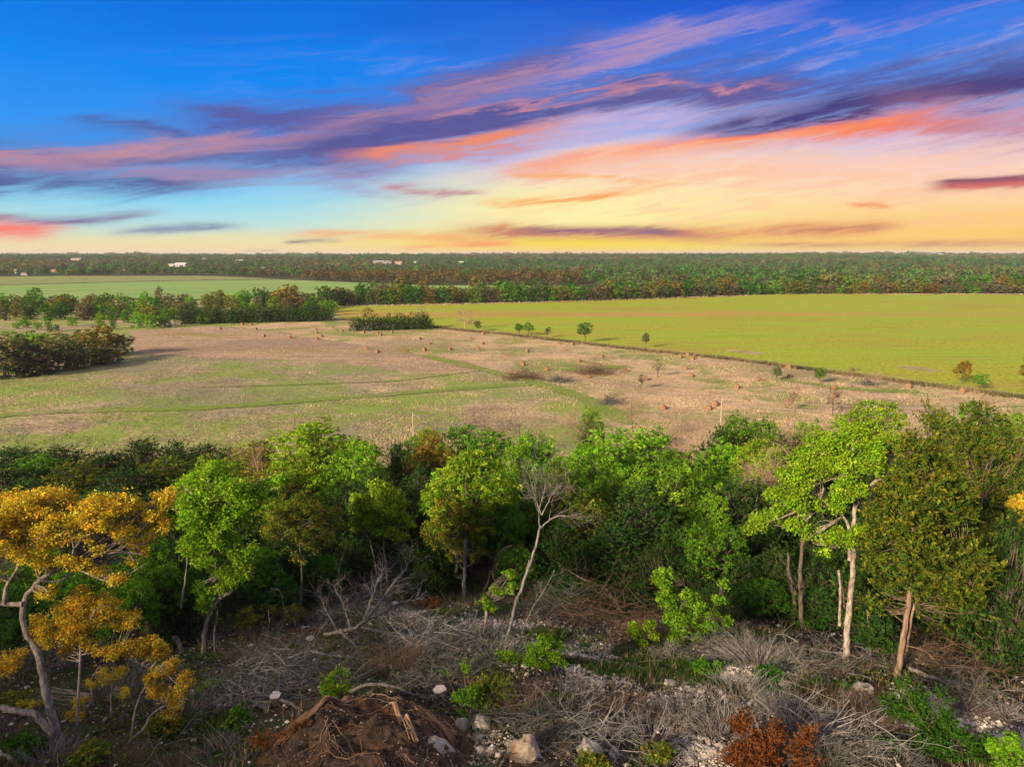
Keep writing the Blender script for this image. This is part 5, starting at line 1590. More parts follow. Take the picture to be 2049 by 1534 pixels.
def stump(px, py, rpx, hpx, lab, roots=5, tilt=0.0):
    g = G(px, py)
    r = pxs(rpx, g[1]); h = pxs(hpx, g[1])
    rng = np.random.default_rng(px)
    e = empty('tree_stump', g, lab, 'stump')
    s = 14
    a = np.arange(s) * 2 * math.pi / s
    prof = [(1.5, -.1), (1.15, .15), (1.0, .5), (.95, 1.0)]
    V = []
    lump = 1 + rng.normal(size=s) * .12
    for f, z in prof:
        V.append(np.stack([np.cos(a) * r * f * lump, np.sin(a) * r * f * lump, np.full(s, z * h)], -1))
    V = np.concatenate(V)
    idx = np.arange(len(V)).reshape(4, s)
    F = np.stack([idx[:-1], np.roll(idx[:-1], -1, 1), np.roll(idx[1:], -1, 1), idx[1:]], -1).reshape(-1, 4)
    obj('trunk', mesh_np('trunk', V, F, [M_BARKD], smooth=True), e)
    top = V[-s:] * 1.0
    top[:, 2] += .001
    c = np.vstack([top.mean(0) + np.array([0, 0, .01]), top * np.array([1.04, 1.04, 1]) + np.array([0, 0, .012]), top * np.array([1.04, 1.04, 1]) - np.array([0, 0, .01])])
    F3 = np.array([[0, 1 + i, 1 + (i + 1) % s] for i in range(s)])
    F4 = np.array([[1 + i, 1 + s + i, 1 + s + (i + 1) % s, 1 + (i + 1) % s] for i in range(s)])
    obj('cut_face', mesh_np('cut_face', c, [F3, F4], [M_CUT]), e)
    for k in range(roots):
        t = rng.uniform(0, 6.28)
        d = np.array([math.cos(t), math.sin(t), -.25])
        P, R = grow(rng, np.array([[0, 0, h * .25]]), d[None], r * rng.uniform(2.5, 4.5), r * .4, 6, .2, -.06, .2)
        V, F = tubes(P, R, 6)
        obj('root', mesh_np('root', V, F, [M_DEAD], smooth=True), e)


stump(880, 1400, 14, 26, 'cut stump with pale top and twisted grey roots beside the earth mound', 7)
stump(553, 1408, 12, 22, 'small cut stump with bright top among the grey sticks', 6)
stump(622, 1286, 9, 12, 'low stump with white cut top left of the fallen tree', 3)
stump(790, 1215, 7, 10, 'tiny pale stump under the round headed lime tree', 2)

# earth mound with torn roots
g = G(740, 1500)
e = empty('earth_mound', g, 'brown root ball of dug earth with torn orange roots at the bottom edge', 'dirt mound')


def mound():
    n = 90
    W, Dp, Hh = pxs(250, g[1]), pxs(200, g[1]) * 1.2, pxs(62, g[1])
    u = np.linspace(-1, 1, n)
    X, Y = np.meshgrid(u * W * .95, u * Dp * .9)
    q = np.sqrt((X / W) ** 2 + (Y / Dp) ** 2)
    prof = np.clip(1 - q ** 2.2, 0, 1)
    Z = Hh * prof * (1 + (vnoise(X, Y, .6, 2) - .5) * .9 + (vnoise(X, Y, .23, 5) - .5) * .5 + (vnoise(X, Y, .09, 6) - .5) * .26 + (vnoise(X, Y, .045, 8) - .5) * .14)
    gz = H(X + g[0], Y + g[1]) - g[2]
    Z = Z + gz - .06
    V = np.stack([X, Y, Z], -1).reshape(-1, 3)
    idx = np.arange(n * n).reshape(n, n)
    F = np.stack([idx[:-1, :-1], idx[:-1, 1:], idx[1:, 1:], idx[1:, :-1]], -1).reshape(-1, 4)
    obj('soil', mesh_np('soil', V, F, [M_DIRT], smooth=True), e)

    def mz(x, y):
        i = np.clip(((x / (W * .95)) + 1) / 2 * (n - 1), 0, n - 1).astype(int); j = np.clip(((y / (Dp * .9)) + 1) / 2 * (n - 1), 0, n - 1).astype(int)
        return Z[j, i]
    rng = np.random.default_rng(5)
    # root bundles: down the left flank, over the top, right edge
    def bundle(p0, p1, cnt, spread, r, arch):
        for k in range(cnt):
            a = np.array(p0) + rng.normal(size=2) * spread * .5; c = np.array(p1) + rng.normal(size=2) * spread
            t = np.linspace(0, 1, 9)[:, None]
            q = a * (1 - t) + c * t + rng.normal(size=(9, 2)) * spread * .12
            z = mz(q[:, 0], q[:, 1]) + .02 + arch * np.sin(t[:, 0] * math.pi) * rng.uniform(.3, 1.2)
            P = np.concatenate([q, z[:, None]], 1)[None]
            rr = r * rng.uniform(.4, 1.3)
            V, F = tubes(P, np.linspace(rr, rr * .4, 9)[None], 5)
            vv = rng.random()
            obj('root', mesh_np('root', V, F, [M_ROOT], {'v': np.full(len(F), vv), 'w': np.full(len(F), rng.random())}), e)
    bundle((-W * .28, Dp * .62), (-W * .72, -Dp * .1), 44, .16, .022, .12)
    bundle((W * .12, Dp * .45), (W * .42, -Dp * .15), 5, .06, .03, .10)
    bundle((W * .3, Dp * .6), (W * .68, Dp * .1), 26, .14, .014, .08)
    bundle((-W * .1, Dp * .6), (W * .2, Dp * .5), 6, .2, .012, .08)
    bundle((-W * .2, -Dp * .2), (W * .1, -Dp * .5), 16, .4, .007, .02)
    bundle((-W * .4, Dp * .3), (W * .4, Dp * .2), 22, .45, .006, .03)
    bundle((-W * .3, -Dp * .1), (-W * .5, -Dp * .5), 12, .3, .008, .02)
    bundle((W * .25, -Dp * .35), (W * .45, -Dp * .45), 8, .08, .018, .03)
    # clods of earth
    m = 420
    x = rng.uniform(-.85, .85, m) * W; y = rng.uniform(-.85, .75, m) * Dp
    C = np.stack([x, y, mz(x, y) + .01], -1)
    V, F = stones(rng, C, np.clip(rng.lognormal(-3.1, .5, m), .02, .13))
    st = obj('clods', mesh_np('clods', V, F, [M_DIRT]), e)
    st['kind'] = 'stuff'
    # little stones in the soil
    m = 900
    x = rng.uniform(-.8, .8, m) * W; y = rng.uniform(-.8, .8, m) * Dp
    C = np.stack([x, y, mz(x, y)], -1)
    V, F = stones(rng, C, rng.uniform(.004, .018, m))
    st = obj('pebbles', mesh_np('pebbles', V, F, [M_GRAVEL], {'v': np.repeat(rng.random(m), 8), 'w': np.repeat(rng.random(m), 8)}), e)
    st['kind'] = 'stuff'


def stones(rng, C, r):
    n = len(C)
    base = np.array([[1, 0, 0], [-1, 0, 0], [0, 1, 0], [0, -1, 0], [0, 0, .75], [0, 0, -.6]], float)
    V = base[None] * rng.uniform(.65, 1.3, (n, 6, 1)) + rng.normal(size=(n, 6, 3)) * .12
    a = rng.uniform(0, 6.28, n)
    ca, sa = np.cos(a)[:, None], np.sin(a)[:, None]
    X = V[..., 0] * ca - V[..., 1] * sa; Y = V[..., 0] * sa + V[..., 1] * ca
    V = np.stack([X, Y, V[..., 2]], -1) * np.asarray(r)[:, None, None] + C[:, None]
    f = np.array([[0, 2, 4], [2, 1, 4], [1, 3, 4], [3, 0, 4], [2, 0, 5], [1, 2, 5], [3, 1, 5], [0, 3, 5]])
    F = (f[None] + (np.arange(n) * 6)[:, None, None]).reshape(-1, 3)
    return V.reshape(-1, 3), F


mound()

# ------------------------------------------------------------------ gravel, grass, litter
TRK = gp([(760, 1215), (850, 1228), (960, 1250), (1080, 1265), (1200, 1320), (1350, 1345), (1500, 1365), (1700, 1400), (1850, 1430), (2000, 1475), (2200, 1540)])
strip('gravel_slope', TRK, 1.0, M_CRUSH, .03, 160, .5)


def along(rng, P, n, w):
    P = np.array(P)
    d = np.concatenate([[0], np.cumsum(np.linalg.norm(np.diff(P, axis=0), axis=1))])
    t = rng.uniform(0, d[-1], n)
    c = np.stack([np.interp(t, d, P[:, 0]), np.interp(t, d, P[:, 1])], -1)
    return c + rng.normal(size=(n, 2)) * w


rng = np.random.default_rng(77)
xy = np.concatenate([along(rng, TRK, 11500, .7), along(rng, TRK[5:], 4000, .5),
                     along(rng, gp([(1040, 1290), (1130, 1320), (1260, 1370), (1420, 1390)]), 6500, .75),
                     along(rng, gp([(1850, 1400), (1960, 1470), (2060, 1500)]), 2600, .4),
                     along(rng, gp([(1380, 1490), (1430, 1520), (1500, 1500)]), 1200, .3),
                     along(rng, gp([(850, 1470), (950, 1480), (1050, 1500)]), 900, .5),
                     np.stack([rng.uniform(-14, 16, 5000), rng.uniform(11.5, 24, 5000)], -1)])
n = len(xy)
dens = vnoise(xy[:, 0], xy[:, 1], 1.1, 9)
xy = xy[dens > .22 + .25 * rng.random(n)]
n = len(xy)
r = np.clip(rng.lognormal(-3.8, .5, n), .009, .085)
C = np.stack([xy[:, 0], xy[:, 1], H(xy[:, 0], xy[:, 1]) + .035 + r * .1], -1)
V, F = stones(rng, C, r)
obj('gravel', mesh_np('gravel', V, F, [M_GRAVEL], {'v': np.repeat(np.clip(rng.normal(.42, .34, n), 0, 1), 8), 'w': np.repeat(rng.random(n), 8)}), kind='stuff', label='loose pale limestone gravel on the cleared slope', cat='gravel')

M_GRASSG = tone_mat('green_grass_blades', (.03, .065, .012), (.075, .13, .02))
M_GRASSD = tone_mat('dry_grass_blades', (.16, .12, .075), (.32, .24, .15))
M_TUFT = tone_mat('meadow_tufts', (.36, .28, .17), (.54, .42, .28))
M_TUFTG = tone_mat('meadow_tufts_green', (.13, .19, .035), (.21, .27, .055))
M_TUFTM = tone_mat('meadow_tufts_mauve', (.22, .19, .15), (.33, .28, .22))


def blades(rng, C, h, w, nb, lean=.5):
    n = len(C)
    rep = np.repeat(np.arange(n), nb)
    m = n * nb
    a = rng.uniform(0, 6.283, m)
    hh = (np.asarray(h) * np.ones(n))[rep] * rng.uniform(.6, 1.2, m)
    tip = np.stack([np.cos(a) * lean * rng.random(m), np.sin(a) * lean * rng.random(m), np.ones(m)], -1) * hh[:, None]
    b = a + 1.57 + rng.normal(size=m) * .4
    side = np.stack([np.cos(b), np.sin(b), np.zeros(m)], -1) * (np.asarray(w) * np.ones(n))[rep][:, None] * .5
    o = C[rep] + np.stack([np.cos(a), np.sin(a), np.zeros(m)], -1) * (np.asarray(w) * np.ones(n))[rep][:, None] * .8 * rng.random((m, 1))
    V = np.stack([o - side, o + side, o + tip], 1).reshape(-1, 3)
    return V, np.arange(m * 3).reshape(m, 3)


def in_poly(x, y, P):
    P = np.asarray(P); ins = np.zeros(len(x), bool)
    j = len(P) - 1
    for i in range(len(P)):
        c = ((P[i, 1] > y) != (P[j, 1] > y)) & (x < (P[j, 0] - P[i, 0]) * (y - P[i, 1]) / (P[j, 1] - P[i, 1] + 1e-12) + P[i, 0])
        ins ^= c
        j = i
    return ins


# foreground green grass & dry grass on the slope
def fg_grass(name, cnt, mat, seed, thr, h, lab, boost=None, bseed=11):
    rng = np.random.default_rng(seed)
    xy = np.stack([rng.uniform(-20, 22, cnt), rng.uniform(10.5, 34, cnt)], -1)
    if boost is not None:
        xy = np.concatenate([xy, boost])
    d = vnoise(xy[:, 0], xy[:, 1], 1.6, bseed) * .7 + vnoise(xy[:, 0], xy[:, 1], .5, bseed + 1) * .3
    ok = d > thr
    if boost is not None:
        ok[cnt:] = d[cnt:] > .4
    xy = xy[ok]
    C = np.stack([xy[:, 0], xy[:, 1], H(xy[:, 0], xy[:, 1])], -1)
    V, F = blades(rng, C, h * rng.uniform(.5, 1.3, len(C)), .03, 5, .9)
    k = len(C)
    obj(name, mesh_np(name, V, F, [mat], {'v': np.repeat(rng.random(k), 5), 'w': np.repeat(rng.random(k), 5)}), kind='stuff', label=lab, cat='grass')


rng = np.random.default_rng(6)
fg_grass('green_grass', 16000, M_GRASSG, 21, .60, .13, 'short green grass and weeds over the cleared slope',
         np.concatenate([along(rng, gp([(1080, 1270), (1180, 1300), (1330, 1330), (1450, 1345)]), 5000, .35), along(rng, gp([(1100, 1330), (1250, 1345), (1420, 1365), (1560, 1385), (1700, 1390)]), 4200, .25),
                         along(rng, gp([(880, 1225), (930, 1235)]), 700, .4), along(rng, gp([(430, 1470), (500, 1440), (560, 1440)]), 1400, .4)]))
fg_grass('dry_grass', 18000, M_GRASSD, 22, .52, .20, 'dry tan grass scattered over the cleared slope', None, 15)

# leafy ground cover
rng = np.random.default_rng(66)
k = 15000
xy = np.stack([rng.uniform(-20, 22, k), rng.uniform(10.8, 33, k)], -1)
d = vnoise(xy[:, 0], xy[:, 1], 2.3, 51) * .65 + vnoise(xy[:, 0], xy[:, 1], .7, 52) * .35
tk = np.min(np.stack([np.linalg.norm(xy - p, axis=1) for p in TRK]), axis=0)
ok_ = (d > .55 - .10 * (xy[:, 0] < -5) - .10 * (xy[:, 1] > 22)) & ((tk > 1.0) | (d > .72))
xy = xy[ok_]
k = len(xy)
C = np.stack([xy[:, 0], xy[:, 1], H(xy[:, 0], xy[:, 1])], -1)
hc = rng.uniform(.05, .34, k)
rep = np.repeat(np.arange(k), 10)
P_ = C[rep] + rng.normal(size=(len(rep), 3)) * np.array([.13, .13, .0]) + np.array([0, 0, 1]) * (hc[rep] * rng.random(len(rep)))[:, None]
V, F = leaf_quads(rng, P_, rng.normal(size=(len(rep), 3)) * .6 + np.array([0, 0, .7]), .068 * rng.uniform(.6, 1.4, len(rep)), .7)
cv = np.clip(vnoise(xy[:, 0], xy[:, 1], 1.2, 53) * 1.2 - .1 + rng.normal(size=k) * .15, 0, 1)
obj('undergrowth', mesh_np('undergrowth', V, F, [lm('cover')], {'v': cv[rep], 'w': rng.random(len(rep))}), kind='stuff', label='low green leafy undergrowth among the dead brush', cat='undergrowth')

# dead twig litter over the whole slope
rng = np.random.default_rng(31)
n = 15000
xy = np.stack([rng.uniform(-22, 24, n), 10.5 + 24 * rng.random(n) ** 1.2], -1)
d = vnoise(xy[:, 0], xy[:, 1], 2.0, 21)
xy = xy[d > .3]
ontrack = np.min(np.stack([np.linalg.norm(xy - p, axis=1) for p in TRK]), axis=0) < .9
xy = xy[~ontrack]
n = len(xy)
O = np.stack([xy[:, 0], xy[:, 1], H(xy[:, 0], xy[:, 1]) + rng.uniform(0, .14, n)], -1)
a = rng.uniform(0, 6.28, n)
P, R = grow(rng, O, np.stack([np.cos(a), np.sin(a), rng.normal(size=n) * .35 + .18], -1), rng.uniform(.2, .8, n), rng.uniform(.003, .010, n), 2, .22, -.03, .4)
V, F = tubes(P, R, 3)
obj('twig_litter', mesh_np('twig_litter', V, F, [M_STICK], {'v': np.repeat(rng.random(n), 6), 'w': np.repeat(rng.random(n), 6)}), kind='stuff', label='grey dead twigs littering the cleared slope', cat='twigs')

# meadow tufts
rng = np.random.default_rng(41)
n = 200000
Yt = 74 + 160 * rng.random(n) ** 1.25
Xt = rng.uniform(-.82, .82, n) * Yt
wheat = in_poly(Xt, Yt, EDGE + [ed, (600, ed[1]), (700, 430)] + gp([(660, 615)]))
hay = in_poly(Xt, Yt, HAYP); mown = in_poly(Xt, Yt, MOWN)
den = vnoise(Xt, Yt, 7, 31) * .5 + vnoise(Xt, Yt * .7, 2.2, 32) * .5
keep = ~wheat & (den + rng.normal(size=n) * .10 > np.where(hay, .42, .44)) & (~mown | (rng.random(n) < .45))
tr = np.array(gp([(x, np.interp(x, [-200, 100, 400, 700, 900, 1070], [850, 824, 818, 796, 780, 768])) for x in range(-200, 1071, 25)]))
dt = np.full(n, 1e9)
for p in tr:
    dt = np.minimum(dt, np.hypot((Xt - p[0]) * .4, Yt - p[1]))
tr2 = np.array(gp([(850, 712), (905, 725), (960, 738), (1015, 752), (1070, 765), (1125, 782), (1180, 800), (1220, 825)]))
for p in tr2:
    dt = np.minimum(dt, np.hypot(Xt - p[0], Yt - p[1]) * .6)
keep &= dt + rng.normal(size=n) * .5 > 1.1
Xt, Yt, hay, den = Xt[keep], Yt[keep], hay[keep], den[keep]
typ = vnoise(Xt, Yt, 16, 33) * .55 + vnoise(Xt, Yt, 4.5, 34) * .45 + rng.normal(size=len(Xt)) * .05
for nm, mat, sel, hh, lab in [
        ('straw_tufts', M_TUFT, (hay & (typ < .62)) | (~hay & (typ < .46)), .24, 'dry straw coloured grass tufts across the meadow'),
        ('green_tufts', M_TUFTG, (hay & (typ > .70)) | (~hay & (typ > .60)), .14, 'green grass tufts across the meadow'),
        ('weed_tufts', M_TUFTM, (~hay & (typ >= .46) & (typ <= .60)) | (hay & (typ >= .62) & (typ <= .70)), .20, 'greyish dry weeds across the meadow')]:
    x, y = Xt[sel], Yt[sel]
    k = len(x)
    C = np.stack([x, y, H(x, y) + .03], -1)
    V, F = blades(rng, C, hh * rng.uniform(.5, 1.3, k), .075, 3, .9)
    obj(nm, mesh_np(nm, V, F, [mat], {'v': np.repeat(np.clip(vnoise(x, y, 6, 61) * .5 + vnoise(x, y, 1.8, 62) * .7 - .1, 0, 1), 3), 'w': np.repeat(np.clip(vnoise(x, y, 3, 63) + rng.normal(size=k) * .12, 0, 1), 3)}), kind='stuff', label=lab, cat='grass')

# weeds along the wheat edge
rng = np.random.default_rng(43)
q = along(rng, EDGE + [ed], 9000, .8)
C = np.stack([q[:, 0], q[:, 1], H(q[:, 0], q[:, 1]) + .05], -1)
V, F = blades(rng, C, .6 * rng.uniform(.4, 1.4, len(C)), .22, 3, .8)
M_EDGE = tone_mat('edge_weeds', (.055, .07, .02), (.26, .19, .10))
obj('edge_weeds', mesh_np('edge_weeds', V, F, [M_EDGE], {'v': np.repeat((vnoise(q[:, 0], q[:, 1], 6, 3) + rng.random(len(q)) * .4 - .2).clip(0, 1), 3), 'w': np.repeat(rng.random(len(q)), 3)}), kind='stuff', label='rough dark weeds along the edge of the wheat field', cat='weeds')
q = along(rng, gp([(660, 614), (1000, 607), (1200, 601), (1450, 593), (1600, 588), (2049, 589)]), 5000, 1.2)
C = np.stack([q[:, 0], q[:, 1], H(q[:, 0], q[:, 1]) + .05], -1)
V, F = blades(rng, C, .5 * rng.uniform(.3, 1.3, len(C)), .25, 3, .9)
obj('edge_weeds', mesh_np('edge_weeds', V, F, [M_TUFT], {'v': np.repeat(rng.random(len(q)), 3), 'w': np.repeat(rng.random(len(q)), 3)}), kind='stuff', label='pale dry grass fringe at the far edge of the wheat field', cat='weeds')


# ------------------------------------------------------------------ hay bales
def bale_mesh(seed):
    rng = np.random.default_rng(seed)
    s = 26; r = .44; hw = .38
    rings = [(-hw, .0), (-hw, .35), (-hw, .68), (-hw, .93), (-hw * .94, 1.0), (-hw * .5, 1.01), (0, 1.0), (hw * .5, 1.01), (hw * .94, 1.0), (hw, .93), (hw, .68), (hw, .35), (hw, .0)]
    V = []
    a = np.arange(s) * 2 * math.pi / s
    for x, f in rings:
        rr = r * f * (1 + rng.normal(size=s) * .015)
        z = np.sin(a) * rr; z = np.maximum(z, -r * .90)
        V.append(np.stack([np.full(s, x) + rng.normal(size=s) * .02, np.cos(a) * rr, z + r * .9], -1))
    V = np.concatenate(V)
    idx = np.arange(len(V)).reshape(len(rings), s)
    F = np.stack([idx[:-1], idx[1:], np.roll(idx[1:], -1, 1), np.roll(idx[:-1], -1, 1)], -1).reshape(-1, 4)
    mi = np.repeat([0, 0, 0, 1, 1, 1, 1, 1, 1, 0, 0, 0], s)
    n = len(F)
    nb = 160
    th = rng.uniform(0, 6.28, nb); xx = rng.uniform(-hw, hw, nb)
    C = np.stack([xx, np.cos(th) * r, np.maximum(np.sin(th) * r, -r * .85) + r * .9], -1)
    D = np.stack([rng.normal(size=nb) * .6, np.cos(th), np.sin(th)], -1)
    t = C + norm(D) * .08
    side = rng.normal(size=(nb, 3)) * .02
    V2 = np.stack([C - side, C + side, t], 1).reshape(-1, 3)
    F2 = np.arange(nb * 3).reshape(nb, 3) + len(V)
    return mesh_np('bale', np.concatenate([V, V2]), [F, F2], [M_BALEF, M_BALE], {'v': rng.random(n + nb), 'w': rng.random(n + nb)}, np.concatenate([mi, np.ones(nb, int)]), False)


M_BALE = simple_mat('bale_side', (.17, .12, .08), (.28, .20, .13), 9, .95, .8, (.4, 3, 3))
M_BALEF = simple_mat('bale_end', (.25, .125, .06), (.35, .19, .095), 7, .95, .8)
BM = [bale_mesh(i) for i in range(4)]
BALES = [
 (441, 654, 'lone round bale at the far left tip of the hay field'), (485, 645, 'round bale against the foot of the dark hedge, left one of two'),
 (503, 645.5, 'round bale against the foot of the dark hedge, right one of two'), (512, 654, 'round bale just below the two at the foot of the dark hedge'),
 (529, 668, 'round bale at the edge of the darker mown strip'), (580, 671, 'round bale midway between the mown strip and the dark hedge corner'),
 (632, 654.6, 'uppermost bale of the cluster of four below the hedge end'), (633, 661.7, 'second bale down in the cluster below the hedge end'),
 (643, 668, 'third bale of the cluster below the hedge end, set to the side'), (634, 673, 'lowest bale of the cluster below the hedge end'),
 (666, 650.5, 'round bale nearest the end of the dark hedge'), (684, 658, 'round bale between the dark hedge and the juniper clump'),
 (728, 661, 'round bale touching the juniper clump at its left foot'), (756, 664, 'left bale of the touching pair under the juniper clump'),
 (762, 666, 'right bale of the touching pair under the juniper clump'), (785, 660.5, 'round bale at the foot of the middle of the juniper clump'),
 (840, 673, 'round bale just below the right end of the juniper clump'), (859, 683, 'round bale a little below and right of the juniper clump bale'),
 (942, 673, 'round bale directly below the large bare field tree'), (967, 664, 'round bale right beside the scrubby tree by the large bare tree'),
 (966, 683, 'round bale below the scrubby tree by the large bare tree'), (734, 693, 'leftmost bale of the long row across the hay field'),
 (756, 699, 'second bale of the long row, half hidden in tufts'), (809, 695.5, 'third bale of the long row across the hay field'),
 (849, 695, 'small dark bale, fourth in the long row'), (901, 693.5, 'fifth bale of the long row, below the bare field tree'),
 (957, 693.5, 'sixth bale of the long row across the hay field'), (1012, 705, 'round bale below the pair of small green field trees, in front of tufts'),
 (1056, 697, 'round bale directly beneath the pair of small green trees'), (1119, 682, 'round bale between the brown bush and the round dark tree'),
 (1145, 684, 'round bale just left of the round dark tree foot'), (1133, 695.6, 'round bale below the two bales by the round dark tree'),
 (1204, 708, 'round bale alone below and right of the round dark tree'), (1160, 716.4, 'round bale in tufts below the round dark tree'),
 (1046, 723, 'round bale above the dark weed patch by the track junction'), (1093, 733, 'round bale right of the dark weed patch'),
 (1250, 735.5, 'bale standing on its green grass patch right of the bare soil'), (1176, 747.5, 'round bale at the green patch below bare soil'),
 (1291, 752, 'dark bale with brown weeds in front, near the small round tree'), (1210.6, 790, 'bale close to the track end with pinkish lit side'),
 (1327.5, 808, 'small low bale just above the bare brown bushes'), (1361, 708, 'dark bale, left one of three near the wheat edge'),
 (1377, 705, 'bale half in the wheat edge weeds, top one of three'), (1386, 712, 'bale with bright end, lowest of three near the wheat edge'),
 (1375, 731, 'dark bale right of the small round tree'), (1383, 745, 'orange ended bale below the dark bale'),
 (1474, 768, 'grey topped bale in the open hay field left of the bushy young trees'), (1518, 754, 'round bale left of the first bushy young tree'),
 (1577, 727.7, 'bale against the wheat edge above the young trees'), (1580, 746.5, 'low sunken bale beside the first bushy young tree'),
 (1667, 770, 'dark bale right of the young bright green tree'), (1669, 785, 'bale seen through the twigs of the bare field tree'),
 (1818, 766, 'lone bale in the right part of the hay field'), (1927, 775, 'bale at the foot of the dense dark tree on the wheat edge'),
 (1574, 799, 'bale beside the slim bare tree'), (1493, 793, 'collapsed flattened bale in the straw'),
 (1432, 801.5, 'upper bale of the large pair beside the utility pole'), (1418, 808.6, 'lower bale of the large pair beside the utility pole'),
]
for i, (px, py, lab) in enumerate(BALES):
    g = G(px, py + 5.5 * (1 + (py - 650) / 150))
    sc = 1.02 if 'collapsed' not in lab else 1
    z = .62 if 'collapsed' in lab else 1.0
    if 'low' in lab: z = .8
    obj('hay_bale', BM[i % 4], loc=(g[0], g[1], g[2] + .02), rot=(0, 0, D2R(62) + RNG.normal() * .35), scale=(sc, sc, sc * z), label=lab, cat='hay bale', group='round hay bales lying in the hay field')

# ------------------------------------------------------------------ single trees in the fields
for (px, pt, pb, w, kind, pal, lab) in [
    (930, 607, 659, 50, 'bare', None, 'large bare tree with round twiggy crown at the corner of the wheat field'),
    (845, 610, 640, 36, 'bare', None, 'pale bare tree behind the right end of the juniper clump'),
    (735, 615, 640, 24, 'leaf', 'amber', 'small brownish tree behind the left end of the juniper clump'),
    (943, 637, 663, 14, 'bare', None, 'slim scrubby tree beside the large bare tree'),
    (954, 641, 664, 18, 'leaf', 'sage', 'small dull green tree right beside the large bare tree'),
    (1039, 645, 671, 20, 'leaf', 'deep', 'dark green field tree, left of the pair on the wheat edge'),
    (1058, 645, 672, 23, 'leaf', 'green', 'green field tree, right of the pair on the wheat edge'),
    (1096, 653, 676, 17, 'leaf', 'brown', 'small brown leafless looking bush on the wheat edge'),
    (1170, 645, 686, 34, 'leaf', 'deep', 'round dark green tree standing alone on the wheat edge'),
    (1292, 667, 697, 15, 'leaf', 'brown', 'slim brown tree alone on the wheat edge'),
    (1316, 718, 755, 30, 'bareleaf', 'sage', 'small round pale green tree in the hay field'),
    (1554, 731, 763, 22, 'leaf', 'sage', 'bushy dull green young tree in the hay field'),
    (1641, 734, 769, 22, 'leaf', 'green', 'upright bright green young tree in the hay field'),
    (1700, 733, 775, 34, 'bare', None, 'reddish bare tree beside the small rock pile'),
    (1752, 738, 773, 30, 'bare', None, 'smaller reddish bare tree right of the small rock pile'),
    (1665, 775, 833, 44, 'bare', None, 'large bare tree with fanned twigs in front of the hay field bales'),
    (1588, 775, 822, 28, 'bare', None, 'slim bare tree left of the large bare tree in the hay field'),
    (1926, 719, 768, 36, 'leaf', 'amber', 'dense upright dark tree with amber flank on the wheat edge'),
    (1962, 747, 782, 30, 'leaf', 'green', 'small rounded green tree beside the dense dark one'),
    (2052, 715, 775, 30, 'leaf', 'amber', 'amber tree cut by the right edge beyond the hay field'),
    (1283, 745, 780, 16, 'bareleaf', 'brown', 'leaning brown weed covered sapling before a dark bale'),
]:
    g = G(px, pb)
    h = pxs(pb - pt, g[1]) * 1.0
    rad = pxs(w, g[1]) / 2
    e = empty('field_tree', g, lab, 'tree')
    if kind == 'bare':
        ms = bare_tree_mesh(px, h, .62 * min(1.6, w / (pb - pt) / .55), h * .022, 3, (13, 6, 4), M_BARE if px not in (1665,) else M_BARED, .22, .05, wob=.09, tipr=.018)
        b = obj('branches', ms, e)
    else:
        kd = 'broad'
        broad = px in (1039, 1058, 1170)
        tm, cm = build_tree_mesh(px, h, rad, pal, kd, .1 if not broad else .2, 9, 190 if kind == 'leaf' else 110, 14 if kind == 'leaf' else 6, max(.13, h * .05), rad * .2, bark=M_BARKD, twigs=40)
        obj('trunk', tm, e); obj('crown', cm, e)

# brown weedy bushes in the field, rock pile, debris
for (px, py, w, h, mt, lab) in [(1045, 758, 50, 10, 'b', 'dark brown weed patch by the track junction'), (1120, 764, 34, 6, 'g', 'heap of grey debris on the field fence line'), (1225, 808, 40, 8, 'g', 'grey brush line at the end of the track'),
                                (1190, 748, 60, 9, 'b', 'mauve brown weed strip beside a bale'), (1735, 771, 16, 9, 'g', 'small grey rock pile between reddish bare trees')]:
    g = G(px, py)
    ms = brush_mesh(px, pxs(w, g[1]) * 1.3, pxs(h, g[1]) * 2.2, 260, MM[mt], .03)
    e = empty('weed_patch' if mt == 'b' else 'debris_heap', g, lab, 'weeds' if mt == 'b' else 'debris')
    t = obj('stems', ms, e); t['kind'] = 'stuff'

# bare bushes where the wood meets the hay field
for i, (px, pt, pb, w, mat, lab) in enumerate([
    (1270, 790, 880, 120, M_BARE, 'wide bare brown bush with forking twigs at the field edge'),
    (1340, 815, 890, 110, M_BARE, 'second bare brown bush right of the wide one'),
    (1400, 825, 900, 90, M_BARE, 'olive tinged bare bush left of the deep green round tree'),
    (1150, 830, 900, 90, M_BARE, 'pinkish bare bush below the small bright green tree'),
    (985, 815, 880, 70, M_BARE, 'thin bare brown bush behind the deep green domed tree'),
    (1040, 830, 890, 80, M_BARED, 'dark bare bush between deep green and bright green domes'),
    (1080, 845, 895, 60, M_BARE, 'pinkish twiggy bush behind the twin domed tree'),
    (940, 840, 880, 60, M_BARED, 'dark twiggy bush behind the deep green domed tree'),
    (520, 880, 930, 70, M_BARE, 'rusty bare bush beside the olive tree at the meadow edge'),
    (1610, 880, 960, 110, M_BARE, 'pink twigged bare tree behind the left crown of the forked oak'),
    (1650, 850, 900, 60, M_BARE, 'bare pinkish twigs behind the lime bush'),
    (1540, 930, 1000, 80, M_BARE, 'bare pale twigs in front of the yellow-green tree'),
    (1600, 822, 850, 40, M_BARE, 'thin olive bare bush by the slim bare tree')]):
    Yd = 74 - (pt - 815) * .35 if pt < 900 else 38
    if px in (1610, 1540): Yd = 38
    top = at(px, pt, Yd); gz = float(H(top[0], top[1])); h = max(1.2, top[2] - gz)
    e = empty('bare_bush', (top[0], top[1], gz), lab, 'shrub')
    obj('branches', bare_tree_mesh(px, h * 1.1, .8, h * .016, 3, (14, 7, 4), mat, .05, .06, wob=.1, tipr=.010), e)

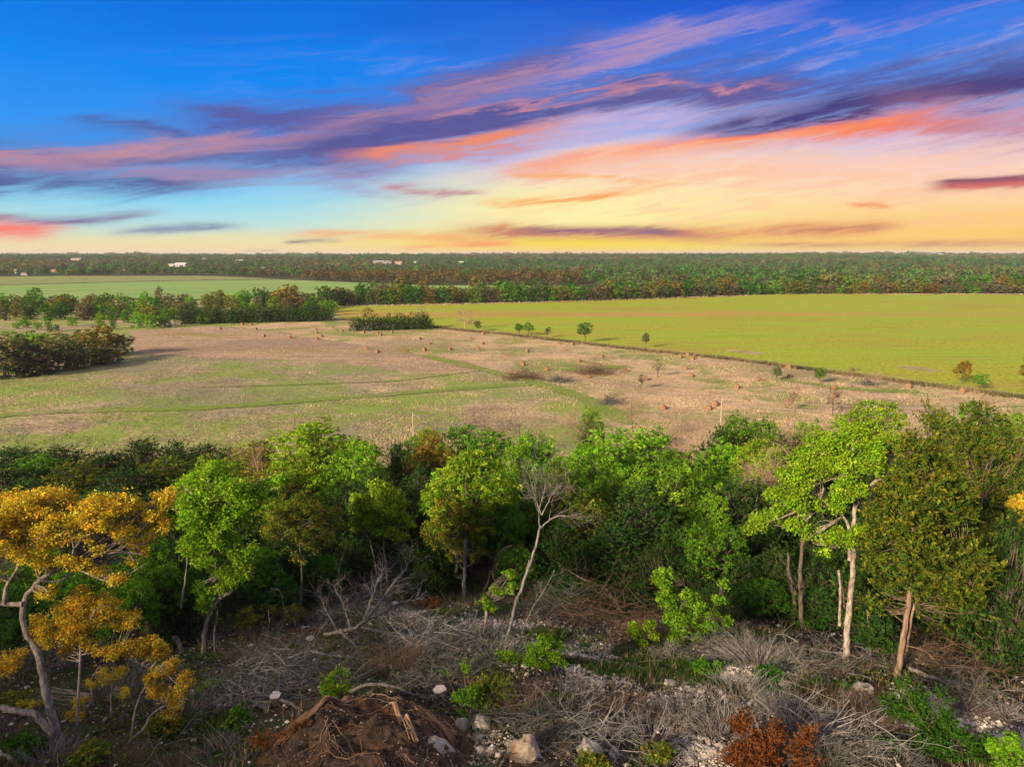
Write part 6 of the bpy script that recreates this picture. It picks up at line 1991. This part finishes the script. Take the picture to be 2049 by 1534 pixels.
# ------------------------------------------------------------------ treelines and woods across the fields
LAND = [(-100, 'beyond the left edge'), (60, 'above the tree clump at the left edge'), (200, 'above the rusty end of the left clump'), (310, 'above the bright pasture bushes'), (375, 'at the hedge start'), (402, 'behind the bright saplings by the hedge'), (441, 'above the lone leftmost bale'), (465, 'between lone bale and paired bales'), (490, 'above the paired bales at the hedge foot'),
        (512, 'above the bale below the paired bales'), (532, 'above the bale on the mown strip'), (556, 'before the large orange brown tree'), (580, 'above the bale near the hedge corner'), (605, 'between corner bale and bale cluster'), (633, 'above the cluster of four bales'), (655, 'at the hedge end'), (735, 'above the left end of the juniper clump'), (790, 'above the middle of the juniper clump'), (848, 'above the pale bare tree'),
        (930, 'above the large bare field tree'), (990, 'right of the large bare field tree'), (1045, 'above the pair of small green trees'), (1096, 'above the small brown bush'), (1170, 'above the round dark field tree'),
        (1230, 'between round dark and slim brown trees'), (1292, 'above the slim brown field tree'), (1375, 'above the three bales on the wheat edge'), (1450, 'above the near bare patch in the wheat'),
        (1497, 'above the deep green round tree'), (1577, 'above the bale on the wheat edge'), (1641, 'above the upright bright young tree'), (1700, 'above the reddish bare tree'), (1752, 'above the smaller reddish bare tree'),
        (1835, 'above the far bare patch in the wheat'), (1926, 'above the dense amber flanked tree'), (1985, 'right of the dense amber flanked tree'), (2045, 'at the right picture edge')]
CN = {'green': 'green', 'deep': 'dark green', 'juniper': 'blackish green', 'olive': 'olive', 'amber': 'orange brown', 'sage': 'grey green', 'brown': 'brown', 'bright': 'bright green', 'yellowgreen': 'yellow-green', 'orange': 'orange', 'goldjuniper': 'olive gold', 'pink': 'pinkish brown'}
USED = {}
PEND = []


def line_tree(px, pyb, hpx, wpx, pal, where, rowname, var, lab=None):
    g = G(px, pyb)
    h = pxs(hpx, g[1]); rr = pxs(wpx, g[1]) / 2
    m = template(pal, var, 1)
    nm = 'juniper_tree' if 'juniper' in pal else 'broadleaf_tree'
    e = tree_obj(nm, g - np.array([0, 0, .1]), m, '', 'tree', None, RNG.uniform(0, 6.28), (rr / 2.9, rr / 2.9, h / 7.0))
    lm_ = min(LAND, key=lambda q: abs(q[0] - px))[1]
    size = 'tall' if h > 10.2 else ('low' if h < 6.0 else 'medium')
    width = 'broad' if rr > h * .42 else 'slim'
    e['label'] = lab or f'{size} {width} {CN[pal]} tree, {rowname}, {lm_}'
    PEND.append(e)
    e['row'] = rowname
    return e


rr_ = np.random.default_rng(99)


def pick(ws):
    ks = list(ws); p = np.array([ws[k] for k in ks], float)
    return ks[rr_.choice(len(ks), p=p / p.sum())]


# left clump
for (px, pb, h, w, pal, lab) in [
    (10, 757, 92, 70, 'brown', 'brown leafless tree at the left edge of the near clump'), (50, 752, 82, 60, 'sage', 'grey green tree low in the near left clump'), (25, 715, 60, 80, 'bright', 'bright green tree topping the near left clump at the edge'),
    (65, 710, 56, 60, 'bright', 'bright green tree, second top of the near left clump'), (95, 745, 72, 60, 'brown', 'brown tree in the middle of the near left clump'), (135, 737, 68, 56, 'sage', 'olive grey tree right of the brown one in the near left clump'),
    (120, 712, 44, 50, 'olive', 'olive tree behind the middle of the near left clump'), (175, 728, 70, 60, 'olive', 'olive brown tree with rusty top in the near left clump'), (205, 715, 62, 60, 'amber', 'rusty domed tree near the outer end of the left clump'),
    (238, 708, 44, 44, 'brown', 'brown tree ending the near left clump'), (215, 728, 46, 50, 'brown', 'brown thicket below the rusty domed tree'), (155, 738, 42, 40, 'brown', 'low brown thicket in front of the left clump'), (70, 752, 50, 50, 'brown', 'low brown thicket at the foot of the left clump')]:
    line_tree(px, pb, h, w * 1.3, pal, '', 'near left clump', int(px) % 3, lab)
# juniper clump
for i, px in enumerate([715, 732, 748, 764, 780, 796, 812, 828, 845, 855]):
    line_tree(px, 662 - (px - 715) * .03, 30 + (i % 3) * 3, 34, 'juniper', '', 'juniper clump', i % 3, ['outermost left juniper of the isolated field clump', 'second juniper of the isolated field clump', 'third juniper of the clump behind a pair of bales', 'juniper of the clump above the touching bale pair', 'juniper in the middle of the isolated field clump, left of centre', 'juniper in the middle of the isolated field clump, right of centre', 'seventh juniper of the isolated field clump', 'eighth juniper of the isolated field clump', 'juniper in front of the pale bare tree', 'outermost right juniper of the isolated field clump'][i])
# dark hedge
for i, px in enumerate(np.arange(368, 662, 11.5)):
    line_tree(px, 648 - (px - 360) * .022 + rr_.uniform(-1, 1), 32 + rr_.uniform(-3, 3), 34, 'juniper' if i % 6 != 3 else 'deep', '', 'dark hedge', i % 3)
# green bushes and saplings on the left pasture
for (px, pb, h, w, pal) in [(204, 660, 36, 20, 'yellowgreen'), (228, 658, 26, 12, 'bright'), (280, 655, 36, 34, 'bright'), (305, 657, 34, 30, 'bright'), (330, 655, 38, 30, 'green'), (145, 652, 26, 20, 'bright'), (100, 665, 30, 14, 'green'),
                            (75, 660, 22, 16, 'bright'), (54, 655, 24, 20, 'green'), (115, 662, 14, 12, 'deep'), (255, 645, 26, 22, 'green'), (35, 658, 18, 16, 'bright'), (402, 648, 22, 14, 'bright'), (415, 648, 18, 14, 'bright'), (430, 647, 26, 20, 'green'),
                            (650, 632, 34, 24, 'bright'), (655, 638, 22, 12, 'green')]:
    line_tree(px, pb, h, w, pal, '', 'left pasture', int(px) % 3)
# scrub belt left, several rows
for row, (pb, hp, n) in enumerate([(640, 32, 16), (628, 30, 26), (618, 30, 30)]):
    for i in range(n):
        px = -20 + (i + rr_.uniform(.1, .9)) * (690 / n if row else 380 / n)
        pal = pick({'green': 3, 'olive': 3, 'brown': 3, 'bright': 2, 'sage': 2, 'deep': 1.5, 'amber': .8, 'yellowgreen': 1})
        line_tree(px, pb + rr_.uniform(-3, 3) - (4 if px > 400 else 0), hp * rr_.uniform(.75, 1.25), rr_.uniform(22, 38), pal, '', ['scrub belt front', 'scrub belt middle', 'scrub belt back'][row], i % 3)
for (px, pb, h, w, pal, lab) in [(580, 622, 50, 62, 'amber', 'large orange brown tree rising out of the scrub belt'), (610, 622, 38, 40, 'brown', 'brown tree beside the large orange brown tree'), (520, 618, 40, 36, 'deep', 'dark green round tree left of the large orange brown tree'),
                                 (490, 618, 38, 24, 'green', 'upright green tree left of the dark round one'), (75, 622, 46, 38, 'green', 'green lollipop shaped tree standing above the scrub belt'), (650, 615, 42, 50, 'deep', 'dark green tree right of the large orange brown tree'), (320, 615, 46, 18, 'brown', 'bare pale pinkish tree spiking above the scrub belt')]:
    line_tree(px, pb, h, w, pal, '', 'scrub belt', int(px) % 3, lab)
# creek treeline
xs = np.arange(672, 2090, 17.0)
for row, dy in enumerate([0, -4.5]):
    for i, px in enumerate(xs + row * 9):
        if row and px > 2070: continue
        pb = np.interp(px, [660, 1000, 1200, 1450, 1600, 2049], [612, 606, 600.5, 592, 588, 588]) + dy
        hp = np.interp(px, [660, 1000, 1300, 1450, 1600, 2049], [38, 37, 30, 28, 30, 30]) * rr_.uniform(.7, 1.2)
        if px > 1500 and row == 0: hp *= .75
        ws = {'green': 2.5, 'deep': 3.0, 'olive': 2, 'sage': 1.5, 'brown': 2.2, 'bright': .8, 'amber': .7} if px < 1300 else {'green': 1.5, 'deep': 2.6, 'olive': 2.4, 'sage': 1.6, 'brown': 2.6, 'amber': 1.5, 'bright': .5}
        line_tree(px + rr_.uniform(-4, 4), pb, hp, rr_.uniform(24, 40), pick(ws), '', 'creek treeline front' if row == 0 else 'creek treeline back', (i + row) % 3)

# shared labels carry a group, single ones stand alone
cnt = {}
for e in PEND:
    cnt.setdefault(e['label'], []).append(e)
RANKS = {2: ['taller of two', 'shorter of two'], 3: ['tallest of three', 'middle one of three', 'shortest of three'], 4: ['tallest of four', 'second tallest of four', 'third tallest of four', 'shortest of four']}
for lab, es in cnt.items():
    if len(es) > 1:
        es.sort(key=lambda o: -o.scale[2])
        for r_, e in zip(RANKS.get(len(es), [None] * len(es)), es):
            e['group'] = 'look-alike trees: ' + lab
            if r_:
                t = r_ + ' ' + lab.replace('medium ', '').replace('tall ', '').replace('low ', '')
                while len(t.split()) > 16 and ' the ' in t:
                    t = t.replace(' the ', ' ', 1)
                e['label'] = t
for e in PEND:
    del e['row']


# the far woods: one mass, instanced
def far_woods():
    rng = np.random.default_rng(123)
    hid = bpy.data.collections.new('wood_kinds')
    mat = leaf_mat('leaves_far_wood', None, None, inst=True)
    for i in range(6):
        L = auto_lobes(rng, 0, 0, .6, 7.0, 3.6, 9, 'broad')
        cm, _ = crown_mesh(rng, L, 'broad', 70, 9, .85, .6, mat, 'wood_crown')
        o = bpy.data.objects.new('wood_crown', cm)
        hid.objects.link(o)
    pts = []

    def scatter(y0, y1, sp, cond=None, x0=-1, x1=1):
        n = int((y1 ** 2 - y0 ** 2) / 2 * (x1 - x0) * .86 / sp ** 2)
        y = np.sqrt(rng.uniform(y0 ** 2, y1 ** 2, n)); x = rng.uniform(x0, x1, n) * .86 * y
        if cond is not None:
            k = cond(x, y); x, y = x[k], y[k]
        pts.append(np.stack([x, y], -1))
    fieldP = gp([(-260, 606), (0, 602), (300, 596), (640, 604), (760, 600), (1100, 588), (1260, 578), (1100, 571), (860, 571), (560, 559), (300, 563), (0, 571), (-260, 577)])
    pastP = gp([(-300, 577), (0, 570), (300, 562), (560, 558), (420, 552), (150, 552), (-300, 556)])

    def ok(x, y):
        a = ~in_poly(x, y, fieldP) & ~in_poly(x, y, pastP)
        return a & ((vnoise(x, y, 120, 8) > .16) | (y < 700))
    # right of the far green field the wood starts right behind the creek line
    scatter(372, 560, 8.5, lambda x, y: ok(x, y) & (x > .12 * y) & (y > np.interp(x / y, [.1, .3, .42, .8], [372, 420, 440, 450])))
    scatter(560, 860, 9.5, lambda x, y: ok(x, y) & ((x > -.30 * y) | (y > 730)))
    scatter(860, 1400, 10.5, ok)
    scatter(1400, 2600, 15.0, lambda x, y: vnoise(x, y, 300, 9) > .22)
    scatter(2600, 5200, 34.0, lambda x, y: vnoise(x, y, 700, 12) > .3)
    xy = np.concatenate(pts)
    # keep the farm buildings in view
    for b, w in BUILD:
        s = b[1]
        k = ~((np.abs(xy[:, 0] / xy[:, 1] - b[0] / s) < (w / s) * .62) & (xy[:, 1] < s + 4) & (xy[:, 1] > s - 170))
        xy = xy[k]
    n = len(xy)
    z = H(xy[:, 0], xy[:, 1]) - .3
    V = np.stack([xy[:, 0], xy[:, 1], z], -1)
    me = bpy.data.meshes.new('woods')
    me.vertices.add(n)
    me.vertices.foreach_set('co', V.astype(np.float32).ravel())
    pal = np.array([(.026, .075, .020), (.040, .115, .026), (.060, .105, .030), (.070, .085, .045), (.10, .10, .05), (.15, .10, .04), (.095, .16, .04), (.030, .065, .030)])
    zone = vnoise(xy[:, 0], xy[:, 1] * .6, 170, 15)
    p = np.array([.2, .17, .16, .15, .1, .06, .08, .08]); cum = np.cumsum(p / p.sum())
    u = np.clip(rng.random(n) * .5 + zone * .5, 0, .999)
    idx = np.searchsorted(cum, u)
    col = pal[idx] * rng.uniform(.8, 2.3, (n, 1))
    yk = np.clip((xy[:, 1] - 520) / 60, 0, 1)
    # the belt beyond the far field is paler and rustier
    belt = (xy[:, 1] < 740) & (xy[:, 0] < .1 * xy[:, 1])
    col[belt] = np.array([(.13, .13, .04), (.17, .12, .06), (.12, .11, .04)])[rng.integers(0, 3, belt.sum())] * rng.uniform(.8, 1.2, (belt.sum(), 1))
    a = me.attributes.new('tc', 'FLOAT_COLOR', 'POINT')
    a.data.foreach_set('color', np.concatenate([col, np.ones((n, 1))], 1).astype(np.float32).ravel())
    s = rng.uniform(.8, 1.35, n)
    s *= np.where(xy[:, 1] > 2600, 1.7, 1)
    s *= np.where((xy[:, 1] > 1300) & (rng.random(n) < .10), 1.35, 1)
    sv = np.stack([s * rng.uniform(.9, 1.25, n) * np.where(xy[:, 1] > 2600, 2.2, 1), s * 1.0, s * rng.uniform(.75, 1.2, n) * np.where(xy[:, 1] > 850, .85, 1.15)], -1)
    a = me.attributes.new('scl', 'FLOAT_VECTOR', 'POINT')
    a.data.foreach_set('vector', sv.astype(np.float32).ravel())
    a = me.attributes.new('rot', 'FLOAT_VECTOR', 'POINT')
    a.data.foreach_set('vector', np.stack([np.zeros(n), np.zeros(n), rng.uniform(0, 6.28, n) * (xy[:, 1] < 2600)], -1).astype(np.float32).ravel())
    a = me.attributes.new('pick', 'INT', 'POINT')
    a.data.foreach_set('value', rng.integers(0, 6, n).astype(np.int32))
    o = obj('woods', me, kind='stuff', label='mixed green and rusty woods covering the far hills', cat='woods')
    ng = bpy.data.node_groups.new('woods', 'GeometryNodeTree')
    ng.interface.new_socket('Geometry', in_out='INPUT', socket_type='NodeSocketGeometry')
    ng.interface.new_socket('Geometry', in_out='OUTPUT', socket_type='NodeSocketGeometry')
    gi = ng.nodes.new('NodeGroupInput'); go = ng.nodes.new('NodeGroupOutput')
    ci = ng.nodes.new('GeometryNodeCollectionInfo'); ci.inputs[0].default_value = hid; ci.inputs['Separate Children'].default_value = True; ci.inputs['Reset Children'].default_value = True
    ip = ng.nodes.new('GeometryNodeInstanceOnPoints'); ip.inputs['Pick Instance'].default_value = True

    def na(nm, t):
        x = ng.nodes.new('GeometryNodeInputNamedAttribute'); x.data_type = t; x.inputs[0].default_value = nm
        return [q for q in x.outputs if q.enabled and q.name == 'Attribute'][0]
    ng.links.new(gi.outputs[0], ip.inputs['Points'])
    ng.links.new(ci.outputs[0], ip.inputs['Instance'])
    ng.links.new(na('pick', 'INT'), ip.inputs['Instance Index'])
    ng.links.new(na('rot', 'FLOAT_VECTOR'), ip.inputs['Rotation'])
    ng.links.new(na('scl', 'FLOAT_VECTOR'), ip.inputs['Scale'])
    ng.links.new(ip.outputs[0], go.inputs[0])
    md = o.modifiers.new('woods', 'NODES'); md.node_group = ng
    print('WOODS', n)


# ------------------------------------------------------------------ farm buildings
M_WHITE = simple_mat('white_metal', (.46, .47, .48), (.54, .55, .56), .6, .5, .1)
M_TAN = simple_mat('tan_wall', (.50, .42, .33), (.58, .50, .41), 1, .8, .1)
M_GREY = simple_mat('grey_wall', (.22, .22, .23), (.30, .30, .31), 1, .8, .1)
M_ROOFD = simple_mat('dark_roof', (.12, .11, .11), (.18, .16, .15), 1, .8, .1)
M_GLASS = simple_mat('window_glass', (.05, .06, .07), (.07, .08, .09), 1, .2, 0, spec=.6)
M_REDR = simple_mat('red_roof', (.45, .20, .12), (.52, .26, .17), 1, .7, .1)
BUILD = []


def box(x0, x1, y0, y1, z0, z1):
    V = np.array([[x, y, z] for z in (z0, z1) for y in (y0, y1) for x in (x0, x1)], float)
    F = np.array([[0, 2, 3, 1], [4, 5, 7, 6], [0, 1, 5, 4], [2, 6, 7, 3], [0, 4, 6, 2], [1, 3, 7, 5]])
    return V, F


def house(px, py, wpx, hpx, wall, roof, lab, wins=3, nm='farm_building', cat='building'):
    g = G(px, py)
    w = pxs(wpx, g[1]); h = pxs(hpx, g[1]); d = w * .5
    BUILD.append((g, w))
    e = empty(nm, g, lab, cat, rz=RNG.uniform(-.15, .15))
    hw = h * .6
    V, F = box(-w / 2, w / 2, 0, d, -1.5, hw)
    obj('wall', mesh_np('wall', V, F, [wall]), e)
    o = w * .03
    V = np.array([[-w / 2 - o, -o * 2, hw + .003], [w / 2 + o, -o * 2, hw + .003], [w / 2 + o, d + o, hw + .003], [-w / 2 - o, d + o, hw + .003], [-w / 2 - o, d / 2, h], [w / 2 + o, d / 2, h]], float)
    F4 = np.array([[0, 1, 5, 4], [2, 3, 4, 5], [0, 3, 2, 1]]); F3 = np.array([[0, 4, 3], [1, 2, 5]])
    obj('roof', mesh_np('roof', V, [F4, F3], [roof]), e)
    for k in range(wins):
        x = -w / 2 + w * (k + .6) / (wins + .2)
        V, F = box(x - w * .04, x + w * .04, -.06, .02, hw * .35, hw * .75)
        obj('window', mesh_np('window', V, F, [M_GLASS]), e)
    V, F = box(w * .38, w * .44, -.08, .02, 0, hw * .7)
    obj('door', mesh_np('door', V, F, [M_GREY]), e)


house(360, 534, 21, 8, M_WHITE, M_WHITE, 'long white metal barn on the wooded hill', 2)
house(341, 533, 12, 5, M_TAN, M_WHITE, 'low pale shed left of the long white barn', 2)
house(30, 547, 9, 8, M_WHITE, M_GREY, 'small white gabled house at the far left among brown trees', 1)
house(48, 551, 13, 6, M_GREY, M_ROOFD, 'dark open shed right of the small white gabled house', 0)
house(105, 545, 16, 5, M_GREY, M_REDR, 'low shed with reddish roof beside the left pasture', 2)
house(407, 521, 9, 5, M_GREY, M_ROOFD, 'grey hilltop house with flat dark roof', 2)
house(525, 538, 9, 4, M_WHITE, M_WHITE, 'small white roofed shed in front of the dark hill', 1)
house(245, 543, 9, 4, M_WHITE, M_WHITE, 'small white shed among the bright green bushes', 1)
house(152, 520, 18, 5, M_TAN, M_ROOFD, 'long low dark roofed building near the left skyline', 3)
house(765, 527, 34, 5, M_TAN, M_WHITE, 'long pale limestone building terrace on the wooded hill', 6)
house(797, 529, 14, 6, M_TAN, M_REDR, 'orange toned building at the end of the limestone terrace', 3)
house(831, 527, 8, 4, M_GREY, M_WHITE, 'small grey building right of the limestone terrace', 1)
house(922, 527, 10, 4, M_TAN, M_TAN, 'small tan building on the middle of the wooded hill', 2)
house(480, 524, 18, 4, M_TAN, M_TAN, 'pale low building between trees below the skyline', 3)
TOWN = [(1637, 8, 'white'), (1690, 14, 'pale'), (1712, 10, 'tan'), (1728, 12, 'white'), (1752, 16, 'pale'), (1775, 12, 'tan'), (1789, 12, 'white'), (1815, 16, 'pale'), (1840, 12, 'tan'), (1862, 14, 'pale'), (1885, 18, 'white')]
TL = ['isolated white building on the distant skyline', 'wide pale building starting the distant skyline town', 'narrow tan building second in the distant skyline town', 'narrow white building left of the widest pale town building', 'wide pale building above the reddish bare trees on the skyline', 'tan building between wide pale and bright white town buildings', 'bright white building in the middle of the distant skyline town',
      'wide pale building right of the bright white town building', 'tan building above the lone right hay bale on the skyline', 'pale building beside the last long white town building', 'long white building ending the distant skyline town']
for i, (px, w, c) in enumerate(TOWN):
    Yd = 2450.0
    t = at(px, 512, Yd)
    g = np.array([t[0], Yd, float(H(t[0], Yd)) + 1.0])
    W = pxs(w, Yd); top = at(px, 511.5, Yd)[2] - g[2]
    hh = max(7.0, top)
    e = empty('town_building', g, TL[i], 'building', 'distant town buildings on the skyline')
    V, F = box(-W / 2, W / 2, 0, 14, -6, hh * .72)
    obj('wall', mesh_np('wall', V, F, [{'white': M_WHITE, 'pale': M_GREY, 'tan': M_TAN}[c]]), e)
    V = np.array([[-W / 2 - 1, -1, hh * .72 + .01], [W / 2 + 1, -1, hh * .72 + .01], [W / 2 + 1, 15, hh * .72 + .01], [-W / 2 - 1, 15, hh * .72 + .01], [-W / 2 - 1, 7, hh], [W / 2 + 1, 7, hh]], float)
    obj('roof', mesh_np('roof', V, [np.array([[0, 1, 5, 4], [2, 3, 4, 5], [0, 3, 2, 1]]), np.array([[0, 4, 3], [1, 2, 5]])], [M_WHITE if c == 'white' else M_GREY]), e)
far_woods()

# ------------------------------------------------------------------ poles, wires, fence
M_POLE = simple_mat('pole_wood', (.36, .28, .20), (.48, .39, .29), 8, .85, .3, (1, 1, .2))
M_WIRE = simple_mat('wire', (.45, .42, .38), (.5, .47, .43), 4, .5, 0)
M_POST = simple_mat('fence_post', (.13, .10, .075), (.22, .17, .13), 8, .9, .3)


def pole(px, py, Y, lab, arm=True):
    t = at(px, py, Y); gz = float(H(t[0], Y)); h = t[2] - gz
    e = empty('utility_pole', (t[0], Y, gz), lab, 'pole')
    V, F = tubes(np.array([[[0, 0, -.3], [0, 0, h * .5], [0, 0, h]]]), np.array([[.09, .08, .07]]), 8)
    obj('post', mesh_np('post', V, F, [M_POLE], smooth=True), e)
    V, F = box(-.12, .12, -.12, .12, h + .002, h + .06)
    obj('cap', mesh_np('cap', V, F, [M_POLE]), e)
    for z in ([h - .3, h - 1.0] if arm else [h - .3]):
        V, F = tubes(np.array([[[.12, 0, z], [.2, 0, z + .02], [.28, 0, z]]]), np.array([[.035, .05, .03]]), 8)
        obj('insulator', mesh_np('insulator', V, F, [M_WHITE]), e)
    return np.array([t[0], Y, gz + h])


p0 = pole(1445, 794, 86, 'pale utility pole beside the large pair of bales')
pole(826, 826, 86, 'lone thin pole standing in the meadow beyond the wood', False)
for dz, (ex, ey), lab in [(-.3, (2250, 811), 'upper thin power wire running over the hay field edge'), (-1.0, (2250, 829), 'lower thin power wire crossing in front of the wood')]:
    a = p0 + np.array([.25, 0, dz]); b = at(ex, ey, 86)
    t = np.linspace(0, 1, 30)[:, None]
    P = a * (1 - t) + b * t - np.array([0, 0, 1.0]) * (4 * t * (1 - t)) * .75
    V, F = tubes(P[None], np.full((1, 30), .016), 4)
    obj('power_wire', mesh_np('power_wire', V, F, [M_WIRE]), label=lab, cat='wire')

e = empty('wire_fence', (EDGE[3][0], EDGE[3][1], 0.0), 'low wire fence with dark posts along the edge of the wheat field', 'fence')
ep = np.array(EDGE[2:] + [ed]); dd = np.concatenate([[0], np.cumsum(np.linalg.norm(np.diff(ep, axis=0), axis=1))])
tt = np.arange(0, dd[-1], 5.0)
off = np.array([EDGE[3][0], EDGE[3][1], 0])
V, F = tubes(np.array([[[0, 0, -.2], [0, 0, .45], [0, 0, .9]]]), np.full((1, 3), .05), 6)
pm = mesh_np('post', V, F, [M_POST])
for t in tt:
    x, y = np.interp(t, dd, ep[:, 0]), np.interp(t, dd, ep[:, 1])
    obj('post', pm, e, loc=(x - off[0], y - off[1], 0), rot=(RNG.normal() * .05, RNG.normal() * .05, 0), scale=(1, 1, RNG.uniform(.85, 1.1)))
for z in (.35, .6, .82):
    P = np.stack([np.interp(tt, dd, ep[:, 0]) - off[0], np.interp(tt, dd, ep[:, 1]) - off[1], np.full(len(tt), z)], -1)
    V, F = tubes(P[None], np.full((1, len(tt)), .008), 3)
    obj('wire', mesh_np('wire', V, F, [M_WIRE]), e)

# ------------------------------------------------------------------ evening haze
hz = bpy.data.materials.new('haze'); hz.use_nodes = True
hn = NT(hz.node_tree)
pv = hn.n('ShaderNodeVolumePrincipled')
pv.inputs['Color'].default_value = (.86, .90, 1.0, 1)
pv.inputs['Density'].default_value = .00008
pv.inputs['Anisotropy'].default_value = .0
ho = hn.n('ShaderNodeOutputMaterial')
hn.t.links.new(pv.outputs[0], ho.inputs['Volume'])
V, F = box(-13500, 13500, -300, 12500, -8, 60)
obj('haze', mesh_np('haze', V, F, [hz]), kind='stuff')
tot = sum(len(m.loops) - 2 * len(m.polygons) for m in bpy.data.meshes)
print('TRIANGLES', tot)
